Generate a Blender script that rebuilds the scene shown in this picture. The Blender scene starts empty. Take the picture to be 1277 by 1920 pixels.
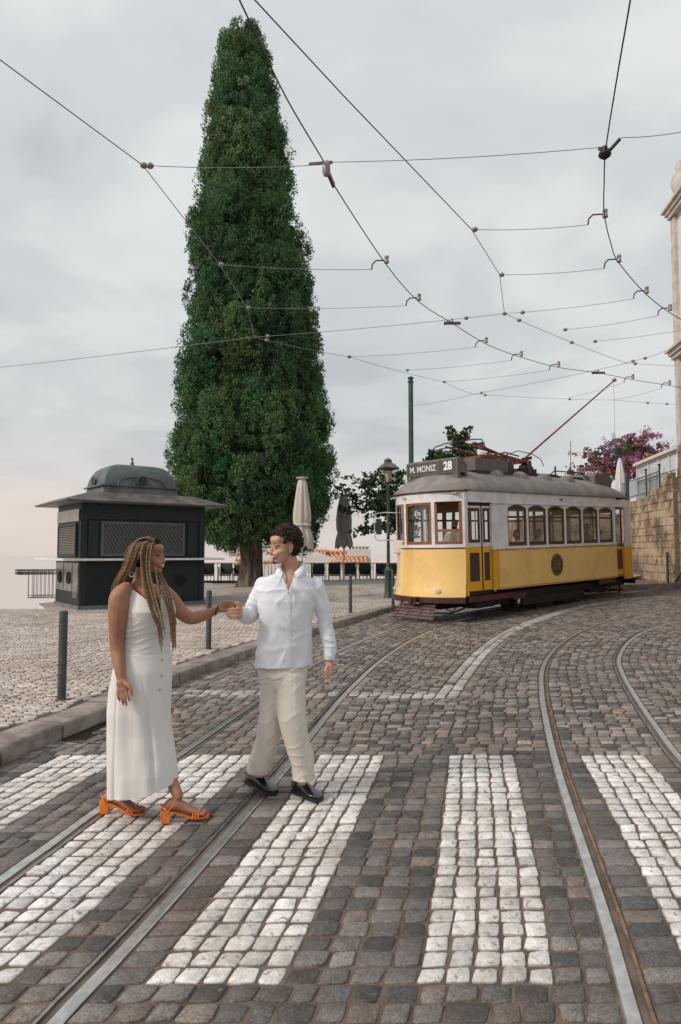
import bpy, bmesh, math, random
import numpy as np
from mathutils import Vector, Matrix, Euler, noise as mnoise
R = math.radians
sc = bpy.context.scene
COL = sc.collection

# ------------------------------------------------------------------ camera
F_PX, EYE = 1280.0, 1.62
PITCH = math.atan(75 / F_PX)
cam_d = bpy.data.cameras.new('camera')
cam = bpy.data.objects.new('camera', cam_d)
COL.objects.link(cam)
cam.location = (0, 0, EYE)
cam.rotation_euler = (R(90) + PITCH, 0, 0)
cam_d.sensor_fit = 'HORIZONTAL'
cam_d.sensor_width = 36
cam_d.lens = 36 * F_PX / 1277
cam_d.clip_start = 0.05
cam_d.clip_end = 20000
sc.camera = cam

# ------------------------------------------------------------------ exposure
sc.view_settings.view_transform = 'Standard'
sc.view_settings.look = 'None'
sc.view_settings.exposure = 0.15
sc.view_settings.gamma = 1.0
sc.view_settings.use_curve_mapping = False
sc.cycles.max_bounces = 6
sc.cycles.transparent_max_bounces = 12
sc.cycles.use_denoising = True

# ------------------------------------------------------------------ world: overcast evening sky
SUN_EL, SUN_AZ = 38.0, -115.0          # azimuth clockwise from +Y (camera forward)
world = bpy.data.worlds.new('World')
sc.world = world
world.use_nodes = True
nt = world.node_tree
nt.nodes.clear()


def N(nt, typ, **kw):
    n = nt.nodes.new(typ)
    for k, v in kw.items():
        if k in ('inp',):
            for a, b in v.items():
                n.inputs[a].default_value = b
        else:
            setattr(n, k, v)
    return n


def ramp(nt, fac, stops, interp='EASE'):
    r = nt.nodes.new('ShaderNodeValToRGB')
    r.color_ramp.interpolation = interp
    el = r.color_ramp.elements
    while len(el) < len(stops):
        el.new(0.5)
    for e, (p, c) in zip(el, stops):
        e.position = p
        e.color = (*c, 1) if len(c) == 3 else c
    nt.links.new(fac, r.inputs[0])
    return r


def mix(nt, fac, a, b, blend='MIX'):
    m = nt.nodes.new('ShaderNodeMix')
    m.data_type = 'RGBA'
    m.blend_type = blend
    for sock, v in ((m.inputs[0], fac), (m.inputs[6], a), (m.inputs[7], b)):
        if isinstance(v, (int, float)):
            sock.default_value = v
        elif isinstance(v, (tuple, list)):
            sock.default_value = (*v, 1) if len(v) == 3 else v
        else:
            nt.links.new(v, sock)
    return m.outputs[2]


def math_n(nt, op, a, b=0.0, c=0.0, clamp=False):
    m = nt.nodes.new('ShaderNodeMath')
    m.operation = op
    m.use_clamp = clamp
    for i, v in enumerate((a, b, c)):
        if isinstance(v, (int, float)):
            m.inputs[i].default_value = v
        else:
            nt.links.new(v, m.inputs[i])
    return m.outputs[0]


tc = N(nt, 'ShaderNodeTexCoord')
sep = N(nt, 'ShaderNodeSeparateXYZ')
nt.links.new(tc.outputs['Generated'], sep.inputs[0])
zz = sep.outputs[2]
# cloud sheet coordinates: direction projected on a high layer, so clouds flatten to the horizon
den = math_n(nt, 'ADD', math_n(nt, 'MAXIMUM', zz, 0.0), 0.22)
cx_ = math_n(nt, 'DIVIDE', sep.outputs[0], den)
cy_ = math_n(nt, 'DIVIDE', sep.outputs[1], den)
comb = N(nt, 'ShaderNodeCombineXYZ')
nt.links.new(cx_, comb.inputs[0]); nt.links.new(cy_, comb.inputs[1]); nt.links.new(math_n(nt, 'MULTIPLY', zz, 2.0), comb.inputs[2])
n1 = N(nt, 'ShaderNodeTexNoise', inp={'Scale': 1.5, 'Detail': 9.0, 'Roughness': 0.52, 'Distortion': 0.35})
nt.links.new(comb.outputs[0], n1.inputs['Vector'])
n2 = N(nt, 'ShaderNodeTexNoise', inp={'Scale': 0.6, 'Detail': 3.0, 'Roughness': 0.5})
nt.links.new(comb.outputs[0], n2.inputs['Vector'])
cl = math_n(nt, 'ADD', math_n(nt, 'MULTIPLY', n1.outputs[0], 0.6), math_n(nt, 'MULTIPLY', n2.outputs[0], 0.4))
cloud = ramp(nt, cl, [(0.36, (0.42, 0.465, 0.505)), (0.45, (0.515, 0.555, 0.585)), (0.52, (0.61, 0.645, 0.66)), (0.62, (0.735, 0.755, 0.755))])
# warm haze low over the river, stronger to the left where the sun went down
warm = ramp(nt, zz, [(0.0, (1, 1, 1)), (0.06, (0.8, 0.8, 0.8)), (0.16, (0.28, 0.28, 0.28)), (0.30, (0, 0, 0))])
side = math_n(nt, 'MULTIPLY_ADD', sep.outputs[0], -0.55, 0.62, clamp=True)
wf = math_n(nt, 'MULTIPLY', warm.outputs[0], side, clamp=True)
warmc = ramp(nt, zz, [(0.0, (0.80, 0.68, 0.62)), (0.05, (0.92, 0.77, 0.67)), (0.14, (0.88, 0.82, 0.78)), (0.25, (0.66, 0.68, 0.70))])
col1 = mix(nt, wf, cloud.outputs[0], warmc.outputs[0])
sky = N(nt, 'ShaderNodeTexSky', sky_type='NISHITA', sun_disc=False, sun_elevation=R(SUN_EL), sun_rotation=R(SUN_AZ), altitude=80.0, air_density=1.2, dust_density=3.0)
bg_sky = N(nt, 'ShaderNodeBackground', inp={'Strength': 0.05})
nt.links.new(sky.outputs[0], bg_sky.inputs[0])
# overcast deck is brighter high up, as real cloud cover is
up = ramp(nt, zz, [(0.0, (0.88,) * 3), (0.3, (0.93,) * 3), (0.62, (1.0,) * 3), (1.0, (1.35,) * 3)], 'LINEAR')
colc = mix(nt, 1.0, col1, up.outputs[0], 'MULTIPLY')
bg_cl = N(nt, 'ShaderNodeBackground', inp={'Strength': 1.02})
nt.links.new(colc, bg_cl.inputs[0])
ms = N(nt, 'ShaderNodeMixShader', inp={0: 0.93})
nt.links.new(bg_sky.outputs[0], ms.inputs[1]); nt.links.new(bg_cl.outputs[0], ms.inputs[2])
wo = N(nt, 'ShaderNodeOutputWorld')
nt.links.new(ms.outputs[0], wo.inputs[0])

sun_d = bpy.data.lights.new('sun', 'SUN')
sun_d.energy = 2.4
sun_d.angle = R(13)
sun_d.color = (1.0, 0.90, 0.80)
sun = bpy.data.objects.new('sun', sun_d)
COL.objects.link(sun)
_el, _az = R(SUN_EL), R(SUN_AZ)
_dir = Vector((math.sin(_az) * math.cos(_el), math.cos(_az) * math.cos(_el), math.sin(_el)))
sun.rotation_euler = _dir.to_track_quat('Z', 'Y').to_euler()

# ------------------------------------------------------------------ placing helpers
rnd = random.Random(7)
_c, _s = math.cos(PITCH), math.sin(PITCH)


def ray(px, py):
    u = (px - 638.5) / F_PX; v = (960 - py) / F_PX
    return Vector((u, _c - v * _s, _s + v * _c))


def at(px, py, Y):            # survey point: a sight line of the photograph met at the distance Y
    d = ray(px, py); s = Y / d.y
    return Vector((d.x * s, Y, EYE + d.z * s))


def onz(px, py, z):           # ... met at a height
    d = ray(px, py); s = (z - EYE) / d.z
    return Vector((d.x * s, d.y * s, z))


def gz(x, y):                 # the hill: the street climbs gently to the right beyond 9 m
    x = np.asarray(x, float); y = np.asarray(y, float)
    t = np.clip((y - 9) / 8, 0, 1); t = t * t * (3 - 2 * t)
    return 0.060 * np.maximum(0, x - 3.0) * t


def gr(px, py):
    d = ray(px, py); s = 1.0
    while s < 80:
        s += 0.02
        if EYE + d.z * s <= gz(d.x * s, d.y * s): break
    return Vector((d.x * s, d.y * s, EYE + d.z * s))


# ------------------------------------------------------------------ materials
MATS = {}


def mat(name, color, rough=0.6, metal=0.0, var=0.0, vscale=6.0, bump=0.0, bscale=40.0, vcol2=None, spec=0.5, attr=None,
        coat=0.0, stretch=None, sheen=0.0, sss=0.0, detail=4.0, bdist=0.004, dirt=None):
    if name in MATS: return MATS[name]
    m = bpy.data.materials.new(name); m.use_nodes = True
    t = m.node_tree; b = t.nodes['Principled BSDF']
    b.inputs['Roughness'].default_value = rough
    b.inputs['Metallic'].default_value = metal
    b.inputs['Specular IOR Level'].default_value = spec
    b.inputs['Coat Weight'].default_value = coat
    b.inputs['Coat Roughness'].default_value = 0.12
    b.inputs['Sheen Weight'].default_value = sheen
    if sss:
        b.inputs['Subsurface Weight'].default_value = sss
        b.inputs['Subsurface Radius'].default_value = (0.012, 0.005, 0.003)
        b.inputs['Subsurface Scale'].default_value = 1.0
    tcn = N(t, 'ShaderNodeTexCoord'); vec = tcn.outputs['Object']
    if stretch:
        mp = N(t, 'ShaderNodeMapping'); mp.inputs['Scale'].default_value = stretch
        t.links.new(vec, mp.inputs[0]); vec = mp.outputs[0]
    base = (*color, 1)
    out = None
    if attr:
        an = N(t, 'ShaderNodeAttribute', attribute_name=attr)
        out = an.outputs['Color']
    if var:
        n = N(t, 'ShaderNodeTexNoise', inp={'Scale': vscale, 'Detail': detail, 'Roughness': 0.6})
        t.links.new(vec, n.inputs['Vector'])
        c2 = vcol2 if vcol2 else tuple(c * (1 - var) for c in color)
        if out is None:
            r = ramp(t, n.outputs[0], [(0.35, c2), (0.65, color)])
            out = r.outputs[0]
        else:
            r = ramp(t, n.outputs[0], [(0.35, (1 - var,) * 3), (0.65, (1 + var * 0.3,) * 3)])
            out = mix(t, 1.0, out, r.outputs[0], 'MULTIPLY')
    if dirt:                                      # (colour, amount, scale): blotches of grime with their own shape
        n = N(t, 'ShaderNodeTexNoise', inp={'Scale': dirt[2], 'Detail': 8.0, 'Roughness': 0.7})
        t.links.new(vec, n.inputs['Vector'])
        o_ = dirt[3] if len(dirt) > 3 else 0.0
        r = ramp(t, n.outputs[0], [(0.46 - o_, (0, 0, 0)), (0.62 - o_, (dirt[1],) * 3)])
        out = mix(t, r.outputs[0], out if out is not None else base, dirt[0])
    if out is not None: t.links.new(out, b.inputs['Base Color'])
    else: b.inputs['Base Color'].default_value = base
    if bump:
        n = N(t, 'ShaderNodeTexNoise', inp={'Scale': bscale, 'Detail': 6.0, 'Roughness': 0.6})
        t.links.new(vec, n.inputs['Vector'])
        bp = N(t, 'ShaderNodeBump', inp={'Strength': bump, 'Distance': bdist})
        t.links.new(n.outputs[0], bp.inputs['Height'])
        t.links.new(bp.outputs[0], b.inputs['Normal'])
    MATS[name] = m
    return m


def glass_mat(name, tint=(0.92, 0.95, 0.95), refl=1.0):
    m = bpy.data.materials.new(name); m.use_nodes = True
    t = m.node_tree; t.nodes.clear()
    tr = N(t, 'ShaderNodeBsdfTransparent'); tr.inputs[0].default_value = (*tint, 1)
    gl = N(t, 'ShaderNodeBsdfGlossy', inp={'Roughness': 0.03})
    fr = N(t, 'ShaderNodeLayerWeight', inp={'Blend': 0.5})          # Schlick, the same from both faces of a thin pane
    f2 = math_n(t, 'MULTIPLY_ADD', math_n(t, 'POWER', fr.outputs['Facing'], 4.0), .9 * refl, .035 * refl, clamp=True)
    mx = N(t, 'ShaderNodeMixShader'); t.links.new(f2, mx.inputs[0])
    t.links.new(tr.outputs[0], mx.inputs[1]); t.links.new(gl.outputs[0], mx.inputs[2])
    o = N(t, 'ShaderNodeOutputMaterial'); t.links.new(mx.outputs[0], o.inputs[0])
    MATS[name] = m
    return m


# ------------------------------------------------------------------ object helpers
ORG = {}


def tag(o, label=None, cat=None, group=None, kind=None):
    if label: o['label'] = label
    if cat: o['category'] = cat
    if group: o['group'] = group
    if kind: o['kind'] = kind
    return o


def thing(name, label, cat, loc=(0, 0, 0), M=None, group=None, kind=None):
    o = bpy.data.objects.new(name, None); COL.objects.link(o)
    o.empty_display_size = 0.2
    if M is not None: o.matrix_world = M
    else: o.location = loc
    ORG[o] = Vector(loc) if M is None else Vector((0, 0, 0))
    return tag(o, label, cat, group, kind)


def copy_tree(o, parent=None):
    c = o.copy(); COL.objects.link(c)
    if parent: c.parent = parent
    for ch in o.children: copy_tree(ch, c)
    return c


class MB:
    """collects vertices and faces; build() links them as one mesh object"""
    def __init__(s):
        s.v = []; s.f = []; s.c = []

    def add(s, vs, fs, col=None):
        b = len(s.v)
        s.v.extend([tuple(v) for v in vs]); s.f.extend([tuple(i + b for i in f) for f in fs])
        if col is not None: s.c.extend([col] * len(vs))
        return s

    def box(s, c, size, M=None, taper=1.0):
        hx, hy, hz = (d / 2 for d in size); c = Vector(c)
        p = [Vector((x * hx * (taper if z > 0 else 1), y * hy * (taper if z > 0 else 1), z * hz)) for z in (-1, 1) for y in (-1, 1) for x in (-1, 1)]
        if M is not None: p = [M @ q for q in p]
        return s.add([q + c for q in p], [(0, 2, 3, 1), (4, 5, 7, 6), (0, 1, 5, 4), (2, 6, 7, 3), (0, 4, 6, 2), (1, 3, 7, 5)])

    def bbox(s, a, b):
        return s.box([(a[i] + b[i]) / 2 for i in range(3)], [abs(b[i] - a[i]) for i in range(3)])

    def bar(s, a, b, w, h, up=(0, 0, 1)):
        a = Vector(a); b = Vector(b); d = (b - a); L = d.length
        if L < 1e-6: return s
        d.normalize(); up = Vector(up)
        if abs(d.dot(up)) > 0.98: up = Vector((0, 1, 0)) if abs(d.y) < .9 else Vector((1, 0, 0))
        sx = d.cross(up).normalized(); uz = sx.cross(d).normalized()
        M = Matrix((sx, d, uz)).transposed()
        return s.box((a + b) / 2, (w, L, h), M)

    def ring_faces(s, nr, n, closed=True, cap0=True, cap1=True):
        f = []
        for i in range(nr - 1):
            for j in range(n if closed else n - 1):
                k = (j + 1) % n
                f.append((i * n + j, i * n + k, (i + 1) * n + k, (i + 1) * n + j))
        if closed and cap0: f.append(tuple(range(n - 1, -1, -1)))
        if closed and cap1: f.append(tuple(range((nr - 1) * n, nr * n)))
        return f

    def tube(s, pts, r, n=8, cap=True):
        pts = [Vector(p) for p in pts]; m = len(pts)
        rr = r if isinstance(r, (list, tuple)) else [r] * m
        vs = []; ref = None
        for i, p in enumerate(pts):
            d = (pts[min(i + 1, m - 1)] - pts[max(i - 1, 0)])
            if d.length < 1e-9: d = Vector((0, 0, 1))
            d.normalize()
            if ref is None:
                ref = Vector((0, 0, 1)) if abs(d.z) < 0.9 else Vector((1, 0, 0))
            a = (ref - d * ref.dot(d))
            if a.length < 1e-6: a = d.orthogonal()
            a.normalize(); ref = a
            b = d.cross(a)
            for k in range(n):
                t = 2 * math.pi * k / n
                vs.append(p + (a * math.cos(t) + b * math.sin(t)) * rr[i])
        return s.add(vs, s.ring_faces(m, n, True, cap, cap))

    def lathe(s, c, prof, n=24, M=None):
        c = Vector(c); vs = []
        for r, z in prof:
            for k in range(n):
                t = 2 * math.pi * k / n
                p = Vector((r * math.cos(t), r * math.sin(t), z))
                vs.append((M @ p if M is not None else p) + c)
        return s.add(vs, s.ring_faces(len(prof), n))

    def loft(s, rings, cap0=True, cap1=True):
        n = len(rings[0]); vs = [p for r in rings for p in r]
        return s.add(vs, s.ring_faces(len(rings), n, True, cap0, cap1))

    def prism(s, poly, h0, h1, fn):
        """poly: 2D outline; fn(u, v, h) -> 3D"""
        n = len(poly)
        vs = [fn(u, v, h0) for u, v in poly] + [fn(u, v, h1) for u, v in poly]
        f = [tuple(range(n - 1, -1, -1)), tuple(range(n, 2 * n))]
        f += [(i, (i + 1) % n, n + (i + 1) % n, n + i) for i in range(n)]
        return s.add(vs, f)

    def sphere(s, c, r, n=12, m=8):
        rx, ry, rz = (r, r, r) if isinstance(r, (int, float)) else r
        prof = []
        vs = []
        for i in range(m + 1):
            a = math.pi * i / m; 
            for k in range(n):
                t = 2 * math.pi * k / n
                vs.append((c[0] + rx * max(math.sin(a), 1e-3) * math.cos(t), c[1] + ry * max(math.sin(a), 1e-3) * math.sin(t), c[2] - rz * math.cos(a)))
        return s.add(vs, s.ring_faces(m + 1, n))

    def mesh(s, name, m, smooth=False, org=None, bevel=0):
        me = bpy.data.meshes.new(name)
        vs = s.v
        if org is not None and org.length > 0: vs = [(x - org.x, y - org.y, z - org.z) for x, y, z in vs]
        me.from_pydata(vs, [], s.f)
        if s.c:
            a = me.color_attributes.new('Col', 'FLOAT_COLOR', 'POINT')
            a.data.foreach_set('color', [x for c in s.c for x in (*c, 1)])
        if m is not None: me.materials.append(m)
        if bevel:
            bm = bmesh.new(); bm.from_mesh(me)
            bmesh.ops.recalc_face_normals(bm, faces=bm.faces)
            es = [e for e in bm.edges if len(e.link_faces) == 2 and e.calc_face_angle(0) > 0.6]
            bmesh.ops.bevel(bm, geom=es, offset=bevel, segments=2, affect='EDGES', clamp_overlap=True)
            bm.to_mesh(me); bm.free()
        elif not smooth:
            bm = bmesh.new(); bm.from_mesh(me); bmesh.ops.recalc_face_normals(bm, faces=bm.faces); bm.to_mesh(me); bm.free()
        if smooth:
            bm = bmesh.new(); bm.from_mesh(me); bmesh.ops.recalc_face_normals(bm, faces=bm.faces); bm.to_mesh(me); bm.free()
            me.polygons.foreach_set('use_smooth', [True] * len(me.polygons))
            if smooth != 'all': me.set_sharp_from_angle(angle=R(smooth if smooth is not True else 40))
        return me

    def build(s, name, m, parent=None, smooth=False, bevel=0, label=None, cat=None, group=None, kind=None):
        org = ORG.get(parent) if parent is not None else None
        me = s.mesh(name, m, smooth, org, bevel)
        o = bpy.data.objects.new(name, me); COL.objects.link(o)
        if parent is not None:
            o.parent = parent
            if org is not None: ORG[o] = org
        return tag(o, label, cat, group, kind)


def np_mesh(name, V, Fq, m, col=None, smooth=True, parent=None, kind=None, label=None, tri=False):
    """fast mesh from numpy arrays of equal-length faces"""
    me = bpy.data.meshes.new(name)
    k = Fq.shape[1]
    me.vertices.add(len(V)); me.vertices.foreach_set('co', V.astype(np.float32).ravel())
    me.loops.add(Fq.size); me.loops.foreach_set('vertex_index', Fq.astype(np.int32).ravel())
    me.polygons.add(len(Fq)); me.polygons.foreach_set('loop_start', np.arange(0, Fq.size, k, dtype=np.int32))
    me.polygons.foreach_set('loop_total', np.full(len(Fq), k, dtype=np.int32))
    if smooth: me.polygons.foreach_set('use_smooth', np.ones(len(Fq), bool))
    if m is not None: me.materials.append(m)
    me.update(calc_edges=True)
    if col is not None:
        a = me.color_attributes.new('Col', 'FLOAT_COLOR', 'POINT')
        c4 = np.concatenate([col, np.ones((len(col), 1))], axis=1)
        a.data.foreach_set('color', c4.astype(np.float32).ravel())
    o = bpy.data.objects.new(name, me); COL.objects.link(o)
    if parent is not None: o.parent = parent
    return tag(o, label, None, None, kind)


def catmull(pts, n=8):
    P = [Vector(p) for p in pts]; out = []
    P = [P[0] * 2 - P[1]] + P + [P[-1] * 2 - P[-2]]
    for i in range(1, len(P) - 2):
        for k in range(n):
            t = k / n
            a, b, c, d = P[i - 1], P[i], P[i + 1], P[i + 2]
            out.append(0.5 * ((2 * b) + (c - a) * t + (2 * a - 5 * b + 4 * c - d) * t * t + (3 * b - a - 3 * c + d) * t ** 3))
    out.append(P[-2])
    return out


def resample(pts, step):
    pts = [Vector(p) for p in pts]; out = [pts[0]]; acc = 0.0
    for a, b in zip(pts, pts[1:]):
        L = (b - a).length; d = step - acc
        while d <= L:
            out.append(a + (b - a) * (d / L)); d += step
        acc = L - (d - step)
    return out
# ================================================================== GROUND
def G2(pts): return [Vector((gr(*p).x, gr(*p).y)) for p in pts]


def curve2(pts, pre=(), post=()):
    return resample(catmull([Vector(p) for p in pre] + G2(pts) + [Vector(p) for p in post], 10), 0.08)


railA = curve2([(0, 1660), (100, 1585), (200, 1512), (330, 1423), (480, 1318), (560, 1265), (650, 1215), (740, 1178)], [(-1.95, 1.6)], [(2.30, 17.35), (4.6, 19.6), (7.1, 21.5), (10.5, 23.6)])
railB = curve2([(100, 1915), (200, 1810), (330, 1665), (450, 1530), (545, 1422), (600, 1352), (660, 1285), (720, 1232), (780, 1195), (845, 1168)], [(-1.19, 1.5)], [(3.28, 17.0), (5.3, 18.9), (7.7, 20.7), (11, 22.6)])
white = curve2([(840, 1302), (870, 1262), (905, 1222), (950, 1188), (1000, 1165), (1060, 1145), (1120, 1132), (1180, 1123), (1277, 1115)], [(0.86, 6.6)], [(13.5, 22.0)])
railC = curve2([(1200, 1915), (1150, 1740), (1100, 1590), (1060, 1470), (1035, 1380), (1020, 1300), (1022, 1250), (1045, 1215), (1080, 1190), (1130, 1168), (1180, 1155), (1240, 1143)], [(0.82, 1.5)], [(9.9, 17.8), (13, 19.2)])
railD = curve2([(1277, 1430), (1230, 1370), (1190, 1310), (1165, 1265), (1158, 1235), (1175, 1205), (1205, 1185), (1240, 1172), (1277, 1162)], [(1.82, 1.6), (2.28, 3.6)], [(9.8, 16.6), (13, 18.2)])
kerbC = curve2([(0, 1437), (60, 1408), (130, 1380), (200, 1350), (320, 1288), (480, 1228), (590, 1190), (680, 1163), (745, 1145)], [(-2.9, 2.0), (-2.72, 4.2)], [(3.6, 21.4), (6.4, 23.9), (9.2, 25.8), (13, 27.4)])


def rowhits(P, d, poly, lo=-9, hi=14):
    """offset along the course line (P, d) where the polyline crosses it (nearest to 0)"""
    n = Vector((-d.y, d.x)); best = None
    prev = None
    for q in poly:
        s = (q - P).dot(n); t = (q - P).dot(d)
        if prev is not None and prev[0] * s <= 0 and abs(prev[0] - s) > 1e-9:
            w = prev[0] / (prev[0] - s); tt = prev[1] + (t - prev[1]) * w
            if lo < tt < hi and (best is None or abs(tt) < abs(best)): best = tt
        prev = (s, t)
    return best


rng = np.random.default_rng(11)
spine = railB
courses = []      # (P, d, y)
acc = 0.0; i = 0; alpha = 0.0
sp = resample(spine, 0.01)
prev_s = -1
tot = 0.0
while i < len(sp) - 12:
    P = sp[i]
    hd = sp[min(i + 10, len(sp) - 1)] - sp[max(i - 10, 0)]
    heading = math.atan2(hd.x, hd.y)
    w = min(1, max(0, (P.y - 6.3) / 5.0)); w = w * w * (3 - 2 * w)
    alpha = heading * w
    courses.append((P.copy(), Vector((math.cos(alpha), -math.sin(alpha)))))
    pitch = 0.108 + 0.014 * w + rng.uniform(-.004, .004)
    i += int(round(pitch * 100)); 
    if P.y > 21: break

# stone quads: corners a,b on this course, c,d on the next
quads, kinds = [], []
RW = 0.058         # half width kept free for a rail


def frustum_ok(x, y, m=0.45):
    return y > 1.55 and -0.5 * y - 1.2 < x < 0.5 * y + 2.6


hit_cache = []
for (P, d) in courses:
    hit_cache.append(dict(k=rowhits(P, d, kerbC, -9, 2), A=rowhits(P, d, railA, -3, 1), B=0.0, W=rowhits(P, d, white, 0, 7),
                          C=rowhits(P, d, railC, 0.5, 9), D=rowhits(P, d, railD, 1.5, 13)))
for j in range(len(courses) - 1):
    (P, d), (Q, e) = courses[j], courses[j + 1]
    h, g = hit_cache[j], hit_cache[j + 1]
    if h['k'] is None or g['k'] is None or h['A'] is None or g['A'] is None: continue
    # break points: list of (t on this course, t on next course, kind of segment that follows)
    cross = 2.62 < P.y < 5.50
    brk = [(h['k'] + .01, g['k'] + .01, 'n')]
    if cross:
        for t0 in (-1.86, ):
            if t0 > h['k']: brk += [(t0, t0, 'w'), (t0 + .53, t0 + .53, 'n')]
        brk += [(h['A'] - RW, g['A'] - RW, 'rail'), (h['A'] + RW, g['A'] + RW, 'w'), (-.29, -.29, 'n')]
    else:
        brk += [(h['A'] - RW, g['A'] - RW, 'rail'), (h['A'] + RW, g['A'] + RW, 'n')]
    brk += [(-RW, -RW, 'rail'), (RW, RW, 'n')]
    if cross: brk += [(.215, .215, 'w'), (.735, .735, 'n'), (1.245, 1.245, 'w'), (1.765, 1.765, 'n')]
    line = 7.70 < P.y < 7.97 and not cross
    if not cross and h['W'] and g['W'] and P.y > 7.70:
        brk += [(h['W'] - .13, g['W'] - .13, 'w'), (h['W'] + .13, g['W'] + .13, 'n')]
    if h['C'] and g['C']:
        if h['C'] > brk[-1][0] + .1: brk += [(h['C'] - RW, g['C'] - RW, 'rail'), (h['C'] + RW, g['C'] + RW, 'n')]
    if cross and (not h['D'] or h['D'] > 2.85): brk += [(2.29, 2.29, 'w'), (2.81, 2.81, 'n')]
    if h['D'] and g['D'] and h['D'] > brk[-1][0] + .1:
        brk += [(h['D'] - RW, g['D'] - RW, 'rail'), (h['D'] + RW, g['D'] + RW, 'n')]
    brk += [(12.5, 12.5, 'end')]
    for (a0, a1, kd), (b0, b1, _) in zip(brk, brk[1:]):
        if kd in ('rail', 'end') or b0 - a0 < .03: continue
        L = b0 - a0
        if kd == 'w' and cross: n = max(1, round(L / .104)); jit = .14
        elif cross and L < .62: n = max(1, round(L / .125)); jit = .22
        elif kd == 'w': n = 2; jit = .12
        else: n = max(1, round(L / (.122 if L < 3 else .125))); jit = .42
        cut = np.linspace(0, 1, n + 1)
        if n > 1: cut[1:-1] += rng.uniform(-jit, jit, n - 1) / n * .5
        for m in range(n):
            ta, tb = a0 + L * cut[m], a0 + L * cut[m + 1]
            L1 = b1 - a1
            sa, sb = a1 + L1 * cut[m], a1 + L1 * cut[m + 1]
            c0, c1, c2, c3 = P + d * ta, P + d * tb, Q + e * sb, Q + e * sa
            cx, cy = (c0.x + c2.x) / 2, (c0.y + c2.y) / 2
            if not frustum_ok(cx, cy): continue
            if -2.75 < cx < -2.2 and 5.95 < cy < 6.75 and ta < h['k'] + .42: continue      # the drain sits here
            k = kd
            if line and h['W'] and ta < h['W'] + .1: k = 'w' if rng.random() > .24 else 'n'
            if k == 'w' and not cross and rng.random() < .07: k = 'n'
            quads.append([c0[:], c1[:], c2[:], c3[:]]); kinds.append(k)
quads = np.array(quads); kinds = np.array(kinds)


def stone_mesh(Q, top, rng, inset=.0035, soft=.013, h=.03, zf=gz, jit=.0035, tl=.018, drop=.0055):
    """Q: N x 4 x 2 corners. returns V (N,26,3) with 25+1 verts and F (quads/tri as quads)"""
    Nn = len(Q)
    cen = Q.mean(axis=1, keepdims=True)
    d = Q - cen; L = np.linalg.norm(d, axis=2, keepdims=True)
    Qi = cen + d * (1 - inset * 1.6 / np.maximum(L, .01))
    Qi = Qi + rng.normal(0, jit, Qi.shape)
    o = []
    for i in range(4):
        a, b = Qi[:, i], Qi[:, (i + 1) % 4]
        t0 = rng.uniform(.05, .15, (Nn, 1)); t1 = rng.uniform(.85, .95, (Nn, 1))
        o += [a + (b - a) * t0, a + (b - a) * t1]
    O = np.stack(o, 1)                       # N,8,2
    O = O + rng.normal(0, jit * .45, O.shape)
    LO = np.linalg.norm(O - cen, axis=2, keepdims=True)
    O1 = cen + (O - cen) * (1 - soft * .30 / LO)
    O2 = cen + (O - cen) * (1 - soft / LO)
    base = zf(cen[:, 0, 0], cen[:, 0, 1])[:, None]
    tz = (top + np.clip(rng.normal(0, .0022, Nn), -.0025, .006))[:, None]
    tilt = np.clip(rng.normal(0, tl, (Nn, 2)), -.035, .035)
    def z(o2, off, jz):
        r = o2 - cen
        return base + tz + off + (r * tilt[:, None, :]).sum(-1) + rng.normal(0, jz, o2.shape[:2])
    V = np.zeros((Nn, 25, 3))
    V[:, 0:8, :2] = O; V[:, 0:8, 2] = base - h
    V[:, 8:16, :2] = O1; V[:, 8:16, 2] = z(O1, -drop, .0006)
    V[:, 16:24, :2] = O2; V[:, 16:24, 2] = z(O2, 0, .0010)
    V[:, 24:25, :2] = cen; V[:, 24:25, 2] = z(cen, .0007, .0008)
    F = []
    for r in (0, 8):
        for k in range(8):
            F.append((r + k, r + (k + 1) % 8, r + 8 + (k + 1) % 8, r + 8 + k))
    for k in range(0, 8, 2):
        F.append((16 + k, 16 + (k + 1) % 8, 16 + (k + 2) % 8, 24))
    return V, np.array(F)


def stone_cols(colr, joint, k=25):
    c = np.repeat(colr[:, None, :], k, 1)
    j = np.array(joint)
    if j.ndim == 2: j = j[:, None, :]
    c[:, 0:8] = j
    c[:, 8:16] = j * .55 + colr[:, None, :] * .45      # soil packed against the edges
    return c


def dist_size(Q):
    c = Q.mean(axis=1); dd = np.hypot(c[:, 0], c[:, 1]); vis = (np.abs(c[:, 0]) < .49 * c[:, 1]) & (c[:, 1] > 2.35)
    return np.where(vis, dd, 1e3 + dd)


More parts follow.
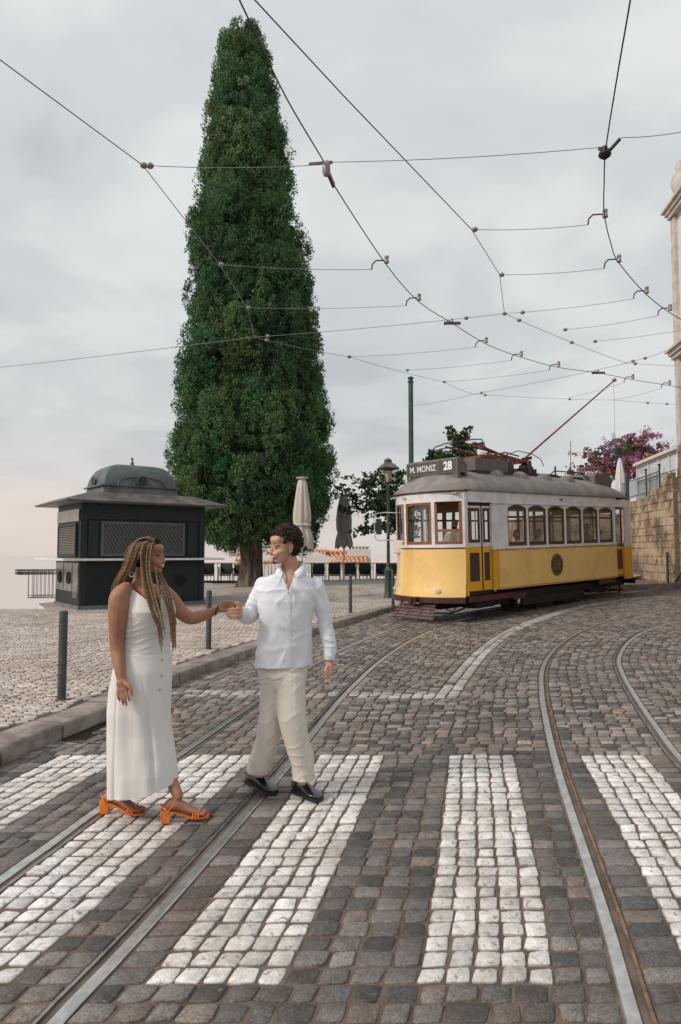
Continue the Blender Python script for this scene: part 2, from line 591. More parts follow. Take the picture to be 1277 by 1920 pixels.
def stone_mat(name, bs, bst, mott, rough=.62, chips=False):
    m = bpy.data.materials.new(name); m.use_nodes = True; t = m.node_tree; b = t.nodes['Principled BSDF']
    an = N(t, 'ShaderNodeAttribute', attribute_name='Col')
    g = N(t, 'ShaderNodeNewGeometry'); pos = g.outputs['Position']
    n1 = N(t, 'ShaderNodeTexNoise', inp={'Scale': 95.0, 'Detail': 5.0, 'Roughness': 0.7}); t.links.new(pos, n1.inputs['Vector'])
    n2 = N(t, 'ShaderNodeTexNoise', inp={'Scale': 17.0, 'Detail': 4.0, 'Roughness': 0.6}); t.links.new(pos, n2.inputs['Vector'])
    n3 = N(t, 'ShaderNodeTexNoise', inp={'Scale': 1.1, 'Detail': 3.0, 'Roughness': 0.5}); t.links.new(pos, n3.inputs['Vector'])
    r1 = ramp(t, n1.outputs[0], [(0.36, (1 - mott,) * 3), (0.66, (1 + mott * .8,) * 3)], 'LINEAR')
    c = mix(t, 1.0, an.outputs['Color'], r1.outputs[0], 'MULTIPLY')
    if chips:
        sc0 = N(t, 'ShaderNodeSeparateColor'); t.links.new(an.outputs['Color'], sc0.inputs[0])
        c = mix(t, math_n(t, 'MULTIPLY', math_n(t, 'GREATER_THAN', sc0.outputs[0], .30), .55), c, an.outputs['Color'])
    r2 = ramp(t, n2.outputs[0], [(0.3, (.72, .70, .68)), (0.62, (1.12, 1.12, 1.12))], 'LINEAR')
    c = mix(t, 1.0, c, r2.outputs[0], 'MULTIPLY')
    r3 = ramp(t, n3.outputs[0], [(0.35, (.82, .78, .74)), (0.65, (1.08, 1.08, 1.1))], 'LINEAR')
    c = mix(t, 1.0, c, r3.outputs[0], 'MULTIPLY')
    if chips:   # worn spots of white paint/limestone showing brown
        n4 = N(t, 'ShaderNodeTexNoise', inp={'Scale': 26.0, 'Detail': 6.0, 'Roughness': 0.65, 'Distortion': 0.6}); t.links.new(pos, n4.inputs['Vector'])
        sepc = N(t, 'ShaderNodeSeparateColor'); t.links.new(an.outputs['Color'], sepc.inputs[0])
        isw = math_n(t, 'GREATER_THAN', sepc.outputs[0], .30)
        r4 = ramp(t, n4.outputs[0], [(0.57, (0, 0, 0)), (0.64, (1, 1, 1))])
        k = math_n(t, 'MULTIPLY', math_n(t, 'MULTIPLY', r4.outputs[0], isw), .72)
        c = mix(t, k, c, (0.16, 0.115, 0.10))
        n5 = N(t, 'ShaderNodeTexNoise', inp={'Scale': 42.0, 'Detail': 5.0, 'Roughness': 0.7, 'Distortion': 1.0}); t.links.new(pos, n5.inputs['Vector'])
        r5 = ramp(t, n5.outputs[0], [(0.60, (0, 0, 0)), (0.68, (1, 1, 1))])
        notw = math_n(t, 'SUBTRACT', 1.0, isw)
        k2 = math_n(t, 'MULTIPLY', math_n(t, 'MULTIPLY', r5.outputs[0], notw), .55)
        c = mix(t, k2, c, (0.30, 0.28, 0.265))
    t.links.new(c, b.inputs['Base Color'])
    rr = ramp(t, n2.outputs[0], [(0.3, (rough + .18,) * 3), (0.7, (rough - .12,) * 3)])
    t.links.new(rr.outputs[0], b.inputs['Roughness'])
    b.inputs['Specular IOR Level'].default_value = .5
    hh = math_n(t, 'ADD', math_n(t, 'MULTIPLY', n1.outputs[0], .35), n2.outputs[0])
    bp = N(t, 'ShaderNodeBump', inp={'Strength': bst, 'Distance': bs}); t.links.new(hh, bp.inputs['Height']); t.links.new(bp.outputs[0], b.inputs['Normal'])
    return m


M_cob = stone_mat('worn_cobble', .009, 1.0, .48, .55, True)
M_calc = stone_mat('pale_limestone_setts', .008, .6, .22, .68)
M_joint = mat('joint_sand', (.155, .112, .088), .95, var=.45, vscale=5, bump=.6, bscale=180, bdist=.006)
M_joint2 = mat('joint_earth', (.10, .075, .062), .95, var=.4, vscale=4, bump=.5, bscale=160, bdist=.005)

road = thing('road', 'dark cobbled street with a crossing of white stones', None, (0, 0, 0), kind='structure')
pave = thing('pavement', 'pale stone pavement of the viewpoint square', None, (0, 0, 0), kind='structure')


def sheet(name, x0, x1, y0, y1, st, zoff, m, parent, keep=None):
    nx, ny = int((x1 - x0) / st) + 1, int((y1 - y0) / st) + 1
    X, Y = np.meshgrid(np.linspace(x0, x1, nx), np.linspace(y0, y1, ny))
    Z = gz(X, Y) + zoff - .009 * np.clip((Y - 5.0) / 2.0, 0, 1)
    V = np.stack([X, Y, Z], -1).reshape(-1, 3)
    I = np.arange(nx * ny).reshape(ny, nx)
    Fq = np.stack([I[:-1, :-1], I[:-1, 1:], I[1:, 1:], I[1:, :-1]], -1).reshape(-1, 4)
    if keep is not None:
        c = V[Fq].mean(1); Fq = Fq[keep(c[:, 0], c[:, 1])]
    return np_mesh(name, V, Fq, m, None, True, parent, 'structure')




# stone colours
nst = len(quads)
colr = np.zeros((nst, 3))
dk = rng.random(nst)
tone = np.clip(rng.normal(.150, .040, nst), .07, .28)
colr[:] = tone[:, None] * np.array([1.10, .98, .90])
wb = rng.random(nst) < .22
colr[wb] *= np.array([1.05, .97, .91])
bl = rng.random(nst) < .16
colr[bl] = (tone[bl] * .72)[:, None] * np.array([1.0, .985, .96])
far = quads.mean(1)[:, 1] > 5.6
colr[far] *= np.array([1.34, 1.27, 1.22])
isw = kinds == 'w'
wt = np.clip(rng.normal(.69, .085, nst), .38, .84)
colr[isw] = (wt[isw])[:, None] * np.array([1.0, .965, .93])
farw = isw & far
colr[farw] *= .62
# second smoother basalt stones near the crossing
near_basalt = (~isw) & (rng.random(nst) < .18) & (quads.mean(1)[:, 0] > -.1)
colr[near_basalt] = (rng.uniform(.055, .09, near_basalt.sum()))[:, None] * np.array([1.0, .99, .96])
Vs, Fs = stone_mesh(quads, .0, rng, inset=.0042, soft=.0085, tl=.018, drop=.0042)
order = np.argsort(dist_size(quads))


def emit_stones(V, Fs, order, colr, m, parent, name, stuffname, nmax=300, joint=(.125, .092, .073)):
    CC = stone_cols(colr, joint)
    for i in order[:nmax]:
        np_mesh(name, V[i], Fs, m, CC[i], True, parent)
    rest = order[nmax:]
    Vr = V[rest].reshape(-1, 3); n = V.shape[1]
    Fr = (Fs[None] + (np.arange(len(rest)) * n)[:, None, None]).reshape(-1, Fs.shape[1])
    np_mesh(stuffname, Vr, Fr, m, CC[rest].reshape(-1, 3), True, parent, 'stuff')


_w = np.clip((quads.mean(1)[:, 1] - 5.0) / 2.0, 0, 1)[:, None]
jcol = np.array([.125, .092, .073]) * (1 - _w) + np.array([.050, .038, .031]) * _w     # shadow between the courses painted into the joint colour further up
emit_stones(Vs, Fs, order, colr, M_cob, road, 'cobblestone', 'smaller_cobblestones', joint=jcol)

# ---- pavement (raised square), its edge towards the river and its setts
KH = .13
kerb_in = []
for i, p in enumerate(kerbC):
    q = kerbC[min(i + 3, len(kerbC) - 1)] - kerbC[max(i - 3, 0)]; q.normalize()
    kerb_in.append(p + Vector((-q.y, q.x)) * .31)
edge = [Vector((-40, 17.9)), Vector((-7.75, 18.05)), Vector((-8.75, 19.9)), Vector((-8.2, 22.0)), Vector((-7.6, 31.6)), Vector((9, 31.6)), Vector((14, 30.5))]
topoly = [Vector((p.x, p.y)) for p in kerb_in if p.y > 1.9]
outline = [Vector((-40, 1.9))] + topoly + list(reversed(edge))


def in_poly(x, y, poly):
    x = np.asarray(x); y = np.asarray(y); inside = np.zeros(x.shape, bool)
    n = len(poly)
    for i in range(n):
        a, b = poly[i], poly[(i + 1) % n]
        c = ((a.y > y) != (b.y > y)) & (x < (b.x - a.x) * (y - a.y) / ((b.y - a.y) if abs(b.y - a.y) > 1e-12 else 1e-12) + a.x)
        inside ^= c
    return inside


sheet('road_bed', -14, 40, -12, 32, .25, -.0075, M_joint, road, keep=lambda x, y: (~in_poly(x, y, outline)) & ((x > 0) | (y < 16)))


def far_setts():
    m = bpy.data.materials.new('limestone_setts_far'); m.use_nodes = True; t = m.node_tree; b = t.nodes['Principled BSDF']
    g = N(t, 'ShaderNodeNewGeometry')
    v = N(t, 'ShaderNodeTexVoronoi', feature='DISTANCE_TO_EDGE', inp={'Scale': 11.5, 'Randomness': .55}); t.links.new(g.outputs['Position'], v.inputs['Vector'])
    vc = N(t, 'ShaderNodeTexVoronoi', feature='F1', inp={'Scale': 11.5, 'Randomness': .55}); t.links.new(g.outputs['Position'], vc.inputs['Vector'])
    n = N(t, 'ShaderNodeTexNoise', inp={'Scale': .8, 'Detail': 5.0}); t.links.new(g.outputs['Position'], n.inputs['Vector'])
    sepc = N(t, 'ShaderNodeSeparateColor'); t.links.new(vc.outputs['Color'], sepc.inputs[0])
    tone = ramp(t, sepc.outputs[0], [(0, (.37, .32, .28)), (1, (.56, .50, .45))], 'LINEAR')
    c = mix(t, 1.0, tone.outputs[0], ramp(t, n.outputs[0], [(.35, (.80, .77, .75)), (.65, (1.04, 1.04, 1.04))]).outputs[0], 'MULTIPLY')
    jn = ramp(t, v.outputs['Distance'], [(.0, (1, 1, 1)), (.075, (0, 0, 0))])
    c = mix(t, math_n(t, 'MULTIPLY', jn.outputs[0], .9), c, (.11, .082, .068))
    t.links.new(c, b.inputs['Base Color']); b.inputs['Roughness'].default_value = .75
    bp = N(t, 'ShaderNodeBump', inp={'Strength': .8, 'Distance': .012}); t.links.new(ramp(t, v.outputs['Distance'], [(0, (0, 0, 0)), (.14, (1, 1, 1))]).outputs[0], bp.inputs['Height'])
    t.links.new(bp.outputs[0], b.inputs['Normal'])
    return m


M_far = far_setts()
SETT_Y = 17.0
# bed of earth under the separate setts; textured sheet further on
def poly_sheet(name, poly, z, m, parent):
    from mathutils.geometry import tessellate_polygon
    tris = tessellate_polygon([[Vector((p.x, p.y, 0)) for p in poly]])
    V = [(p.x, p.y, z + float(gz(p.x, p.y))) for p in poly]
    tris = [t if (Vector(V[t[1]]) - Vector(V[t[0]])).cross(Vector(V[t[2]]) - Vector(V[t[0]])).z > 0 else t[::-1] for t in tris]
    me = bpy.data.meshes.new(name); me.from_pydata(V, [], tris); me.materials.append(m)
    o = bpy.data.objects.new(name, me); COL.objects.link(o); o.parent = parent; o['kind'] = 'structure'
    return o


near_poly = [Vector((-40, 1.9))] + [p for p in topoly if p.y < SETT_Y] + [Vector((-40, SETT_Y))]
far_poly = [Vector((-40, SETT_Y))] + [p for p in topoly if p.y >= SETT_Y] + list(reversed(edge))
poly_sheet('pavement_bed', near_poly, KH - .014, M_joint2, pave)
poly_sheet('pavement_surface', far_poly, KH, M_far, pave)
# retaining face of the terrace
mb = MB()
for a, b in zip(edge, edge[1:]):
    z0, z1 = float(gz(a.x, a.y)) + KH - .004, float(gz(b.x, b.y)) + KH - .004
    mb.add([(a.x, a.y, -9), (b.x, b.y, -9), (b.x, b.y, z1), (a.x, a.y, z0)], [(0, 1, 2, 3)])
M_plaster = mat('pale_plaster', (.66, .63, .60), .85, var=.15, vscale=1.5, bump=.2, bscale=30)
mb.build('retaining_wall', M_plaster, pave, kind='structure')

th = R(33); ca, sa = math.cos(th), math.sin(th)
PW, PH = .112, .092
qs = []
U = np.arange(-30, 30)
for iu in range(-190, 190):
    off = (iu % 2) * .5 + rng.uniform(-.15, .15)
    u0 = iu * PH
    w = PW
    v = -18.0
    wav = lambda vv: .16 * math.sin(vv * 1.9) + .05 * math.sin(vv * .8 + 1)
    k0 = off * PW
    vv = np.arange(-22, 22, PW) + k0
    vv = vv + rng.uniform(-.010, .010, len(vv))
    x0 = vv * ca - u0 * sa - 4; y0 = vv * sa + u0 * ca + 11
    sel = np.where((y0 > 4.3) & (y0 < SETT_Y) & (np.abs(x0) < .5 * y0 + .4) & (x0 < 2))[0]
    if len(sel) == 0: continue
    for s_ in sel:
        if s_ + 1 >= len(vv): continue
        a, b = vv[s_], vv[s_ + 1]
        qs.append([(a, u0 + wav(a)), (b, u0 + wav(b)), (b, u0 + PH + wav(b)), (a, u0 + PH + wav(a))])
qs = np.array(qs)
Q = np.stack([qs[..., 0] * ca - qs[..., 1] * sa - 4, qs[..., 0] * sa + qs[..., 1] * ca + 11], -1)
c = Q.mean(1)
ok = in_poly(c[:, 0], c[:, 1], near_poly)
for kk in range(4): ok &= in_poly(Q[:, kk, 0], Q[:, kk, 1], [Vector((-41, 1.8))] + [p + Vector((.02, 0)) for p in topoly] + [Vector((-41, 30))])
Q = Q[ok]
npv = len(Q)
tn = np.clip(rng.normal(.52, .065, npv), .30, .68)
pc = tn[:, None] * np.array([.97, .84, .75])
Vp, Fp = stone_mesh(Q, KH, rng, inset=.0042, soft=.0060, jit=.0050, h=-.10, tl=.010, drop=.003)
ordp = np.argsort(dist_size(Q))
emit_stones(Vp, Fp, ordp, pc, M_calc, pave, 'sett', 'smaller_setts', joint=(.11, .078, .060))

# ---- kerb
M_kerb = mat('kerb_limestone', (.31, .26, .22), .8, var=.30, vscale=5, bump=.5, bscale=60, bdist=.006, dirt=((.14, .10, .08), .75, 4.0))
kerb = thing('kerb', 'worn stone kerb along the square', None, (0, 0, 0), kind='structure')
kp = resample(kerbC, .02); ki = 0
while ki < len(kp) - 60:
    Lk = int(rng.uniform(36, 56)); seg = kp[ki:ki + Lk]; ki += Lk
    if seg[0].y > 24 or seg[-1].y < 2.2: continue
    idx = [0, len(seg) // 3, 2 * len(seg) // 3, len(seg) - 1]
    rings = []
    for n_, q in enumerate(idx):
        p = seg[q]; dd = seg[min(q + 2, len(seg) - 1)] - seg[max(q - 2, 0)]; dd.normalize(); nn = Vector((-dd.y, dd.x))
        p = p + dd * (.003 if n_ == 0 else (-.003 if n_ == 3 else 0))
        z = float(gz(p.x, p.y)); h = KH + rng.uniform(-.003, .003)
        jx = rng.uniform(-.004, .004, 3)
        prof = [(0, -.06), (0.0 + jx[0], h - .022), (.008, h - .007), (.026 + jx[1], h), (.295, h + .003), (.305, h - .006), (.305, -.06)]
        rings.append([(p.x + nn.x * a, p.y + nn.y * a, z + b) for a, b in prof])
    MB().loft(rings).build('kerb_stone', M_kerb, kerb, smooth=50)
# kerb on the far right under the wall
kr = [Vector((8.7, 22.6)), Vector((9.6, 22.35)), Vector((10.5, 22.1)), Vector((11.4, 21.3)), Vector((11.7, 19.5)), Vector((11.6, 15))]
for a, b in zip(kr, kr[1:]):
    dd = (b - a).normalized(); nn = Vector((-dd.y, dd.x))
    MB().loft([[(p.x + nn.x * s, p.y + nn.y * s, float(gz(p.x, p.y)) + z) for s, z in ((0, -.05), (0, .16), (.02, .17), (.5, .17), (.5, -.05))] for p in (a + dd * .004, b - dd * .004)]).build('kerb_stone', M_kerb, kerb)

# ---- rails: grooved rail = shiny running head, dark groove, guard lip
M_rail = mat('polished_rail_steel', (.74, .72, .69), .36, 1.0, var=.25, vscale=14, bump=.25, bscale=90, bdist=.001)
M_lip = mat('rail_guard_steel', (.46, .44, .42), .4, 1.0, var=.4, vscale=12)
M_groove = mat('rail_groove_rust', (.045, .03, .024), .7, 0.3, var=.5, vscale=30, vcol2=(.10, .055, .03))
M_rust = mat('rusty_rail_side', (.12, .075, .05), .8, .1, var=.5, vscale=9, vcol2=(.23, .145, .09))


def make_rail(poly, head_side, label, rust=False):
    r = thing('tram_rail', label, 'rail', (poly[0].x, poly[0].y, 0), group='tram rails set in the cobbles')
    pts = resample(poly, .12)
    # cross-section offsets (to the left negative)
    h = head_side
    def strip(name, prof, m):
        rings = []
        for i, p in enumerate(pts):
            dd = pts[min(i + 1, len(pts) - 1)] - pts[max(i - 1, 0)]; dd.normalize(); nn = Vector((dd.y, -dd.x))
            z = float(gz(p.x, p.y))
            rings.append([(p.x + nn.x * a * h, p.y + nn.y * a * h, z + b) for a, b in prof])
        MB().loft(rings).build(name, m, r, smooth=35)
    strip('rail_head', [(-.052, -.03), (-.052, -.001), (-.047, .003), (.001, .003), (.005, -.001), (.005, -.03)], M_rail)
    strip('groove', [(.0052, -.035), (.0052, -.019), (.0385, -.019), (.0385, -.035)], M_rust if rust else M_groove)
    strip('guard_lip', [(.0387, -.03), (.0387, .0015), (.052, .0015), (.055, -.002), (.055, -.03)], M_rust if rust else M_lip)
    return r


make_rail(railA, 1, 'leftmost curved tram rail, beside the kerb and under the woman\'s back heel')
make_rail(railB, -1, 'tram rail running between the man\'s shoes towards the tram front')
make_rail(railC, 1, 'rust-edged tram rail curving right of the central white stripe', True)
make_rail(railD, -1, 'rightmost tram rail curving away at the right edge')

# ---- drain grate
M_iron = mat('cast_iron', (.06, .055, .05), .55, .6, var=.4, vscale=20)
M_dark = mat('deep_shadow_pit', (.012, .011, .01), .9)
gd = thing('drain_grate', 'rectangular iron drain grate in the gutter below the kerb', 'drain', (-2.2, 6.3, 0))
gp = [p for p in kerbC if 5.95 < p.y < 6.75]
g0, g1 = gp[0], gp[-1]; gdv = (g1 - g0).normalized(); gn = Vector((gdv.y, -gdv.x)); GL = (g1 - g0).length
def gpt(u, v, z): q = g0 + gdv * u + gn * (v + .02); return (q.x, q.y, z)
MB().prism([(0, 0), (GL, 0), (GL, .40), (0, .40)], -.09, -.085, gpt).build('pit', M_dark, gd)
fr = MB()
for (a, b, c_, d_) in ((0, 0, GL, .02), (0, .38, GL, .40), (0, .02, .02, .38), (GL - .02, .02, GL, .38)):
    fr.prism([(a, b), (c_, b), (c_, d_), (a, d_)], -.05, .002, gpt)
fr.build('frame', M_iron, gd)
for i in range(9):
    v = .052 + i * .037
    MB().prism([(.02, v), (GL - .02, v), (GL - .02, v + .017), (.02, v + .017)], -.03, -.002, gpt).build('bar', M_iron, gd)
# weeds tuft at the kerb
M_weed = mat('dry_weed', (.12, .13, .03), .7, var=.4, vscale=30, vcol2=(.22, .19, .05))
mw = MB(); wr = random.Random(3)
wp = gr(112, 1378)
for i in range(34):
    a = wr.uniform(0, 6.28); l = wr.uniform(.03, .11); w_ = .003
    b0 = wp + Vector((wr.uniform(-.05, .05), wr.uniform(-.05, .05), 0)); t_ = b0 + Vector((math.cos(a) * l * .8, math.sin(a) * l * .8, l * .8))
    mid = b0.lerp(t_, .5) + Vector((0, 0, l * .25)); s_ = Vector((-math.sin(a), math.cos(a), 0)) * w_
    mw.add([b0 - s_, b0 + s_, mid + s_, mid - s_, t_], [(0, 1, 2, 3), (3, 2, 4)])
mw.build('weeds', M_weed, None, label='dry green weeds sprouting in the gutter at the kerb', cat='weeds', kind='stuff')

# ---- river far below and far bank
M_river = mat('hazy_river', (.56, .485, .45), .6, 0, spec=.4)
mr = MB(); mr.add([(-9000, -3000, -70), (9000, -3000, -70), (9000, 15000, -70), (-9000, 15000, -70)], [(0, 1, 2, 3)])
mr.build('river', M_river, None, kind='structure', label='wide pale river below the viewpoint')
# ================================================================== SQUARE: kiosk, tree, furniture
def frame_mat(origin, heading_deg, tilt=0.0):
    """local x = along the heading (clockwise from +Y), local y = to its left, z = up"""
    a = R(heading_deg)
    u = Vector((math.sin(a), math.cos(a), tilt)).normalized()
    l = Vector((-math.cos(a), math.sin(a), 0))
    z = u.cross(l)
    M = Matrix((u, l, z)).transposed().to_4x4(); M.translation = origin
    return M


M_kgreen = mat('kiosk_green_paint', (.012, .020, .020), .5, var=.35, vscale=8, spec=.3, bump=.15, bscale=60, bdist=.002)
M_kframe = mat('kiosk_trim_green', (.017, .028, .027), .5, var=.3, vscale=10, spec=.3)
M_kslat = mat('kiosk_grey_slats', (.075, .082, .080), .6, var=.3, vscale=12)
M_kcounter = mat('kiosk_counter_steel', (.80, .79, .77), .45, .2, var=.2, vscale=8)
M_ksteel = mat('kiosk_brushed_steel', (.36, .33, .30), .32, .75, var=.35, vscale=5, bump=.1, bscale=30)
M_kdome = mat('kiosk_dome_paint', (.095, .125, .128), .5, .1, var=.35, vscale=4, dirt=((.16, .13, .11), .5, 3))
M_kroof = mat('kiosk_roof_zinc', (.115, .105, .095), .6, .2, var=.35, vscale=4, dirt=((.22, .17, .14), .6, 2.5))

# local frame: x along the long front (towards the right, away), y to the left = depth of the kiosk
KW, KD = 3.48, 2.34
KM = frame_mat(Vector((-6.73, 17.66, KH)), 53.5)
kiosk = thing('kiosk', 'dark green kiosk with domed roof and closed shutters on the square', 'kiosk', M=KM)
MB().bbox((-.03, -.03, 0), (KW + .03, KD + .03, .10)).build('plinth', mat('kiosk_plinth', (.16, .17, .165), .7, var=.3), kiosk)
MB().bbox((0, 0, .10), (KW, KD, 1.27)).build('lower_body', M_kgreen, kiosk, bevel=.01)
MB().bbox((0.02, 0.02, 1.27), (KW - .02, KD - .02, 2.78)).build('upper_body', M_kgreen, kiosk, bevel=.01)
m = MB()
for x in (0, KW - .16): m.bbox((x, -.02, .10), (x + .16, -.001, 2.78))
m.bbox((.16, -.022, 2.36), (KW - .16, -.001, 2.78)); m.build('front_frame', M_kframe, kiosk)
# shutter with diagonal slats: each slat is a piece
sx0, sx1, sz0, sz1 = .52, 2.86, 1.38, 2.30
m = MB()
for a, b in (((sx0, sz0), (sx1, sz0 + .07)), ((sx0, sz1 - .07), (sx1, sz1)), ((sx0, sz0 + .07), (sx0 + .07, sz1 - .07)), ((sx1 - .07, sz0 + .07), (sx1, sz1 - .07))):
    m.bbox((a[0], -.045, a[1]), (b[0], .015, b[1]))
m.build('shutter_frame', mat('shutter_frame_grey', (.085, .10, .10), .55), kiosk)
ix0, ix1, iz0, iz1 = sx0 + .07, sx1 - .07, sz0 + .07, sz1 - .07
hgt = iz1 - iz0; k = ix0 - hgt * .62; stp = .098


def clip_par(x, w):   # parallelogram leaning left-to-right downwards, clipped to the opening
    sl = .62
    poly = [(x, iz1), (x + w, iz1), (x + w + hgt * sl, iz0), (x + hgt * sl, iz0)]
    def clip(poly, f, keep):
        out = []
        for i in range(len(poly)):
            a, b = poly[i], poly[(i + 1) % len(poly)]
            fa, fb = a[0] - f, b[0] - f
            if not keep: fa, fb = -fa, -fb
            if fa >= 0: out.append(a)
            if fa * fb < 0:
                t = fa / (fa - fb); out.append((a[0] + (b[0] - a[0]) * t, a[1] + (b[1] - a[1]) * t))
        return out
    poly = clip(poly, ix0, True)
    return clip(poly, ix1, False) if len(poly) > 2 else poly


while k < ix1:
    p = clip_par(k, stp - .014)
    if len(p) > 2: MB().prism(p, -.032, -.006, lambda u, v, h: (u, h, v)).build('slat', M_kslat, kiosk)
    k += stp
for x in (.20, 2.96): MB().bbox((x, -.014, 1.38), (x + .26, .01, 2.30)).build('side_panel', M_kframe, kiosk, bevel=.004)
# lower front: louvred panel and round vents
m = MB(); m.bbox((.18, -.012, .22), (1.25, .01, 1.16)); m.build('louvre_panel', M_kframe, kiosk)
for i in range(24): MB().bbox((.22, -.024, .25 + i * .0375), (1.21, -.013, .270 + i * .0375)).build('slat', M_kgreen, kiosk)
m = MB(); m.bbox((1.35, -.012, .22), (3.3, .01, 1.16)); m.build('lower_panel', M_kframe, kiosk)


def round_vent(c, axis, r, parent, m_, n=26):
    """grille with a ring and slanted bars; axis 'y' faces the front, 'x' faces the side"""
    f = (lambda u, v, h: (c[0] + u, c[1] - h, c[2] + v)) if axis == 'y' else (lambda u, v, h: (c[0] - h, c[1] + u, c[2] + v))
    mb = MB()
    for k in range(n):
        a0, a1 = 2 * math.pi * k / n, 2 * math.pi * (k + 1) / n
        mb.prism([(r * math.cos(a0), r * math.sin(a0)), (r * math.cos(a1), r * math.sin(a1)), (r * .84 * math.cos(a1), r * .84 * math.sin(a1)), (r * .84 * math.cos(a0), r * .84 * math.sin(a0))], 0, .035, f)
    for k in range(-2, 3):
        o = k * r * .32; hl = math.sqrt(max(r * r * .72 - o * o, 0))
        for sg in ((.8, .6),) if k % 2 else ((.8, .6), (.35, .94)):
            ux, uy = sg; nx, ny = -uy, ux
            mb.prism([(nx * o - ux * hl, ny * o - uy * hl), (nx * o + ux * hl, ny * o + uy * hl), (nx * (o + r * .1) + ux * hl, ny * (o + r * .1) + uy * hl), (nx * (o + r * .1) - ux * hl, ny * (o + r * .1) - uy * hl)], .005, .028, f)
    v = mb.build('round_vent', m_, parent)
    MB().prism([(r * .84 * math.cos(t * .3927), r * .84 * math.sin(t * .3927)) for t in range(16)], .0, .004, f).build('vent_backing', M_dark, v)


round_vent((1.42, -.014, .70), 'y', .17, kiosk, M_kgreen)
round_vent((2.75, -.014, .70), 'y', .17, kiosk, M_kgreen)
# side face (x = 0), seen foreshortened: steel panels, louvred shutter
m = MB(); m.bbox((-.015, .06, .45), (-.001, KD - .10, 1.20)); m.build('steel_panel', M_ksteel, kiosk)
m = MB(); m.bbox((-.02, .10, 2.30), (-.001, KD - .10, 2.62)); m.build('steel_panel', M_ksteel, kiosk)
for y0_ in (.62, 1.45): MB().bbox((-.022, y0_, .47), (-.016, y0_ + .02, 1.18)).build('panel_joint', M_kgreen, kiosk)
round_vent((-.016, .92, .80), 'x', .16, kiosk, M_kgreen); round_vent((-.016, 1.80, .80), 'x', .16, kiosk, M_kgreen)
for i in range(22): MB().bbox((-.026, .08, .30 + i * .04), (-.016, .50, .322 + i * .04)).build('slat', M_ksteel, kiosk)
m = MB()
for a, b in (((.30, 1.36), (2.1, 1.44)), ((.30, 2.18), (2.1, 2.26)), ((.30, 1.44), (.38, 2.18)), ((2.02, 1.44), (2.1, 2.18))): m.bbox((-.04, a[0], a[1]), (.02, b[0], b[1]))
m.build('side_shutter_frame', M_kframe, kiosk)
M_side = mat('side_shutter_bronze', (.20, .17, .145), .5, .3, var=.3)
for i in range(16):
    z = 1.45 + i * .0455
    MB().add([(-.036, .385, z), (-.036, 2.015, z), (-.012, 2.015, z + .036), (-.012, .385, z + .036), (-.006, .385, z), (-.006, 2.015, z)], [(0, 1, 2, 3), (0, 4, 5, 1), (3, 2, 5, 4)]).build('slat', M_side, kiosk)
# counter shelf all round
m = MB(); m.bbox((-.50, -.34, 1.265), (KW + .48, KD + .3, 1.320)); m.build('counter', M_kcounter, kiosk, bevel=.008)
# flat roof with overhang, swept up to a dome
ov = .50
z0 = 2.79
def rect(x0, x1, y0, y1, z, n=1): return [(x0, y0, z), (x1, y0, z), (x1, y1, z), (x0, y1, z)]
m = MB().loft([rect(-ov, KW + ov, -ov, KD + ov, z0), rect(-ov, KW + ov, -ov, KD + ov, z0 + .028), rect(-.1, KW + .1, -.1, KD + .1, z0 + .18), rect(.30, KW - .30, .18, KD - .18, z0 + .30)])
m.build('roof', M_kroof, kiosk)
MB().loft([rect(-ov + .03, KW + ov - .03, -ov + .03, KD + ov - .03, z0 - .012), rect(-ov + .03, KW + ov - .03, -ov + .03, KD + ov - .03, z0 - .002)]).build('roof_soffit', mat('soffit_grey', (.20, .21, .215), .5, .2, var=.3), kiosk)
prof = [(1.06, .16), (1.0, .20), (.955, .34), (.93, .43), (.92, .56), (.89, .68), (.84, .80), (.76, .92), (.65, 1.00), (.50, 1.045), (.28, 1.065), (.04, 1.07)]


def sq_ring(sx, sy, z, cx=KW / 2, cy=KD / 2, n=8, rr=.10):
    out = []
    for (qx, qy, a0) in ((1, -1, -90), (1, 1, 0), (-1, 1, 90), (-1, -1, 180)):
        for k in range(3):
            a = R(a0 + 45 * k); r_ = min(rr, sx, sy)
            out.append((cx + qx * (sx - r_) + r_ * math.cos(a), cy + qy * (sy - r_) + r_ * math.sin(a), z))
    return out


m = MB().loft([sq_ring(1.14 * a, .86 * a, z0 + b * 1.10) for a, b in prof])
m.build('dome', M_kdome, kiosk, smooth=30)
cxk, cyk = KW / 2, KD / 2
# raised eyebrow moulding on the front of the dome, plus cornice stubs
eb = []
for k in range(13):
    t = k / 12; a = math.pi * (1 - t)
    eb.append((cxk + math.cos(a) * .68, cyk - .86 * (.95 - .06 * math.sin(a)) - .02, z0 + .52 + .27 * math.sin(a) ** .7))
MB().tube(eb, .018, 6).build('dome_moulding', M_kdome, kiosk)
for x in (cxk - 1.12, cxk + .70): MB().bbox((x, cyk - .87, z0 + .50), (x + .42, cyk - .79, z0 + .54)).build('dome_ledge', M_kdome, kiosk)
MB().bbox((cxk - .70, cyk - .845, z0 + .50), (cxk + .70, cyk - .79, z0 + .53)).build('dome_ledge', M_kdome, kiosk)
MB().bbox((cxk - 1.13, cyk - .8, z0 + .50), (cxk - 1.06, cyk + .8, z0 + .54)).build('dome_ledge', M_kdome, kiosk)
round_vent((cxk, cyk - .845, z0 + .66), 'y', .17, kiosk, M_kdome)
round_vent((cxk - 1.075, cyk, z0 + .66), 'x', .15, kiosk, M_kdome)
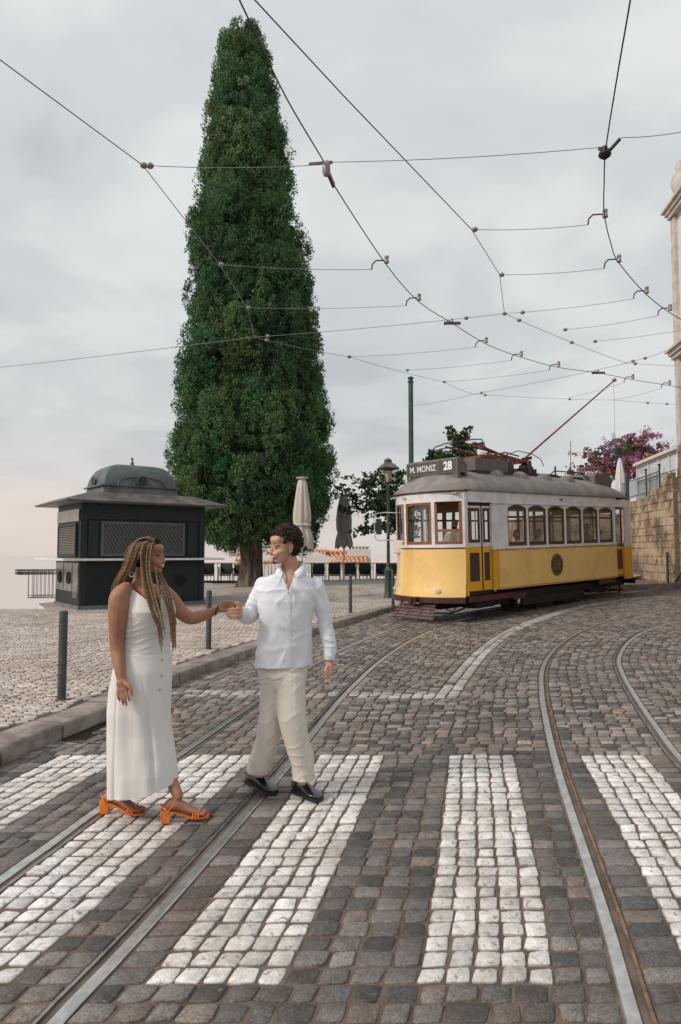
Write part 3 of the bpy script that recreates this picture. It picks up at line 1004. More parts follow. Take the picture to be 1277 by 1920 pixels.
MB().lathe((cxk, cyk, z0 + 1.165), [(.09, 0), (.085, .03), (.05, .05), (.055, .09), (.035, .13), (.02, .17), (.02, .19), (.035, .205), (.04, .225), (.03, .25), (.008, .265)], 14).build('finial', M_kdome, kiosk, smooth=True)

# wire rack fixed to the far side of the kiosk
Mblue = mat('dark_blue_rack_paint', (.03, .035, .07), .4, .4)
Mdk = mat('black_iron', (.022, .024, .026), .5, .4, var=.3)
rk = thing('bottle_rack', 'black wire rack with folded frames on the outer left side of the kiosk', 'rack', at(70, 1120, 19.7))
rx0, rx1 = at(33, 1070, 19.7), at(104, 1070, 19.7)
zt, zb = at(50, 1068, 19.7).z, at(50, 1120, 19.7).z
m = MB()
xa = at(60, 1070, 19.7).x
for yy in (19.5, 19.85):
    m.tube([(xa, yy, zb), (xa, yy, zt), (rx1.x, yy, zt), (rx1.x, yy, zb), (xa, yy, zb)], .012, 5)
    m.tube([(xa, yy, zb + .06), (rx1.x, yy, zb + .06)], .008, 5)
    for k in range(1, 6):
        x = xa + (rx1.x - xa) * k / 6; m.tube([(x, yy, zb), (x, yy, zt)], .007, 5)
for x in (xa, rx1.x):
    for z in (zb, zt): m.tube([(x, 19.5, z), (x, 19.85, z)], .01, 5)
m.build('rack_frame', Mdk, rk)
for i, (zz_, mm) in enumerate(((zt, Mdk), (zt - .06, Mblue), (zt - .11, Mdk))):
    MB().tube([(rx1.x, 19.5, zz_), (rx0.x + .08, 19.5, zz_), (rx0.x, 19.55, zz_ - .01), (rx0.x, 19.78, zz_ - .03), (rx0.x + .08, 19.84, zz_ - .03), (rx1.x, 19.84, zz_ - .02)], .014, 6).build('folded_frame', mm, rk)

# ------------------------------------------------------------------ bollards
M_boll = mat('bollard_grey_green', (.075, .088, .092), .5, .2, var=.35, vscale=12, bump=.2, bscale=50, bdist=.001, dirt=((.05, .04, .035), .5, 5))
def bollard(p, r, h, label):
    b = thing('bollard', label, 'bollard', (p.x, p.y, p.z), group='steel bollards along the kerb')
    MB().lathe(p, [(r, 0), (r, h - .015), (r * .9, h - .002), (0.001, h)], 20).build('post', M_boll, b, smooth=35)
    MB().lathe(p, [(r + .02, -.003), (r + .02, .004), (r, .008)], 20).build('collar', M_joint2, b)
    return b
for (px, py, r, h, lb) in ((115.5, 1312, .042, .895, 'dark bollard on the square nearest the camera, left of the woman'),
                           (391, 1217, .042, .90, 'grey bollard behind the woman\'s outstretched forearm'),
                           (657, 1149, .042, .95, 'grey bollard right of the man, in front of the stacked chairs'),
                           (737, 1137, .042, .99, 'grey bollard touching the lamp post beside the tram front')):
    bollard(onz(px, py, KH), r, h, lb)

# ------------------------------------------------------------------ street lamp
M_lampg = mat('lamp_post_green', (.055, .085, .072), .45, .3, var=.3, vscale=10)
Mlg = glass_mat('lantern_glass', (.88, .84, .78))
M_opal = mat('lantern_opal', (.62, .56, .50), .5)
lp = onz(728.5, 1123, KH)
lamp = thing('street_lamp', 'green iron street lamp with four-sided lantern beside the tram front', 'street lamp', lp)
MB().lathe(lp, [(.155, 0), (.16, .06), (.145, .10), (.13, .14), (.12, .62), (.125, .80), (.15, .86), (.155, .90), (.12, .94), (.085, .98), (.075, 1.06), (.085, 1.10), (.06, 1.14)], 20).build('base', M_lampg, lamp, smooth=35)
MB().lathe(lp, [(.055, 1.14), (.05, 2.0), (.06, 2.03), (.05, 2.06), (.045, 3.55), (.06, 3.6), (.045, 3.64), (.04, 3.68)], 14).build('pole', M_lampg, lamp, smooth=35)
zl = 3.68
lant = MB()
def sqr(c, h, z, yaw=R(20)):
    return [(c.x + math.cos(yaw + k * math.pi / 2 + math.pi / 4) * h * 1.414, c.y + math.sin(yaw + k * math.pi / 2 + math.pi / 4) * h * 1.414, c.z + z) for k in range(4)]
lant.loft([sqr(lp, .10, zl), sqr(lp, .125, zl + .04)])
lant.loft([sqr(lp, .275, zl + .46), sqr(lp, .28, zl + .50), sqr(lp, .25, zl + .51)])
for k in range(4):
    a, b = Vector(sqr(lp, .12, zl + .03)[k]), Vector(sqr(lp, .265, zl + .47)[k]); lant.tube([a, b], .013, 4)
lf = lant.build('lantern_frame', M_lampg, lamp)
hood = MB().loft([sqr(lp, .255, zl + .51), sqr(lp, .17, zl + .62), sqr(lp, .10, zl + .67), sqr(lp, .09, zl + .73)])
hood.lathe((lp.x, lp.y, lp.z + zl + .73), [(.12, 0), (.13, .03), (.08, .07), (.03, .09), (.02, .11)], 12)
hood.build('lantern_hood', mat('lantern_hood_verdigris', (.16, .15, .12), .6, .2, var=.4), lamp)
for k in range(4):
    A, B = sqr(lp, .115, zl + .045), sqr(lp, .26, zl + .46)
    MB().add([A[k], A[(k + 1) % 4], B[(k + 1) % 4], B[k]], [(0, 1, 2, 3)]).build('lantern_pane', Mlg, lamp)
MB().lathe((lp.x, lp.y, lp.z + zl + .05), [(.05, 0), (.10, .15), (.13, .36), (.05, .40)], 12).build('lamp_globe', M_opal, lamp, smooth=True)

# green tram mast behind
gp_ = at(770, 700, 26.5)
mast = thing('tram_mast', 'tall green iron mast rising behind the tram\'s destination board', 'mast', (gp_.x, 26.5, KH))
mtop = at(770, 706, 26.5).z
M_mast = mat('mast_green', (.035, .10, .055), .5, .2, var=.3, vscale=5)
MB().tube([(gp_.x, 26.5, KH), (gp_.x, 26.5, KH + 3), (gp_.x, 26.5, mtop - .25)], [.11, .10, .095], 12).build('shaft', M_mast, mast, smooth=40)
MB().lathe((gp_.x, 26.5, mtop - .25), [(.10, 0), (.125, .02), (.125, .05), (.09, .07), (.09, .15), (.12, .17), (.12, .20), (.05, .25), (.01, .26)], 14).build('cap', M_mast, mast, smooth=35)

# ------------------------------------------------------------------ cypress
CT = onz(465, 1106, KH)
CY_ = CT.y
cyp = thing('cypress_tree', 'giant dark green cypress towering over the square', 'tree', CT)
M_bark = mat('cypress_bark', (.20, .15, .12), .9, var=.6, vscale=9, bump=1.0, bscale=9, bdist=.06, stretch=(1, 1, .14), vcol2=(.055, .04, .032))
tr_pts = [(466, 1107, 62), (468, 1098, 49), (470, 1080, 43), (471, 1055, 39.5), (470, 1030, 40), (468, 1005, 42), (466, 985, 44), (464, 960, 40), (462, 900, 30)]
rings = []
for px, py, w in tr_pts:
    p = at(px, py, CY_); rw = w / 2 * CY_ / F_PX
    rg = []
    for k in range(36):
        a = 2 * math.pi * k / 36
        rr = rw * (1 + .07 * math.sin(a * 7 + 1) + .05 * math.sin(a * 12 + py * .03) + (.10 * math.sin(a * 4) if py > 1090 else 0))
        rg.append((p.x + math.cos(a) * rr, p.y + math.sin(a) * rr * .9, max(p.z, KH - .05) if py < 1107 else KH - .05))
    rings.append(rg)
MB().loft(rings).build('trunk', M_bark, cyp, smooth=60)
# silhouette half-widths (photo px): y, left, right
SIL = [(30, 425, 487), (55, 420, 492), (100, 408, 502), (125, 402, 508), (170, 399, 515), (200, 393, 522), (240, 386, 538), (275, 376, 546), (330, 374, 548), (380, 366, 556), (420, 352, 566), (470, 356, 582), (520, 358, 588), (600, 354, 596), (640, 350, 600), (680, 332, 604), (740, 330, 614), (800, 324, 622), (850, 314, 630), (885, 312, 633), (920, 322, 630), (950, 336, 622), (975, 350, 612), (1005, 380, 592), (1020, 400, 570)]
def sil(py):
    for a, b in zip(SIL, SIL[1:]):
        if a[0] <= py <= b[0]:
            t = (py - a[0]) / (b[0] - a[0]); return a[1] + (b[1] - a[1]) * t, a[2] + (b[2] - a[2]) * t
    return (SIL[0][1:] if py < SIL[0][0] else SIL[-1][1:])


def leaf_cloud(rng, cen, rad, n_per, size, up=.7, shell=.55, flat=.35):
    """leaf sprays (bent quads) scattered through ellipsoidal clumps. cen Nx3, rad Nx3"""
    C = np.repeat(cen, n_per, 0); Rr = np.repeat(rad, n_per, 0); M_ = len(C)
    d = rng.normal(size=(M_, 3)); d /= np.linalg.norm(d, axis=1, keepdims=True)
    rr = shell + (1 - shell) * rng.random((M_, 1)) ** .6
    P = C + d * Rr * rr
    ax = d * .8 + np.array([0, 0, up]) + rng.normal(0, .45, (M_, 3)); ax /= np.linalg.norm(ax, axis=1, keepdims=True)
    sd = np.cross(ax, rng.normal(size=(M_, 3))); sd /= np.linalg.norm(sd, axis=1, keepdims=True)
    L = (size * rng.uniform(.6, 1.4, (M_, 1))); W = L * flat
    nrm = np.cross(ax, sd)
    a = P - ax * L * .5; b = P + sd * W + nrm * L * .10; c = P + ax * L * .6; e = P - sd * W + nrm * L * .10
    V = np.stack([a, b, c, e], 1).reshape(-1, 3)
    F = np.arange(len(V)).reshape(-1, 4)
    return V, F, np.repeat(np.arange(len(cen)), n_per)


def leaf_mat(name, rough=.65, transl=.25):
    m = bpy.data.materials.new(name); m.use_nodes = True; t = m.node_tree; b = t.nodes['Principled BSDF']
    an = N(t, 'ShaderNodeAttribute', attribute_name='Col'); t.links.new(an.outputs['Color'], b.inputs['Base Color'])
    b.inputs['Roughness'].default_value = rough; b.inputs['Specular IOR Level'].default_value = .3
    if transl:
        tl = N(t, 'ShaderNodeBsdfTranslucent'); t.links.new(an.outputs['Color'], tl.inputs[0])
        mx = N(t, 'ShaderNodeMixShader', inp={0: transl}); t.links.new(b.outputs[0], mx.inputs[1]); t.links.new(tl.outputs[0], mx.inputs[2])
        t.links.new(mx.outputs[0], t.nodes['Material Output'].inputs[0])
    MATS[name] = m
    return m


M_cyp = leaf_mat('cypress_foliage')
lr = np.random.default_rng(5)
# large plumes over an inner cone, small clumps on each plume
plc, plr = [], []
pr = random.Random(21)
py = 82.0
while py < 1008:
    l, r_ = sil(py); cxp = (l + r_) / 2; hw = (r_ - l) / 2
    Rw = hw * CY_ / F_PX
    nring = max(4, int(2 * math.pi * Rw / .80))
    a0 = pr.uniform(0, 6.28)
    for k in range(nring):
        a = a0 + 2 * math.pi * k / nring + pr.uniform(-.2, .2)
        sr = min(.66, max(.26, Rw * .42)) * pr.uniform(.6, 1.25)
        c0 = at(cxp, py + pr.uniform(-12, 12), CY_)
        rad_ = max(0, Rw * (1.05 if py < 660 else 1.0) - sr * .80) * pr.choice((.62, .80, .94, 1.0)) * pr.uniform(.97, 1.03)
        if pr.random() < .05: rad_ *= 1.10
        plc.append((c0.x + math.cos(a) * rad_, CY_ + math.sin(a) * rad_ * .95, c0.z)); plr.append((sr, sr, sr * pr.uniform(1.1, 1.7)))
    py += 24 if py > 150 else 18
plc = np.array(plc); plr = np.array(plr)
vis = plc[:, 1] < CY_ + 1.2                       # the far side of the crown gets fewer sprays
# small clumps
nk = 46
d = lr.normal(size=(len(plc) * nk, 3)); d /= np.linalg.norm(d, axis=1, keepdims=True)
cc = np.repeat(plc, nk, 0) + d * np.repeat(plr, nk, 0) * .85
keepc = lr.random(len(cc)) < np.where(np.repeat(vis, nk), 1, .35)
ci = np.repeat(np.arange(len(plc)), nk)[keepc]; cc = cc[keepc]
cr = np.repeat(lr.uniform(.10, .21, (len(cc), 1)), 3, 1) * np.array([1, 1, 1.25])
V, Fq, own = leaf_cloud(lr, cc, cr, 25, .074, up=1.0, shell=.45, flat=.34)
print('cypress clumps', len(cc), 'leaves', len(Fq))
pt = lr.uniform(.66, 1.34, len(plc))[ci]          # each plume its own green
ct_ = pt * lr.uniform(.8, 1.2, len(cc))
yel = np.clip(lr.normal(.5, .3, len(plc)), 0, 1)[ci]
g1, g2 = np.array([.038, .120, .050]), np.array([.105, .180, .062])
colc_ = (g1[None] * (1 - yel[:, None]) + g2[None] * yel[:, None]) * ct_[:, None]
colv = np.repeat(colc_[own], 4, 0) * lr.uniform(.82, 1.22, (len(own), 1)).repeat(4, 0)
np_mesh('crown', V, Fq, M_cyp, colv, False, cyp)
me_ = bpy.data.objects['crown'].data
for o_ in (bpy.data.objects['crown'],):
    o_.location = -Vector(CT)
m = MB()  # dark solid lobes added inside each plume as occluders, to shade the gaps
for c_, r_ in zip(plc, plr):
    if c_[1] < CY_ + 1.5: m.sphere(tuple(c_), (r_[0] * .34, r_[1] * .34, r_[2] * .40), 8, 6)
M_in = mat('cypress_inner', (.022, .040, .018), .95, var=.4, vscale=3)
tag(m.build('plume_occluders', M_in, cyp, smooth=True), kind='stuff')
# lumpy solid core added inside the crown to block the light between plumes
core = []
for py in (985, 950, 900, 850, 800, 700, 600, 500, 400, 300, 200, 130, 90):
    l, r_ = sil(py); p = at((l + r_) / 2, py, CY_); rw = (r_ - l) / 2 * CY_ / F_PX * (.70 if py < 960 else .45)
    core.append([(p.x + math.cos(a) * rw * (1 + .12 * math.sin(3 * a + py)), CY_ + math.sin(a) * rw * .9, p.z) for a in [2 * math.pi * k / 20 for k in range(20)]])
MB().loft(core).build('crown_occluder', M_in, cyp, smooth=True)

# ------------------------------------------------------------------ railing at the far edge
rl = thing('railing', 'thin dark iron railing along the far edge of the square', 'railing', (-2, 31.3, KH))
RY = 31.3
rz = at(560, 1056, RY).z
x0r, x1r = at(376, 1056, RY).x, at(1000, 1056, RY).x
MB().bar((x0r, RY, rz), (x1r, RY, rz), .04, .035).build('top_rail', Mdk, rl)
MB().bar((x0r, RY, KH + .13), (x1r, RY, KH + .13), .05, .12).build('bottom_rail', Mdk, rl)
xx = x0r
while xx < x1r:
    MB().bar((xx, RY, KH + .12), (xx, RY, rz), .022, .022).build('baluster', Mdk, rl)
    xx += .155
for k in range(7):
    x = x0r + (x1r - x0r) * k / 6; MB().bar((x, RY, KH), (x, RY, rz + .02), .05, .05).build('post', Mdk, rl)

# ------------------------------------------------------------------ stacked terrace chairs
M_ch = mat('chair_dark_green', (.018, .032, .030), .45, .2, var=.3, vscale=20)
M_chs = mat('chair_woven_black', (.014, .016, .016), .6, var=.4, vscale=60)
def make_chair():
    t = thing('terrace_chair', 'x', 'chair', (0, 0, 0), group='dark green terrace chairs stacked by the railing')
    MB().box((0, 0, .44), (.46, .42, .03)).build('seat', M_chs, t)
    MB().add([(-.23, .20, .50), (.23, .20, .50), (.25, .27, .80), (-.25, .27, .80), (-.23, .225, .50), (.23, .225, .50), (.25, .295, .80), (-.25, .295, .80)], [(0, 1, 2, 3), (7, 6, 5, 4), (0, 4, 5, 1), (2, 6, 7, 3), (1, 5, 6, 2), (0, 3, 7, 4)]).build('backrest', M_chs, t)
    for sx in (-1, 1):
        MB().bar((sx * .25, -.21, 0), (sx * .25, -.20, .64), .025, .025).build('leg', M_ch, t)
        MB().bar((sx * .27, .30, 0), (sx * .25, .25, .82), .025, .025).build('leg', M_ch, t)
        MB().bar((sx * .25, -.22, .645), (sx * .25, .24, .665), .05, .022).build('armrest', M_ch, t)
    MB().bar((-.26, .285, .82), (.26, .285, .82), .03, .03).build('top_rail', M_ch, t)
    return t
ch0 = make_chair(); used = False
stacks = [(391, 30.4, 'kiosk', .2, 4), (423, 30.6, 'kiosk', -.1, 4), (449, 30.5, 'kiosk', .0, 3), (598, 30.5, 'm', .05, 4), (627, 30.5, 'm', 0, 4), (656, 30.4, 'm', .05, 4), (684, 30.6, 'm', -.05, 4), (716, 30.5, 'm', 0, 4), (745, 30.5, 'm', .1, 4)]
names = ['first stack right of the kiosk', 'second stack right of the kiosk', 'half-hidden stack left of the cypress trunk', 'stack beside the man\'s shoulder', 'stack between the man and the far parasol', 'stack behind the far parasol pole', 'stack between the far parasol and the lamp post', 'stack just left of the lamp post', 'stack between lamp post and tram']
lev = ['bottom', 'second', 'third', 'top']
for (px, Y, _, yaw, n), nm in zip(stacks, names):
    p = at(px, 1035, Y)
    for k in range(n):
        c_ = ch0 if not used else copy_tree(ch0)
        used = True
        c_.location = (p.x, Y - k * .02, KH + k * .055); c_.rotation_euler = (0, 0, yaw + math.pi + 3.14159)
        c_['label'] = f"{'top' if k == n - 1 else lev[k]} dark green chair of the {nm}"

# ------------------------------------------------------------------ closed parasols
M_can = mat('parasol_canvas', (.56, .50, .43), .85, var=.18, vscale=3, bump=.3, bscale=12, bdist=.02, stretch=(1, 1, .3))
M_can2 = mat('parasol_canvas_grey', (.34, .32, .28), .85, var=.25, vscale=4, bump=.3, bscale=12, bdist=.02, stretch=(1, 1, .3))
M_pole = mat('parasol_pole_white', (.55, .54, .52), .4, .2)
def parasol(px, base_y, Y, prof, mc, label, nfold=8, seed=1, tie=None, cap=True):
    p = at(px, base_y, Y) if base_y else None
    g = thing('parasol', label, 'parasol', (p.x, Y, p.z), group='closed cloth parasols')
    top = at(px, prof[0][0], Y)
    MB().tube([(p.x, Y, p.z), (p.x, Y, top.z)], .03, 10).build('pole', M_pole, g, smooth=True)
    rr = random.Random(seed); rings = []; n = 48
    ph = [rr.uniform(-.3, .3) for _ in range(nfold)]
    for i, (py, hw) in enumerate(prof):
        z = at(px, py, Y).z; w = hw * Y / F_PX; rg = []
        last = i == len(prof) - 1
        for k in range(n):
            a = 2 * math.pi * k / n
            f = .80 + .20 * abs(math.cos(a * nfold / 2 + .4 * math.sin(i * .5) + ph[int(a / 6.2832 * nfold) % nfold]))
            dz = 0
            if last: dz = -.14 * abs(math.cos(a * nfold / 2)) ** 2
            rg.append((p.x + math.cos(a) * w * f, Y + math.sin(a) * w * f, z + dz))
        rings.append(rg)
    MB().loft(rings, True, False).build('canopy', mc, g, smooth=70)
    if tie:
        z = at(px, tie, Y).z; w = max(h for y, h in prof if abs(y - tie) < 22) * Y / F_PX
        MB().lathe((p.x, Y, z), [(w * .80, -.04), (w * .90, -.03), (w * .90, .03), (w * .80, .04)], 20).build('tie_strap', mc, g, smooth=True)
        MB().loft([[(p.x + .08 + dx * .1, Y - w - .02, z + dz) for dx, dz in ((0, .06), (.9, .03), (.9, -.05), (0, -.03))], [(p.x + .10 + dx * .1, Y - w - .06, z + dz * .8) for dx, dz in ((0, .06), (.9, .03), (.9, -.05), (0, -.03))]]).build('tie_knot', mc, g)
    if cap: MB().lathe((p.x, Y, top.z), [(.05, -.02), (.19, .0), (.19, .03), (.05, .05)], 16).build('top_cap', M_pole, g, smooth=35)
    return g
parasol(566, 1123.7, 21.5, [(897, 6), (905, 9), (930, 13), (960, 17), (975, 17.5), (982, 16), (990, 15), (1000, 19), (1012, 22), (1022, 22)], M_can, 'cream closed parasol standing directly behind the man\'s head', seed=2, tie=984)
parasol(645, 1100, 29.3, [(928, 5), (935, 9), (955, 13), (975, 15), (992, 14.5), (998, 12), (1008, 15), (1018, 17), (1024, 17)], M_can2, 'greyish closed parasol under the leafy branch, left of the street lamp', seed=4, tie=996)

# ------------------------------------------------------------------ roofs below the square
M_tile = mat('terracotta_tile', (.48, .20, .10), .85, var=.45, vscale=3, vcol2=(.62, .36, .22), bump=.3, bscale=20)
M_white = mat('white_render', (.72, .70, .67), .85, var=.12, vscale=1.5)
hs = thing('tiled_house', 'white house with terracotta roof just below the railing', 'house', (0, 44, -8))
HY = 42.0
def hp(px, py, Y=HY): return at(px, py, Y)
# gable wall rising to the left, ridge slab, and the tile field
a, b, c_, d_ = hp(520, 1075), hp(690, 1075), hp(690, 1056), hp(560, 1030)
gab = [hp(500, 1075), hp(692, 1075), hp(692, 1056), hp(640, 1052), hp(585, 1032), hp(545, 1052), hp(500, 1056)]
MB().prism([(q.x, q.z) for q in gab] [::-1], HY, HY + 7, lambda u, v, h: (u, h, v)).build('wall', M_white, hs)
MB().prism([(hp(590, 1056, HY - .1).x, -9), (hp(700, 1056).x, -9), (hp(700, 1056).x, hp(590, 1057).z), (hp(590, 1056).x, hp(590, 1057).z)], HY - .1, HY + 6, lambda u, v, h: (u, h, v)).build('wall', M_white, hs)
def tile_field(parent, pxl, pxr, py_eave, py_ridge, Ye, depth, cols, rows, skew=0):
    e0, e1 = hp(pxl, py_eave, Ye), hp(pxr, py_eave, Ye)
    r0 = hp(pxl + skew, py_ridge, Ye + depth); r1 = hp(pxr, py_ridge, Ye + depth)
    for i in range(cols):
        for j in range(rows):
            u = (i + .5) / cols
            def pt(v): return e0.lerp(e1, u).lerp(r0.lerp(r1, u), v)
            A, B = pt(j / rows), pt((j + 1.12) / rows)
            dd = (B - A).normalized(); side_ = (e1 - e0).normalized(); up_ = side_.cross(dd).normalized()
            if up_.z < 0: up_ = -up_
            w = (e1 - e0).length / cols * .42
            vs = []
            for q, s_ in ((A, 1.0), (B, .82)):
                for k in range(6):
                    t = math.pi * k / 5; vs.append(q + side_ * math.cos(t) * w * s_ + up_ * (math.sin(t) * w * 1.0 * s_ + (.03 if s_ == 1 else 0)))
            f = [(k, k + 1, 7 + k, 6 + k) for k in range(5)] + [(0, 1, 2, 3, 4, 5), (11, 10, 9, 8, 7, 6)]
            MB().add(vs, f).build('roof_tile', M_tile, parent, smooth=50)
    q = [e0, e1, r1, r0]; MB().add([(v.x, v.y, v.z - .02) for v in q], [(0, 1, 2, 3)]).build('roof_deck', M_tile, parent)
tile_field(hs, 618, 690, 1056, 1037, HY - .3, 3.2, 10, 4, skew=-25)
tile_field(hs, 578, 612, 1046, 1030, HY + .3, 2.0, 6, 3, skew=-4)
for i in range(13):
    A, B = hp(590 + i * 8, 1035.5 + (i < 2) * 0, HY + 2.6), hp(599 + i * 8, 1035.5, HY + 2.6)
    MB().tube([A, B], [.13, .15], 8).build('ridge_tile', M_tile, hs, smooth=True)
ch = hp(673, 1026, HY + 2)
MB().bbox((ch.x - .75, HY + 1.6, -3), (ch.x + .75, HY + 2.6, hp(673, 1030, HY + 2).z)).build('chimney', M_white, hs)
for k in range(6): MB().bbox((ch.x - .62 + k * .22, HY + 1.7, hp(673, 1030, HY + 2).z), (ch.x - .54 + k * .22, HY + 2.5, hp(673, 1027, HY + 2).z)).build('chimney_vent', mat('chimney_grey', (.30, .28, .26), .8), hs)
MB().bbox((ch.x - .68, HY + 1.6, hp(673, 1027, HY + 2).z), (ch.x + .68, HY + 2.6, hp(673, 1025, HY + 2).z)).build('chimney_cap', MATS['chimney_grey'], hs)
h2 = thing('tiled_house', 'half-hidden house with a small tiled gable behind the cypress trunk and the man\'s face', 'house', (-5, 45, -8))
MB().prism([(hp(440, 1090).x, -9), (hp(535, 1090).x, -9), (hp(535, 1053).x, hp(535, 1053).z), (hp(500, 1036).x, hp(500, 1036).z), (hp(452, 1036).x, hp(452, 1036).z), (hp(440, 1045).x, hp(440, 1045).z)], HY + 1, HY + 6, lambda u, v, h: (u, h, v)).build('wall', M_white, h2)
tile_field(h2, 492, 530, 1056, 1035, HY - .2 + .8, 2.5, 6, 4, skew=-4)
tile_field(h2, 440, 455, 1052, 1036, HY - .2 + .8, 2.5, 3, 4, skew=4)

# ------------------------------------------------------------------ generic branchy tree / shrub
M_leaf = leaf_mat('tree_leaf', .55, .3)
M_twig = mat('dark_twig', (.05, .04, .03), .9, var=.4, vscale=20)
def sprays(name, label, cat, base, limbs, cols, seed, leaf=.10, per=26, kind_name='crown', group=None, crad=.28, trunk_r=.10, flat=.42):
    """limbs: list of polylines (world points); clumps of leaves sit along them"""
    t = thing(name, label, cat, base, group=group)
    rg = np.random.default_rng(seed)
    tr = MB(); cens = []
    for li, L in enumerate(limbs):
        pts = catmull(L, 5); r0 = trunk_r * (1 if li == 0 else .4)
        tr.tube(pts, [r0 * (1 - .85 * i / (len(pts) - 1)) + .006 for i in range(len(pts))], 6)
        n = len(pts)
        for i, p in enumerate(pts):
            if li == 0 and i < n * .5: continue
            if i > n * .25 or li > 0:
                for _ in range(3):
                    cens.append((p.x + rg.normal(0, crad * .7), p.y + rg.normal(0, crad * .9), p.z + rg.normal(0, crad * .38)))
    tr.build('trunk', M_twig, t, smooth=True)
    cens = np.array(cens); rad = np.repeat(rg.uniform(.10, crad, (len(cens), 1)), 3, 1) * np.array([1, 1, .6])
    V, Fq, own = leaf_cloud(rg, cens, rad, per, leaf, up=.25, shell=.1, flat=flat)
    ci = rg.integers(0, len(cols), len(cens)); cl_ = np.array(cols)[ci] * rg.uniform(.7, 1.3, (len(cens), 1))
    cv = np.repeat(cl_[own] * rg.uniform(.7, 1.35, (len(own), 1)), 4, 0)
    o = np_mesh(kind_name, V, Fq, M_leaf, cv, False, t)
    o.location = -Vector(base)
    return t


TY = 28.0
tb = at(775, 1100, TY); tb.z = KH
L = lambda *ps: [at(x, y, TY + (dy if len(p3) > 2 else 0)) for p3 in ps for (x, y, dy) in [(*p3, 0)[:3]]]
sprays('shade_tree', 'loose leafy tree behind the street lamp reaching left over the far parasol', 'tree', tb,
       [[tb] + L((770, 1040), (752, 960), (735, 900, .3)), L((765, 1010), (735, 965), (700, 945), (665, 935), (632, 915)), L((755, 965), (720, 935), (690, 915), (662, 900)),
        L((745, 940), (712, 905), (695, 890)), L((762, 1000), (730, 985), (700, 990), (680, 998)), L((752, 960), (722, 957), (690, 955), (640, 952)), L((742, 930), (745, 900), (752, 880)),
        L((760, 985), (740, 955, .5), (705, 925, .6), (690, 905, .5)), L((760, 1000), (748, 975, -.4), (728, 950, -.4), (716, 925, -.3)), L((768, 1000), (775, 940), (785, 895))],
       [(.055, .11, .040), (.085, .15, .05), (.04, .08, .032)], 31, leaf=.12, per=13, crad=.30)
tb2 = at(850, 1100, 30.0); tb2.z = KH
L = lambda *ps: [at(x, y, 30.0) for (x, y) in ps]
sprays('shade_tree', 'leafy tree top showing above the tram roof beside the destination board', 'tree', tb2,
       [[tb2] + L((850, 980), (855, 900), (858, 850)), L((852, 900), (835, 870), (808, 848)), L((855, 880), (860, 845), (868, 820), (850, 812)), L((855, 880), (880, 850), (888, 835)), L((860, 880), (900, 862), (925, 868)), L((852, 890), (830, 862), (815, 858)), L((856, 870), (875, 868), (895, 868))],
       [(.06, .105, .040), (.09, .14, .05), (.13, .10, .05)], 37, leaf=.14, per=18, crad=.32)

lt = thing('paper_scrap', 'small white paper scrap lying on the pavement near the kerb', 'litter', onz(455, 1192, KH))
pq = onz(455, 1192, KH); MB().loft([[(pq.x - .05, pq.y - .03, KH + .006), (pq.x + .05, pq.y - .02, KH + .010), (pq.x + .045, pq.y + .03, KH + .014), (pq.x - .045, pq.y + .025, KH + .008)], [(pq.x - .05, pq.y - .03, KH + .008), (pq.x + .05, pq.y - .02, KH + .012), (pq.x + .045, pq.y + .03, KH + .016), (pq.x - .045, pq.y + .025, KH + .010)]]).build('sheet', mat('paper_white', (.75, .74, .72), .8), lt)
# ================================================================== TRAM
TM = frame_mat(Vector((3.19, 17.5, 0.03)), 49.0, .027)
tram = thing('tram', 'yellow and white vintage tram with destination board on its roof', 'tram', M=TM)
MY = mat('tram_yellow_paint', (.82, .53, .175), .28, var=.08, vscale=1.2, coat=.9, dirt=((.50, .29, .09), .30, 1.6))
MY2 = mat('tram_yellow_door', (.80, .38, .02), .35, var=.12, vscale=2, coat=.3)
MW = mat('tram_white_paint', (.72, .70, .70), .42, var=.10, vscale=2.2, coat=.15, dirt=((.42, .36, .32), .35, 3.0))
MWD = mat('window_frame_wood', (.085, .034, .018), .45, var=.4, vscale=8, coat=.2, vcol2=(.05, .02, .012))
MWL = mat('front_frame_wood', (.27, .10, .035), .40, var=.35, vscale=8, coat=.3)
MRF = mat('tram_roof_canvas', (.25, .22, .195), .75, var=.30, vscale=2.5, bump=.25, bscale=16, bdist=.01, dirt=((.16, .16, .155), .8, 1.5))
MRD = mat('tram_roof_box_brown', (.15, .125, .11), .55, .1, var=.25, vscale=4)
MRB = mat('roof_gear_dark', (.045, .04, .038), .55, .3, var=.4, vscale=9)
MMR = mat('tram_maroon', (.10, .022, .020), .42, .1, var=.4, vscale=7, dirt=((.05, .03, .025), .5, 5))
MRED = mat('trolley_red_paint', (.24, .06, .045), .5, .2, var=.35, vscale=9)
MUN = mat('undercarriage_black', (.018, .016, .015), .7, .3, var=.5, vscale=6, vcol2=(.04, .03, .025))
MINT = mat('tram_interior_wood', (.30, .17, .09), .5, var=.3, vscale=5)
MINW = mat('tram_interior_cream', (.66, .60, .50), .6, var=.2)
MGL = glass_mat('tram_glass', (.965, .972, .965), 1.6)
MCH = mat('chrome', (.7, .7, .7), .2, 1.0)
MBK = mat('rubber_black', (.012, .012, .012), .6)
HR = 1.19                      # near side offset (to the right of travel axis): local y = -HR
YN = -HR; YF = 1.0             # near and far walls
YC = (YN + YF) / 2; HWD = (YF - YN) / 2
S0, S1 = -.36, 5.62            # saloon
NB = 26


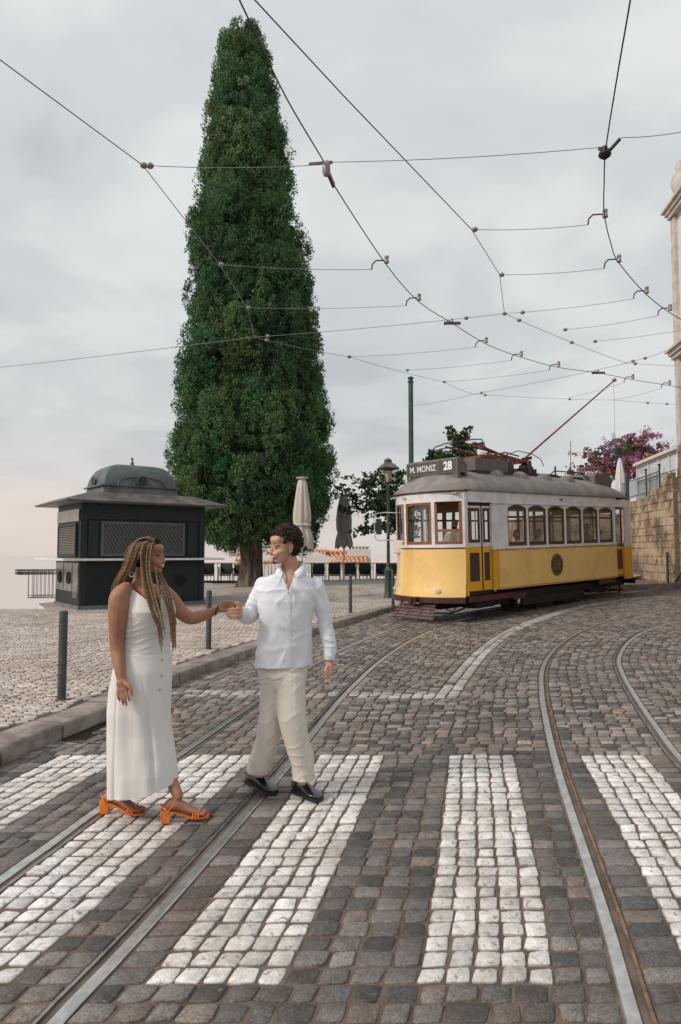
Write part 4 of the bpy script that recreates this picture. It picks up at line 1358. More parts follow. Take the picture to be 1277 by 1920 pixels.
def bow(s_corner, s_nose, y0=YN, y1=YF, n=NB, p=2.6):
    """plan curve of a rounded end from the near corner round to the far corner"""
    out = []
    for i in range(n + 1):
        t = -1 + 2 * i / n; tt = math.copysign(abs(t) ** .85, t)
        y = (y0 + y1) / 2 + (y1 - y0) / 2 * tt
        s = s_nose + (s_corner - s_nose) * abs(tt) ** p
        out.append((s, y))
    return out


FC, FN = -1.42, -1.82
RC, RN = 6.55, 7.05
front = bow(FC, FN)

# -- yellow apron of the front: flares out towards the bumper
def apron(ends, sgn, zs, mat_, name, thick=.03):
    rings = []
    for z, fl in zs:
        rg = []
        for (s, y) in ends:
            cs = (s - (FC if sgn < 0 else RC)); 
            yy = YC + (y - YC) * (1 + fl * .18)
            rg.append((s + sgn * fl * .62 * (1 - .35 * abs((y - YC) / HWD) ** 2), yy, z))
        rings.append(rg)
    n = len(ends)
    vs = [p for r in rings for p in r]
    f = []
    for i in range(len(rings) - 1):
        for j in range(n - 1): f.append((i * n + j, i * n + j + 1, (i + 1) * n + j + 1, (i + 1) * n + j))
    mb = MB(); mb.add(vs, f)
    return mb.build(name, mat_, tram, smooth='all')


apr = [(.60, .27), (.68, .245), (.78, .19), (.90, .13), (1.05, .075), (1.25, .03), (1.5, .008), (1.735, 0)]
apron(front, -1, apr, MY, 'front_apron')
rear = [(s, y) for s, y in bow(RC, RN)]
apron(rear, 1, [(.60, .10), (.9, .03), (1.2, .01), (1.65, 0)], MY, 'rear_apron')
# bumper beam
def bumper(ends, sgn, z0_, z1_, out, m_, name, tip):
    lo, hi = [], []
    rings = []
    for (z, o) in ((z0_, out - .03), (z0_ + .01, out), (z1_ - .01, out), (z1_, out - .03)):
        rings.append([(s + sgn * o * (1 - .3 * abs((y - YC) / HWD) ** 2), YC + (y - YC) * (1 + .05), z) for s, y in ends])
    n = len(ends); vs = [p for r in rings for p in r]; f = []
    for i in range(3):
        for j in range(n - 1): f.append((i * n + j, i * n + j + 1, (i + 1) * n + j + 1, (i + 1) * n + j))
    f.append(tuple(range(3 * n, 4 * n))); f.append(tuple(range(n - 1, -1, -1)))
    MB().add(vs, f).build(name, m_, tram, smooth=30)
bumper(front, -1, .46, .605, .185, MMR, 'front_bumper', 0)
bumper(rear, 1, .46, .62, .11, MUN, 'rear_bumper', 0)
# coupling on the bumper and rivets
m = MB(); m.box((FN - .23, YC, .53), (.12, .26, .13)); m.box((FN - .30, YC, .54), (.06, .13, .08)); m.build('coupling', MMR, tram, bevel=.015)
m = MB()
for i in range(2, NB - 1, 3):
    s, y = front[i]; m.sphere((s - .185 * (1 - .3 * abs((y - YC) / HWD) ** 2), YC + (y - YC) * 1.05, .535), .016, 8, 5)
m.build('bumper_rivets', MMR, tram, smooth=True)


# -- belt rail, window zone, fascia of the front
def band(ends, z0_, z1_, t, m_, name, grow=0.0, parent=None, smooth=30):
    n = len(ends); rings = []
    nn = []
    for i in range(n):
        a = Vector(ends[max(i - 1, 0)]); b = Vector(ends[min(i + 1, n - 1)]); d = (b - a).normalized(); nn.append(Vector((-d.y, d.x)))
    if nn[n // 2].dot(Vector((ends[n // 2][0] - 2.0, 0))) < 0: nn = [-q for q in nn]
    vs = []
    for (o, z) in ((grow, z0_), (grow, z1_), (grow - t, z1_), (grow - t, z0_)):
        vs += [(ends[i][0] + nn[i].x * o, ends[i][1] + nn[i].y * o, z) for i in range(n)]
    f = []
    for r in range(4):
        for j in range(n - 1): f.append((r * n + j, r * n + j + 1, ((r + 1) % 4) * n + j + 1, ((r + 1) % 4) * n + j))
    f.append((0, n, 2 * n, 3 * n)); f.append((n - 1, 4 * n - 1, 3 * n - 1, 2 * n - 1))
    return MB().add(vs, f).build(name, m_, parent or tram, smooth=smooth)


ZB, ZT, ZG = 1.735, 2.80, 3.02
band(front, ZB, ZB + .075, .07, MW, 'front_belt_rail', .012)
band(front, ZB - .03, ZB, .02, MMR, 'belt_moulding', .006)
band(front, ZT, ZG, .06, MW, 'front_fascia', .004)
band(front, ZG, ZG + .035, .06, MMR, 'gutter_moulding', .03)
band(rear, 1.60, 1.66, .07, MW, 'rear_belt_rail', .012)
band(rear, 2.74, 2.98, .06, MW, 'rear_fascia', .004)
band(rear, 2.98, 3.01, .06, MRF, 'gutter_moulding', .03)


def sub(ends, y0, y1):
    """piece of the end curve between two y's"""
    out = []
    for a, b in zip(ends, ends[1:]):
        for yy in (y0, y1):
            if (a[1] - yy) * (b[1] - yy) < 0:
                t = (yy - a[1]) / (b[1] - a[1]); out.append((a[0] + (b[0] - a[0]) * t, yy))
        if y0 <= b[1] <= y1: out.append(b)
    if y0 <= ends[0][1]: out.insert(0, ends[0])
    return sorted(out, key=lambda q: q[1])


def end_window(ends, y0, y1, z0_, z1_, wood, name, half=False):
    cw = sub(ends, y0, y1)
    pw = .055
    # frame
    L = sub(ends, y0, y0 + pw); Rr = sub(ends, y1 - pw, y1)
    w = band(L, z0_, z1_ - .03, .04, wood, name, -.008)
    band(Rr, z0_, z1_ - .03, .04, wood, 'stile', -.008, w)
    band(sub(ends, y0 + pw, y1 - pw), z0_, z0_ + .07, .04, wood, 'bottom_rail', -.008, w)
    # arched head
    n = len(cw); vs = []
    mid = (y0 + y1) / 2; hw = (y1 - y0) / 2
    for o, k in ((-.008, 0), (-.048, 0)):
        for (s, y) in cw:
            a = 1 - ((y - mid) / hw) ** 2
            vs.append((s - o * (1 if s < 2 else -1), y, z1_ - .085 + .045 * a))
        for (s, y) in cw: vs.append((s - o * (1 if s < 2 else -1), y, z1_ + .002))
    f = []
    for j in range(n - 1):
        f += [(j, j + 1, n + j + 1, n + j), (2 * n + j, 3 * n + j, 3 * n + j + 1, 2 * n + j + 1), (j, 2 * n + j, 2 * n + j + 1, j + 1)]
    if not half: MB().add(vs, f).build('head', wood, w)
    if half:   # lower sash only, pane raised to elbow height
        band(sub(ends, y0 + pw, y1 - pw), z0_ + .29, z0_ + .35, .04, wood, 'sash_rail', -.008, w)
        band(sub(ends, y0 + pw, y1 - pw), z0_ + .07, z0_ + .29, .006, MGL, 'pane', -.022, w, smooth=30)
    else:
        band(sub(ends, y0 + pw, y1 - pw), z0_ + .07, z1_ - .05, .006, MGL, 'pane', -.022, w, smooth=30)
    return w


zs0 = ZB + .075
pillars = (YN, YN + .045, -.58, -.50, .31, .39, YF - .05, YF)
for a, b in zip(pillars[0::2], pillars[1::2]): band(sub(front, a, b), ZB + .075, ZT, .07, MW, 'front_pillar', .004)
end_window(front, YN + .045, -.58, zs0, ZT, MWL, 'driver_window', half=True)
end_window(front, -.50, .31, zs0, ZT, MWL, 'front_window')
end_window(front, .39, YF - .05, zs0, ZT, MWL, 'front_window')
for a, b in ((YN, YN + .1), (-.45, -.36), (.30, .38), (YF - .1, YF)): band(sub(rear, a, b), 1.66, 2.74, .07, MW, 'rear_pillar', .004)
for a, b in ((YN + .1, -.45), (-.36, .30), (.38, YF - .1)): band(sub(rear, a, b), 1.66, 2.74, .01, MGL, 'rear_pane', -.03)
# white curved head between the arches
for (a, b) in ((YN + .10, -.52), (-.43, .34), (.43, YF - .07)):
    pass
# wiper
MB().tube([(FN - .02, -.03, 2.78), (FN - .06, -.06, 2.60), (FN - .035, .02, 2.25)], .008, 5).build('wiper_arm', MBK, tram)
MB().tube([(FN - .03, -.02, 2.50), (FN - .03, .05, 2.10)], .010, 5).build('wiper_blade', MBK, tram)
# headlights
def headlight(y, z=.74):
    s_ = [q for q in front if abs(q[1] - y) < .08][0][0] - .21 * .62 - .055 * 0
    M = Matrix.Rotation(R(-90), 4, 'Y') @ Matrix.Rotation(R(0), 4, 'X')
    ang = math.atan2(y - YC, 1.6)
    M = Matrix.Rotation(-ang * 1.0, 4, 'Z') @ M
    h_ = MB().lathe((s_ - .012, y, z), [(.066, -.02), (.070, .0), (.064, .016), (.052, .018)], 18, M).build('headlight', MCH, tram, smooth=40)
    MB().lathe((s_ - .015, y, z), [(.052, .012), (.045, .022), (.02, .028), (.001, .029)], 18, M).build('lens', mat('headlight_lens', (.62, .60, .55), .15, .2, coat=.8), h_, smooth=True)
headlight(-.72, .735); headlight(.80, .735)
# mirror on the far front corner
MB().tube([(FC + .05, YF, 2.62), (FC - .15, YF + .25, 2.64), (FC - .28, YF + .42, 2.62), (FC - .32, YF + .46, 2.55), (FC - .32, YF + .46, 2.02), (FC - .28, YF + .42, 1.93), (FC + .05, YF + .02, 1.92)], .014, 6).build('mirror_bracket', MCH, tram, smooth=True)
MB().box((FC - .27, YF + .36, 2.28), (.045, .14, .40), Matrix.Rotation(R(30), 3, 'Z')).build('mirror', MBK, tram, bevel=.01)
# life guard: slatted fender under the front
lg = MB(); 
for k, (ds, z) in enumerate(((-.16, .40), (-.21, .335), (-.26, .265), (-.31, .195), (-.36, .13))):
    MB().box((FN + ds + .08, YC, z), (.06, 1.12 + k * .05, .028), Matrix.Rotation(R(-38), 3, 'Y')).build('lifeguard_slat', mat('lifeguard_brown', (.15, .095, .085), .7, .1, var=.4, vscale=10), tram)
for y in (YC - .52, YC + .52, YC - .2, YC + .2): lg.bar((FN - .04, y, .46), (FN - .30, y, .10), .04, .035)
lg.build('lifeguard_frame', MMR, tram)

W0, WP, WW = .235, .886, .80
# -- near-side platform doors and saloon wall
def sidebox(s0, s1, z0_, z1_, y0_=0.0, t=.05, m_=None, name='panel', parent=None, bevel=0):
    return MB().bbox((s0, YN + y0_, z0_), (s1, YN + y0_ + t, z1_)).build(name, m_, parent or tram, bevel=bevel)
# post between front and door
sidebox(FC - .005, FC + .10, .62, ZB, .0, .06, MY2, 'corner_post')
sidebox(FC, FC + .11, ZB, ZG, .002, .06, MW, 'corner_post')
sidebox(FC + .11, S0 + .66, 2.78, ZG + .02, -.012, .06, MW, 'door_fascia')
sidebox(FC, 5.75, ZG + .021, ZG + .045, -.03, .09, MMR, 'gutter_moulding')
def door_leaf(s0, s1, zb=.72, zt=2.70, wst=1.74, rec=.06, nm='door', low_glass=(.93, 1.60)):
    f = .075 if s1 - s0 > .4 else .06
    d = MB().bbox((s0, YN + rec, zb), (s0 + f, YN + rec + .035, wst)).bbox((s1 - f, YN + rec, zb), (s1, YN + rec + .035, wst)).bbox((s0 + f, YN + rec, zb), (s1 - f, YN + rec + .035, low_glass[0])).bbox((s0 + f, YN + rec, low_glass[1]), (s1 - f, YN + rec + .035, wst)).build(nm, MY2, tram)
    MB().bbox((s0 + f, YN + rec + .012, low_glass[0]), (s1 - f, YN + rec + .020, low_glass[1])).build('lower_pane', mat('dark_door_glass', (.03, .03, .03), .15, 0, coat=.5) , d)
    MB().bbox((s0, YN + rec, wst + .002), (s0 + .035, YN + rec + .035, zt)).bbox((s1 - .035, YN + rec, wst + .002), (s1, YN + rec + .035, zt)).bbox((s0 + .035, YN + rec, wst + .002), (s1 - .035, YN + rec + .035, wst + .09)).bbox((s0 + .035, YN + rec, zt - .05), (s1 - .035, YN + rec + .035, zt)).build('white_frame', MW, d)
    a0, a1 = s0 + .037, s1 - .037
    MB().bbox((a0, YN + rec + .004, wst + .092), (a0 + .05, YN + rec + .03, zt - .052)).bbox((a1 - .05, YN + rec + .004, wst + .092), (a1, YN + rec + .03, zt - .052)).bbox((a0 + .05, YN + rec + .004, wst + .092), (a1 - .05, YN + rec + .03, wst + .17)).bbox((a0 + .05, YN + rec + .004, zt - .12), (a1 - .05, YN + rec + .03, zt - .052)).build('wood_frame', MWD, d)
    MB().bbox((a0 + .05, YN + rec + .015, wst + .17), (a1 - .05, YN + rec + .020, zt - .12)).build('pane', MGL, d)
    return d
door_leaf(FC + .14, FC + .66)
door_leaf(FC + .70, FC + 1.04)
sidebox(FC + .662, FC + .698, .72, 2.72, .05, .03, MBK, 'door_rubber')
sidebox(FC + .11, FC + .138, .72, 2.74, .07, .03, MBK, 'door_rubber')
sidebox(FC + 1.042, FC + 1.10, .72, 2.76, .09, .04, MBK, 'door_rubber')
sidebox(FC + .11, FC + 1.14, 2.72, 2.78, .05, .05, MBK, 'door_header')
sidebox(FC + .10, FC + 1.14, .62, .70, .10, .3, MUN, 'door_step')
sidebox(FC + 1.10, FC + 1.15, .66, 2.78, .03, .06, mat('door_post_grey', (.36, .38, .40), .5), 'door_post')
MB().bbox((FC + .05, YN - .02, .47), (FC + 1.75, YN + .10, .60)).build('step_board', MMR, tram)
MB().bbox((FC + 1.75, YN - .015, .42), (FC + 2.3, YN + .08, .58)).build('step_board', MMR, tram)
# saloon wall
sidebox(S0, S0 + .17, .70, 1.66, .02, .05, MY2, 'saloon_corner_post')
sidebox(S0 + .17, S1, .70, 1.64, -.01, .05, MY, 'side_panel', bevel=.008)
m = MB()
m.bbox((S0 + .17, YN - .016, .695), (S1, YN - .0105, .715)); m.bbox((S0 + .17, YN - .016, 1.615), (S1, YN - .0105, 1.635))
m.bbox((S0 + .17, YN - .016, .716), (S0 + .19, YN - .0105, 1.614)); m.bbox((S1 - .02, YN - .016, .716), (S1, YN - .0105, 1.614)); m.build('panel_moulding', MY2, tram)
m = MB(); m.bbox((S0 + .17, YN - .018, .725), (S1, YN - .011, .733)); m.build('black_line', MBK, tram)
sidebox(S0 - .04, S1 + .02, 1.66, 1.73, -.02, .08, MW, 'waist_rail')
sidebox(S0 - .06, W0 - .001, 1.73, 2.764, -.004, .06, MW, 'saloon_pillar')
sidebox(S0 - .06, S1 + .05, 2.78, 3.045, -.005, .06, MW, 'letter_board')
m = MB(); m.bbox((S0 - .08, YN - .03, 2.765), (S1 + .02, YN - .006, 2.79)); m.build('drip_moulding', MW, tram)
for i in range(6):
    a = W0 + i * WP; b = a + WW
    if i: sidebox(a - WP + WW, a, 1.73, 2.77, .0, .05, MW, 'saloon_pillar')
    rec = .012
    fr_ = MB()
    f = .055
    for (p, q) in (((a, 1.735), (a + f, 2.60)), ((b - f, 1.735), (b, 2.60)), ((a + f, 1.735), (b - f, 1.82)), ((a + f, 2.42), (b - f, 2.47))):
        fr_.bbox((p[0], YN + rec, p[1]), (q[0], YN + rec + .035, q[1]))
    # arched head
    nseg = 10; vs = []
    lo = [(a + f * .0 + (b - a) * k / nseg, 2.60 + .09 * (1 - (2 * k / nseg - 1) ** 2) * 1.0) for k in range(nseg + 1)]
    for k in range(nseg):
        (u0, v0), (u1, v1) = lo[k], lo[k + 1]
        fr_.prism([(u0, v0), (u1, v1), (u1, v1 + .06), (u0, v0 + .06)], rec, rec + .035, lambda u, v, h: (u, YN + h, v))
    w = fr_.build('window', MWD, tram)
    MB().bbox((a + f, YN + rec + .015, 1.82), (b - f, YN + rec + .020, 2.42)).build('pane', MGL, w)
    MB().bbox((a + f, YN + rec + .008, 2.47), (b - f, YN + rec + .013, 2.64)).build('upper_pane', MGL, w)
    # white spandrels above the arch
    for k in range(nseg):
        (u0, v0), (u1, v1) = lo[k], lo[k + 1]
        MBs = MB().prism([(u0, v0 + .061), (u1, v1 + .061), (u1, 2.779), (u0, 2.779)], .004, .05, lambda u, v, h: (u, YN + h, v)) if k == 0 else MBs.prism([(u0, v0 + .061), (u1, v1 + .061), (u1, 2.779), (u0, 2.779)], .004, .05, lambda u, v, h: (u, YN + h, v))
    MBs.build('spandrel', MW, tram)
sidebox(W0 + 5 * WP + WW, S1, 1.73, 2.77, .0, .05, MW, 'saloon_pillar')
sidebox(S1, S1 + .10, 1.66, 2.78, .05, .06, MW, 'saloon_pillar')
# rear platform door
sidebox(S1 + .10, S1 + .55, .75, 1.60, .07, .03, MY2, 'rear_door')
sidebox(S1 + .16, S1 + .48, .92, 1.52, .062, .01, MWD, 'rear_door_panel')
sidebox(S1 + .10, S1 + .16, 1.60, 2.72, .07, .03, MWD, 'rear_door_stile'); sidebox(S1 + .46, S1 + .52, 1.60, 2.72, .07, .03, MWD, 'rear_door_stile')
sidebox(S1 + .16, S1 + .46, 1.66, 2.68, .08, .006, MGL, 'rear_door_pane')
sidebox(S1 + .52, RC + .03, .62, 1.60, .0, .06, MY2, 'rear_corner_post')
sidebox(S1 + .60, RC + .03, 1.60, 2.98, .002, .06, MW, 'rear_corner_post')
sidebox(S1 + .05, RC, 2.78, 2.99, .0, .06, MW, 'rear_door_fascia')
# far side wall (plain, with windows)
FY = YF
m = MB(); m.bbox((FC, FY - .05, .70), (RC, FY, 1.66)); m.build('far_side_panel', MY, tram)
m = MB(); m.bbox((FC, FY - .05, 1.66), (RC, FY, 1.73)); m.bbox((FC, FY - .05, 2.72), (RC, FY, 3.02)); m.build('far_side_rails', MW, tram)
for i in range(10):
    s = FC + .05 + i * .86
    MB().bbox((s, FY - .05, 1.73), (s + .08, FY, 2.72)).build('far_pillar', MWD, tram)
    if s + .84 < RC + .1: MB().bbox((s + .08, FY - .03, 2.40), (s + .86, FY - .01, 2.45)).build('far_transom', MWD, tram); MB().bbox((s + .08, FY - .025, 1.73), (min(s + .86, RC), FY - .02, 2.72)).build('far_pane', MGL, tram)
# floor, ceiling, bulkheads, seats, poles
MB().bbox((FC + .02, YN + .07, .70), (RC - .02, YF - .06, .76)).build('floor', MINT, tram)
MB().bbox((FC - .2, YN + .07, 2.98), (RC + .2, YF - .06, 3.0)).build('ceiling', MINW, tram)
for s in (S0 + .02, S1 - .02):
    m = MB(); m.bbox((s, YN + .07, .76), (s + .04, -.45, 1.72)); m.bbox((s, .30, .76), (s + .04, YF - .06, 1.72)); m.bbox((s, YN + .07, 2.60), (s + .04, YF - .06, 2.98))
    for y in (YN + .07, -.50, .30, YF - .12): m.bbox((s, y, 1.72), (s + .04, y + .05, 2.60))
    m.build('bulkhead', MINT, tram)
for i in range(6):
    s = .35 + i * .86
    for y0_ in (YN + .10, .35):
        st_ = MB().bbox((s, y0_, 1.10), (s + .42, y0_ + .52, 1.18)).bbox((s + .40, y0_, 1.18), (s + .46, y0_ + .52, 1.78)).bbox((s + .05, y0_ + .05, .76), (s + .35, y0_ + .45, 1.10)).build('bench_seat', MINT, tram, bevel=.01)
for s, y in ((-.9, .55), (-1.25, .15), (.1, -.3), (2.2, -.3)): MB().tube([(s, y, .76), (s, y, 2.98)], .016, 8).build('grab_pole', MCH, tram, smooth=True)
MB().bbox((FC - .30, -.35, .76), (FC + .02, .30, 1.62)).build('controller_stand', MRB, tram, bevel=.02)
MB().lathe((FC - .12, -.50, 1.62), [(.001, 0), (.05, .0), (.05, .12), (.18, .13), (.18, .15), (.001, .16)], 16).build('brake_handle', MCH, tram, smooth=40)
MB().bbox((FC - .30, .45, 1.6), (FC - .05, .85, 1.92)).build('ticket_machine', MINW, tram, bevel=.02)
MB().bbox((FC + .12, .25, 1.0), (FC + .6, .5, 1.10)).bbox((FC + .54, .0, 1.1), (FC + .60, .5, 1.6)).build('driver_seat', MBK, tram)

# -- curved roof: rings along the tram
def roof_z(y, s):
    t = (y - YC) / (HWD + .06)
    t = max(-1, min(1, t))
    return 3.05 + .60 * max(0, 1 - abs(t) ** 2.5) ** .62
def roofring(s, shrink, drop, n=30):
    out = []
    for i in range(n + 1):
        t = -1 + 2 * i / n
        t = math.sin(t * math.pi / 2)
        y = YC + (HWD + .05) * shrink * t
        out.append((s, y, 3.05 + .60 * (1 - drop) * max(0, 1 - abs(t) ** 2.4) ** .66))
    return out
rings = []
for (s, sh, dr) in ((FN - .05, .05, 1.0), (FN - .045, .28, .965), (FN - .02, .46, .90), (FN + .06, .66, .76), (FN + .18, .83, .58), (FN + .36, .945, .40), (FN + .6, .99, .24), (FN + .95, 1, .12), (FN + 1.4, 1, .04), (S0 + .8, 1, 0), (1.5, 1, 0), (3.2, 1, 0), (4.6, 1, 0), (5.3, 1, .05), (5.9, 1, .16), (6.35, .97, .34), (6.72, .85, .60), (6.96, .62, .80), (7.08, .34, .93), (7.11, .05, 1.0)):
    rings.append(roofring(s, sh, dr))
m = MB(); n = len(rings[0]); m.add([p for r in rings for p in r], m.ring_faces(len(rings), n, False))
m.build('roof', MRF, tram, smooth='all')
# roof hems: scalloped seam round the front
pts = []
for i in range(len(front)):
    s, y = front[i]; t = (y - YC) / HWD
    ph = abs(math.sin((i / (len(front) - 1)) * math.pi * 3))
    pts.append((s + .20 - .05 * ph + .10 * t * t, YC + (y - YC) * .93, 3.20 + .055 * ph))
MB().tube(pts, .014, 5).build('roof_seam', MRB, tram, smooth=True)
# ventilator cowls along the near edge of the roof
for s in (.42, 1.48, 2.62, 3.78):
    m = MB(); rg = []
    for u, k in ((-.34, .15), (-.26, .62), (-.12, .92), (.04, 1.0), (.20, .80), (.32, .42), (.38, .1)):
        rg.append([(s + u, YN + .48 + math.cos(a) * .20 * k, 3.46 + max(0, math.sin(a)) * .21 * k) for a in [math.pi * j / 8 for j in range(9)]])
    m.add([p for r in rg for p in r], m.ring_faces(len(rg), 9, False)); m.build('roof_ventilator', MRF, tram, smooth='all')
    m = MB(); rg = []
    for u, k in ((-.34, .15), (-.26, .62), (-.12, .92), (.04, 1.0), (.20, .80), (.32, .42), (.38, .1)):
        rg.append([(s + u, YF - .48 + math.cos(a) * .20 * k, 3.46 + max(0, math.sin(a)) * .21 * k) for a in [math.pi * j / 8 for j in range(9)]])
    m.add([p for r in rg for p in r], m.ring_faces(len(rg), 9, False)); m.build('roof_ventilator', MRF, tram, smooth='all')
# destination board box
BX0, BX1 = FC + .16, FC + .52
BY0, BY1 = YC - .80, YC + .84
m = MB()
zb0, zb1 = 3.50, 3.84
m.prism([(BX0, zb0), (BX0, zb1 - .02), (BX0 + .06, zb1 + .03), (BX0 + .16, zb1 + .02), (BX1, zb1 - .16), (BX1, zb0)], BY0, BY1, lambda u, v, h: (u, h, v))
bd = m.build('destination_board', MRD, tram)
m = MB()
for y in (BY0, BY1 - .14): 
    m.bbox((BX0, y, 3.26), (BX0 + .10, y + .14, zb0 - .001)); m.bbox((BX1 - .08, y, 3.34), (BX1, y + .14, zb0 - .001)); m.bbox((BX0 + .101, y, 3.30), (BX1 - .081, y + .03, 3.36))
m.bbox((BX0 + .03, BY0 + .15, 3.40), (BX0 + .05, BY1 - .15, zb0 - .002)); m.build('board_legs', MRD, bd)
MPN = mat('board_panel_grey', (.075, .072, .07), .5, var=.15)
yd = YC - .22                  # divider: number field towards the near side
MB().bbox((BX0 - .004, BY0 + .05, zb0 + .035), (BX0 - .0005, yd - .03, zb1 - .035)).build('number_panel', MPN, bd)
MB().bbox((BX0 - .004, yd + .03, zb0 + .035), (BX0 - .0005, BY1 - .05, zb1 - .035)).build('name_panel', MPN, bd)
for a_, b_ in ((yd - .03, yd + .03), (BY0, BY0 + .05), (BY1 - .05, BY1)): MB().bbox((BX0 - .014, a_, zb0), (BX0 - .0005, b_, zb1 - .01)).build('board_frame', MRD, bd)


def text(s, size, M, m_, parent, name, bold=0.0, depth=.002, sx=1.0):
    cu = bpy.data.curves.new(name, 'FONT'); cu.body = s; cu.size = size; cu.extrude = depth; cu.offset = bold
    cu.align_x = 'CENTER'; cu.align_y = 'CENTER'
    tmp = bpy.data.objects.new('tmp', cu); COL.objects.link(tmp)
    dg = bpy.context.evaluated_depsgraph_get()
    me = bpy.data.meshes.new_from_object(tmp.evaluated_get(dg))
    bpy.data.objects.remove(tmp)
    me.materials.clear(); me.materials.append(m_)
    o = bpy.data.objects.new(name, me); COL.objects.link(o)
    o.parent = parent
    o.matrix_local = M @ Matrix.Diagonal((sx, 1, 1, 1))
    return o
MTX = mat('lettering_grey', (.62, .60, .57), .6)
MTW = mat('lettering_white', (.85, .85, .84), .6)
MTK = mat('lettering_black', (.03, .03, .035), .5)
# text frame facing the front (-x local): reading direction runs from far side (+y) to near side (-y)
TF = Matrix(((0, 0, -1, 0), (-1, 0, 0, 0), (0, 1, 0, 0), (0, 0, 0, 1)))
def tfront(x, y, z): T = TF.copy(); T.translation = (x, y, z); return T
text('M. MONIZ', .205, tfront(BX0 - .006, (yd + BY1) / 2 - .01, (zb0 + zb1) / 2 - .01), MTX, bd, 'destination_name', .0045, sx=.92)
text('28', .275, tfront(BX0 - .006, (yd + BY0) / 2 + .01, (zb0 + zb1) / 2), MTW, bd, 'route_number', .009, sx=.95)
text('545', .10, tfront(front[int(NB * .5)][0] - .006, YC + .42, 2.92), MTK, tram, 'fleet_number', 0)
TS = Matrix(((1, 0, 0, 0), (0, 0, -1, 0), (0, 1, 0, 0), (0, 0, 0, 1)))
def tside(x, z, y=YN - .012): T = TS.copy(); T.translation = (x, y, z); return T
text('545', .10, tside(2.67, 2.92), MTK, tram, 'fleet_number', 0)
# round emblem: black disc, gold rings, thin gold tracery
EM = (2.36, 1.19)
MGD = mat('emblem_gold', (.50, .33, .10), .5, .3)
def disc(r0, r1, y, m_, name, par, n=40):
    vs = []; 
    for r in (r0, r1):
        for k in range(n):
            a = 2 * math.pi * k / n; vs.append((EM[0] + r * math.cos(a), y, EM[1] + r * math.sin(a)))
    return MB().add(vs, [(k, (k + 1) % n, n + (k + 1) % n, n + k) for k in range(n)]).build(name, m_, par)
em = disc(.001, .285, YN - .0135, MBK, 'emblem', tram)
disc(.255, .272, YN - .0165, MGD, 'emblem_ring', em); disc(.288, .30, YN - .0130, MBK, 'emblem_outline', em)
m = MB()
def stroke(x0, z0_, x1, z1_, w=.010): m.bar((EM[0] + x0, YN - .016, EM[1] + z0_), (EM[0] + x1, YN - .016, EM[1] + z1_), w, .003, up=(0, 1, 0))
for a in ((-.21, .01, .21, .01), (-.07, .01, -.07, .15), (0, .02, 0, .15), (.06, .01, .06, .15), (-.07, .15, -.03, .15), (.0, .15, .06, .15), (-.06, -.01, -.06, -.13), (.06, -.01, .06, -.10), (-.06, -.13, -.02, -.16), (.06, -.10, .0, -.15), (.0, -.02, .0, -.09), (.12, .13, .12, -.16), (.12, .11, .19, .11), (.12, .05, .20, .05), (.12, -.06, .19, -.06), (.12, -.12, .17, -.12), (-.12, .11, -.19, .11), (-.12, .05, -.20, .06), (-.19, -.04, -.13, -.06), (-.18, -.09, -.12, -.10), (-.12, .13, -.12, .03), (-.13, -.02, -.13, -.15), (-.10, .20, .10, .20), (-.08, -.20, .08, -.205), (-.16, .16, -.12, .19), (.14, .17, .17, .14)):
    stroke(*a)
m.build('emblem_tracery', MGD, em)

# -- roof equipment
MB().bbox((-.35, YN + .42, 3.50), (1.10, YF - .38, 3.60)).build('resistor_base', MRB, tram)
MB().bbox((-.40, YN + .44, 3.60), (.95, YF - .40, 3.92)).build('resistor_box', MRD, tram, bevel=.01)
MB().bbox((.55, -.60, 3.58), (2.9, .50, 3.66)).build('roof_walkway', MRB, tram)
for s in (1.35, 2.25):
    for y in (-.50, .40): MB().lathe((s, y, 3.66), [(.13, 0), (.12, .18), (.085, .2), (.075, .34), (.055, .36)], 10).build('insulator', MRB, tram, smooth=40)
# folded pantograph, red
pg = MB()
zP = 4.05
for y in (-.45, .35):
    pg.bar((.15, y, zP - .02), (2.3, y, zP - .06), .07, .06)
    pg.tube([(.6, y, zP), (1.5, y * .6, zP + .17), (2.2, y * .5, zP + .12)], .022, 6)
pg.bar((.5, -.5, zP), (.5, .42, zP), .07, .07); pg.bar((2.2, -.5, zP - .05), (2.2, .42, zP - .05), .09, .09)
pg.tube([(.30, -.05, zP + .30), (2.5, -.05, zP + .05)], .035, 6); pg.tube([(-.15, -.5, zP + .28), (2.0, -.2, zP + .0)], .028, 6); pg.tube([(-.15, .4, zP + .28), (2.0, .2, zP + .0)], .028, 6)
pg.build('folded_pantograph', MRED, tram, smooth=40)
m = MB()
m.tube([(-.25, -.95, zP + .10), (-.2, -.8, zP + .32), (-.15, -.5, zP + .36), (-.15, .4, zP + .36), (-.2, .7, zP + .30), (-.25, .85, zP + .12)], .016, 6)
m.tube([(-.02, -.75, zP + .26), (-.02, .7, zP + .26)], .014, 6)
m.build('collector_bow', MRB, tram, smooth=True)
m = MB(); m.tube([(1.0, -.62, zP + .02), (1.6, -.62, zP + .18), (2.3, -.6, zP + .14), (2.7, -.6, zP + .02), (2.9, -.55, zP - .14)], .012, 5); m.tube([(1.2, .3, zP + .2), (2.0, .3, zP + .25), (2.6, .25, zP + .1)], .012, 5)
m.build('roof_cables', MRB, tram, smooth=True)
MB().bbox((1.9, -.52, 3.66), (2.6, -.20, 3.80)).build('pole_base', MRB, tram)
m = MB(); m.lathe((2.25, -.36, 3.80), [(.16, 0), (.14, .10), (.08, .14), (.07, .30), (.04, .32)], 12); m.build('pole_swivel', MRB, tram, smooth=40)
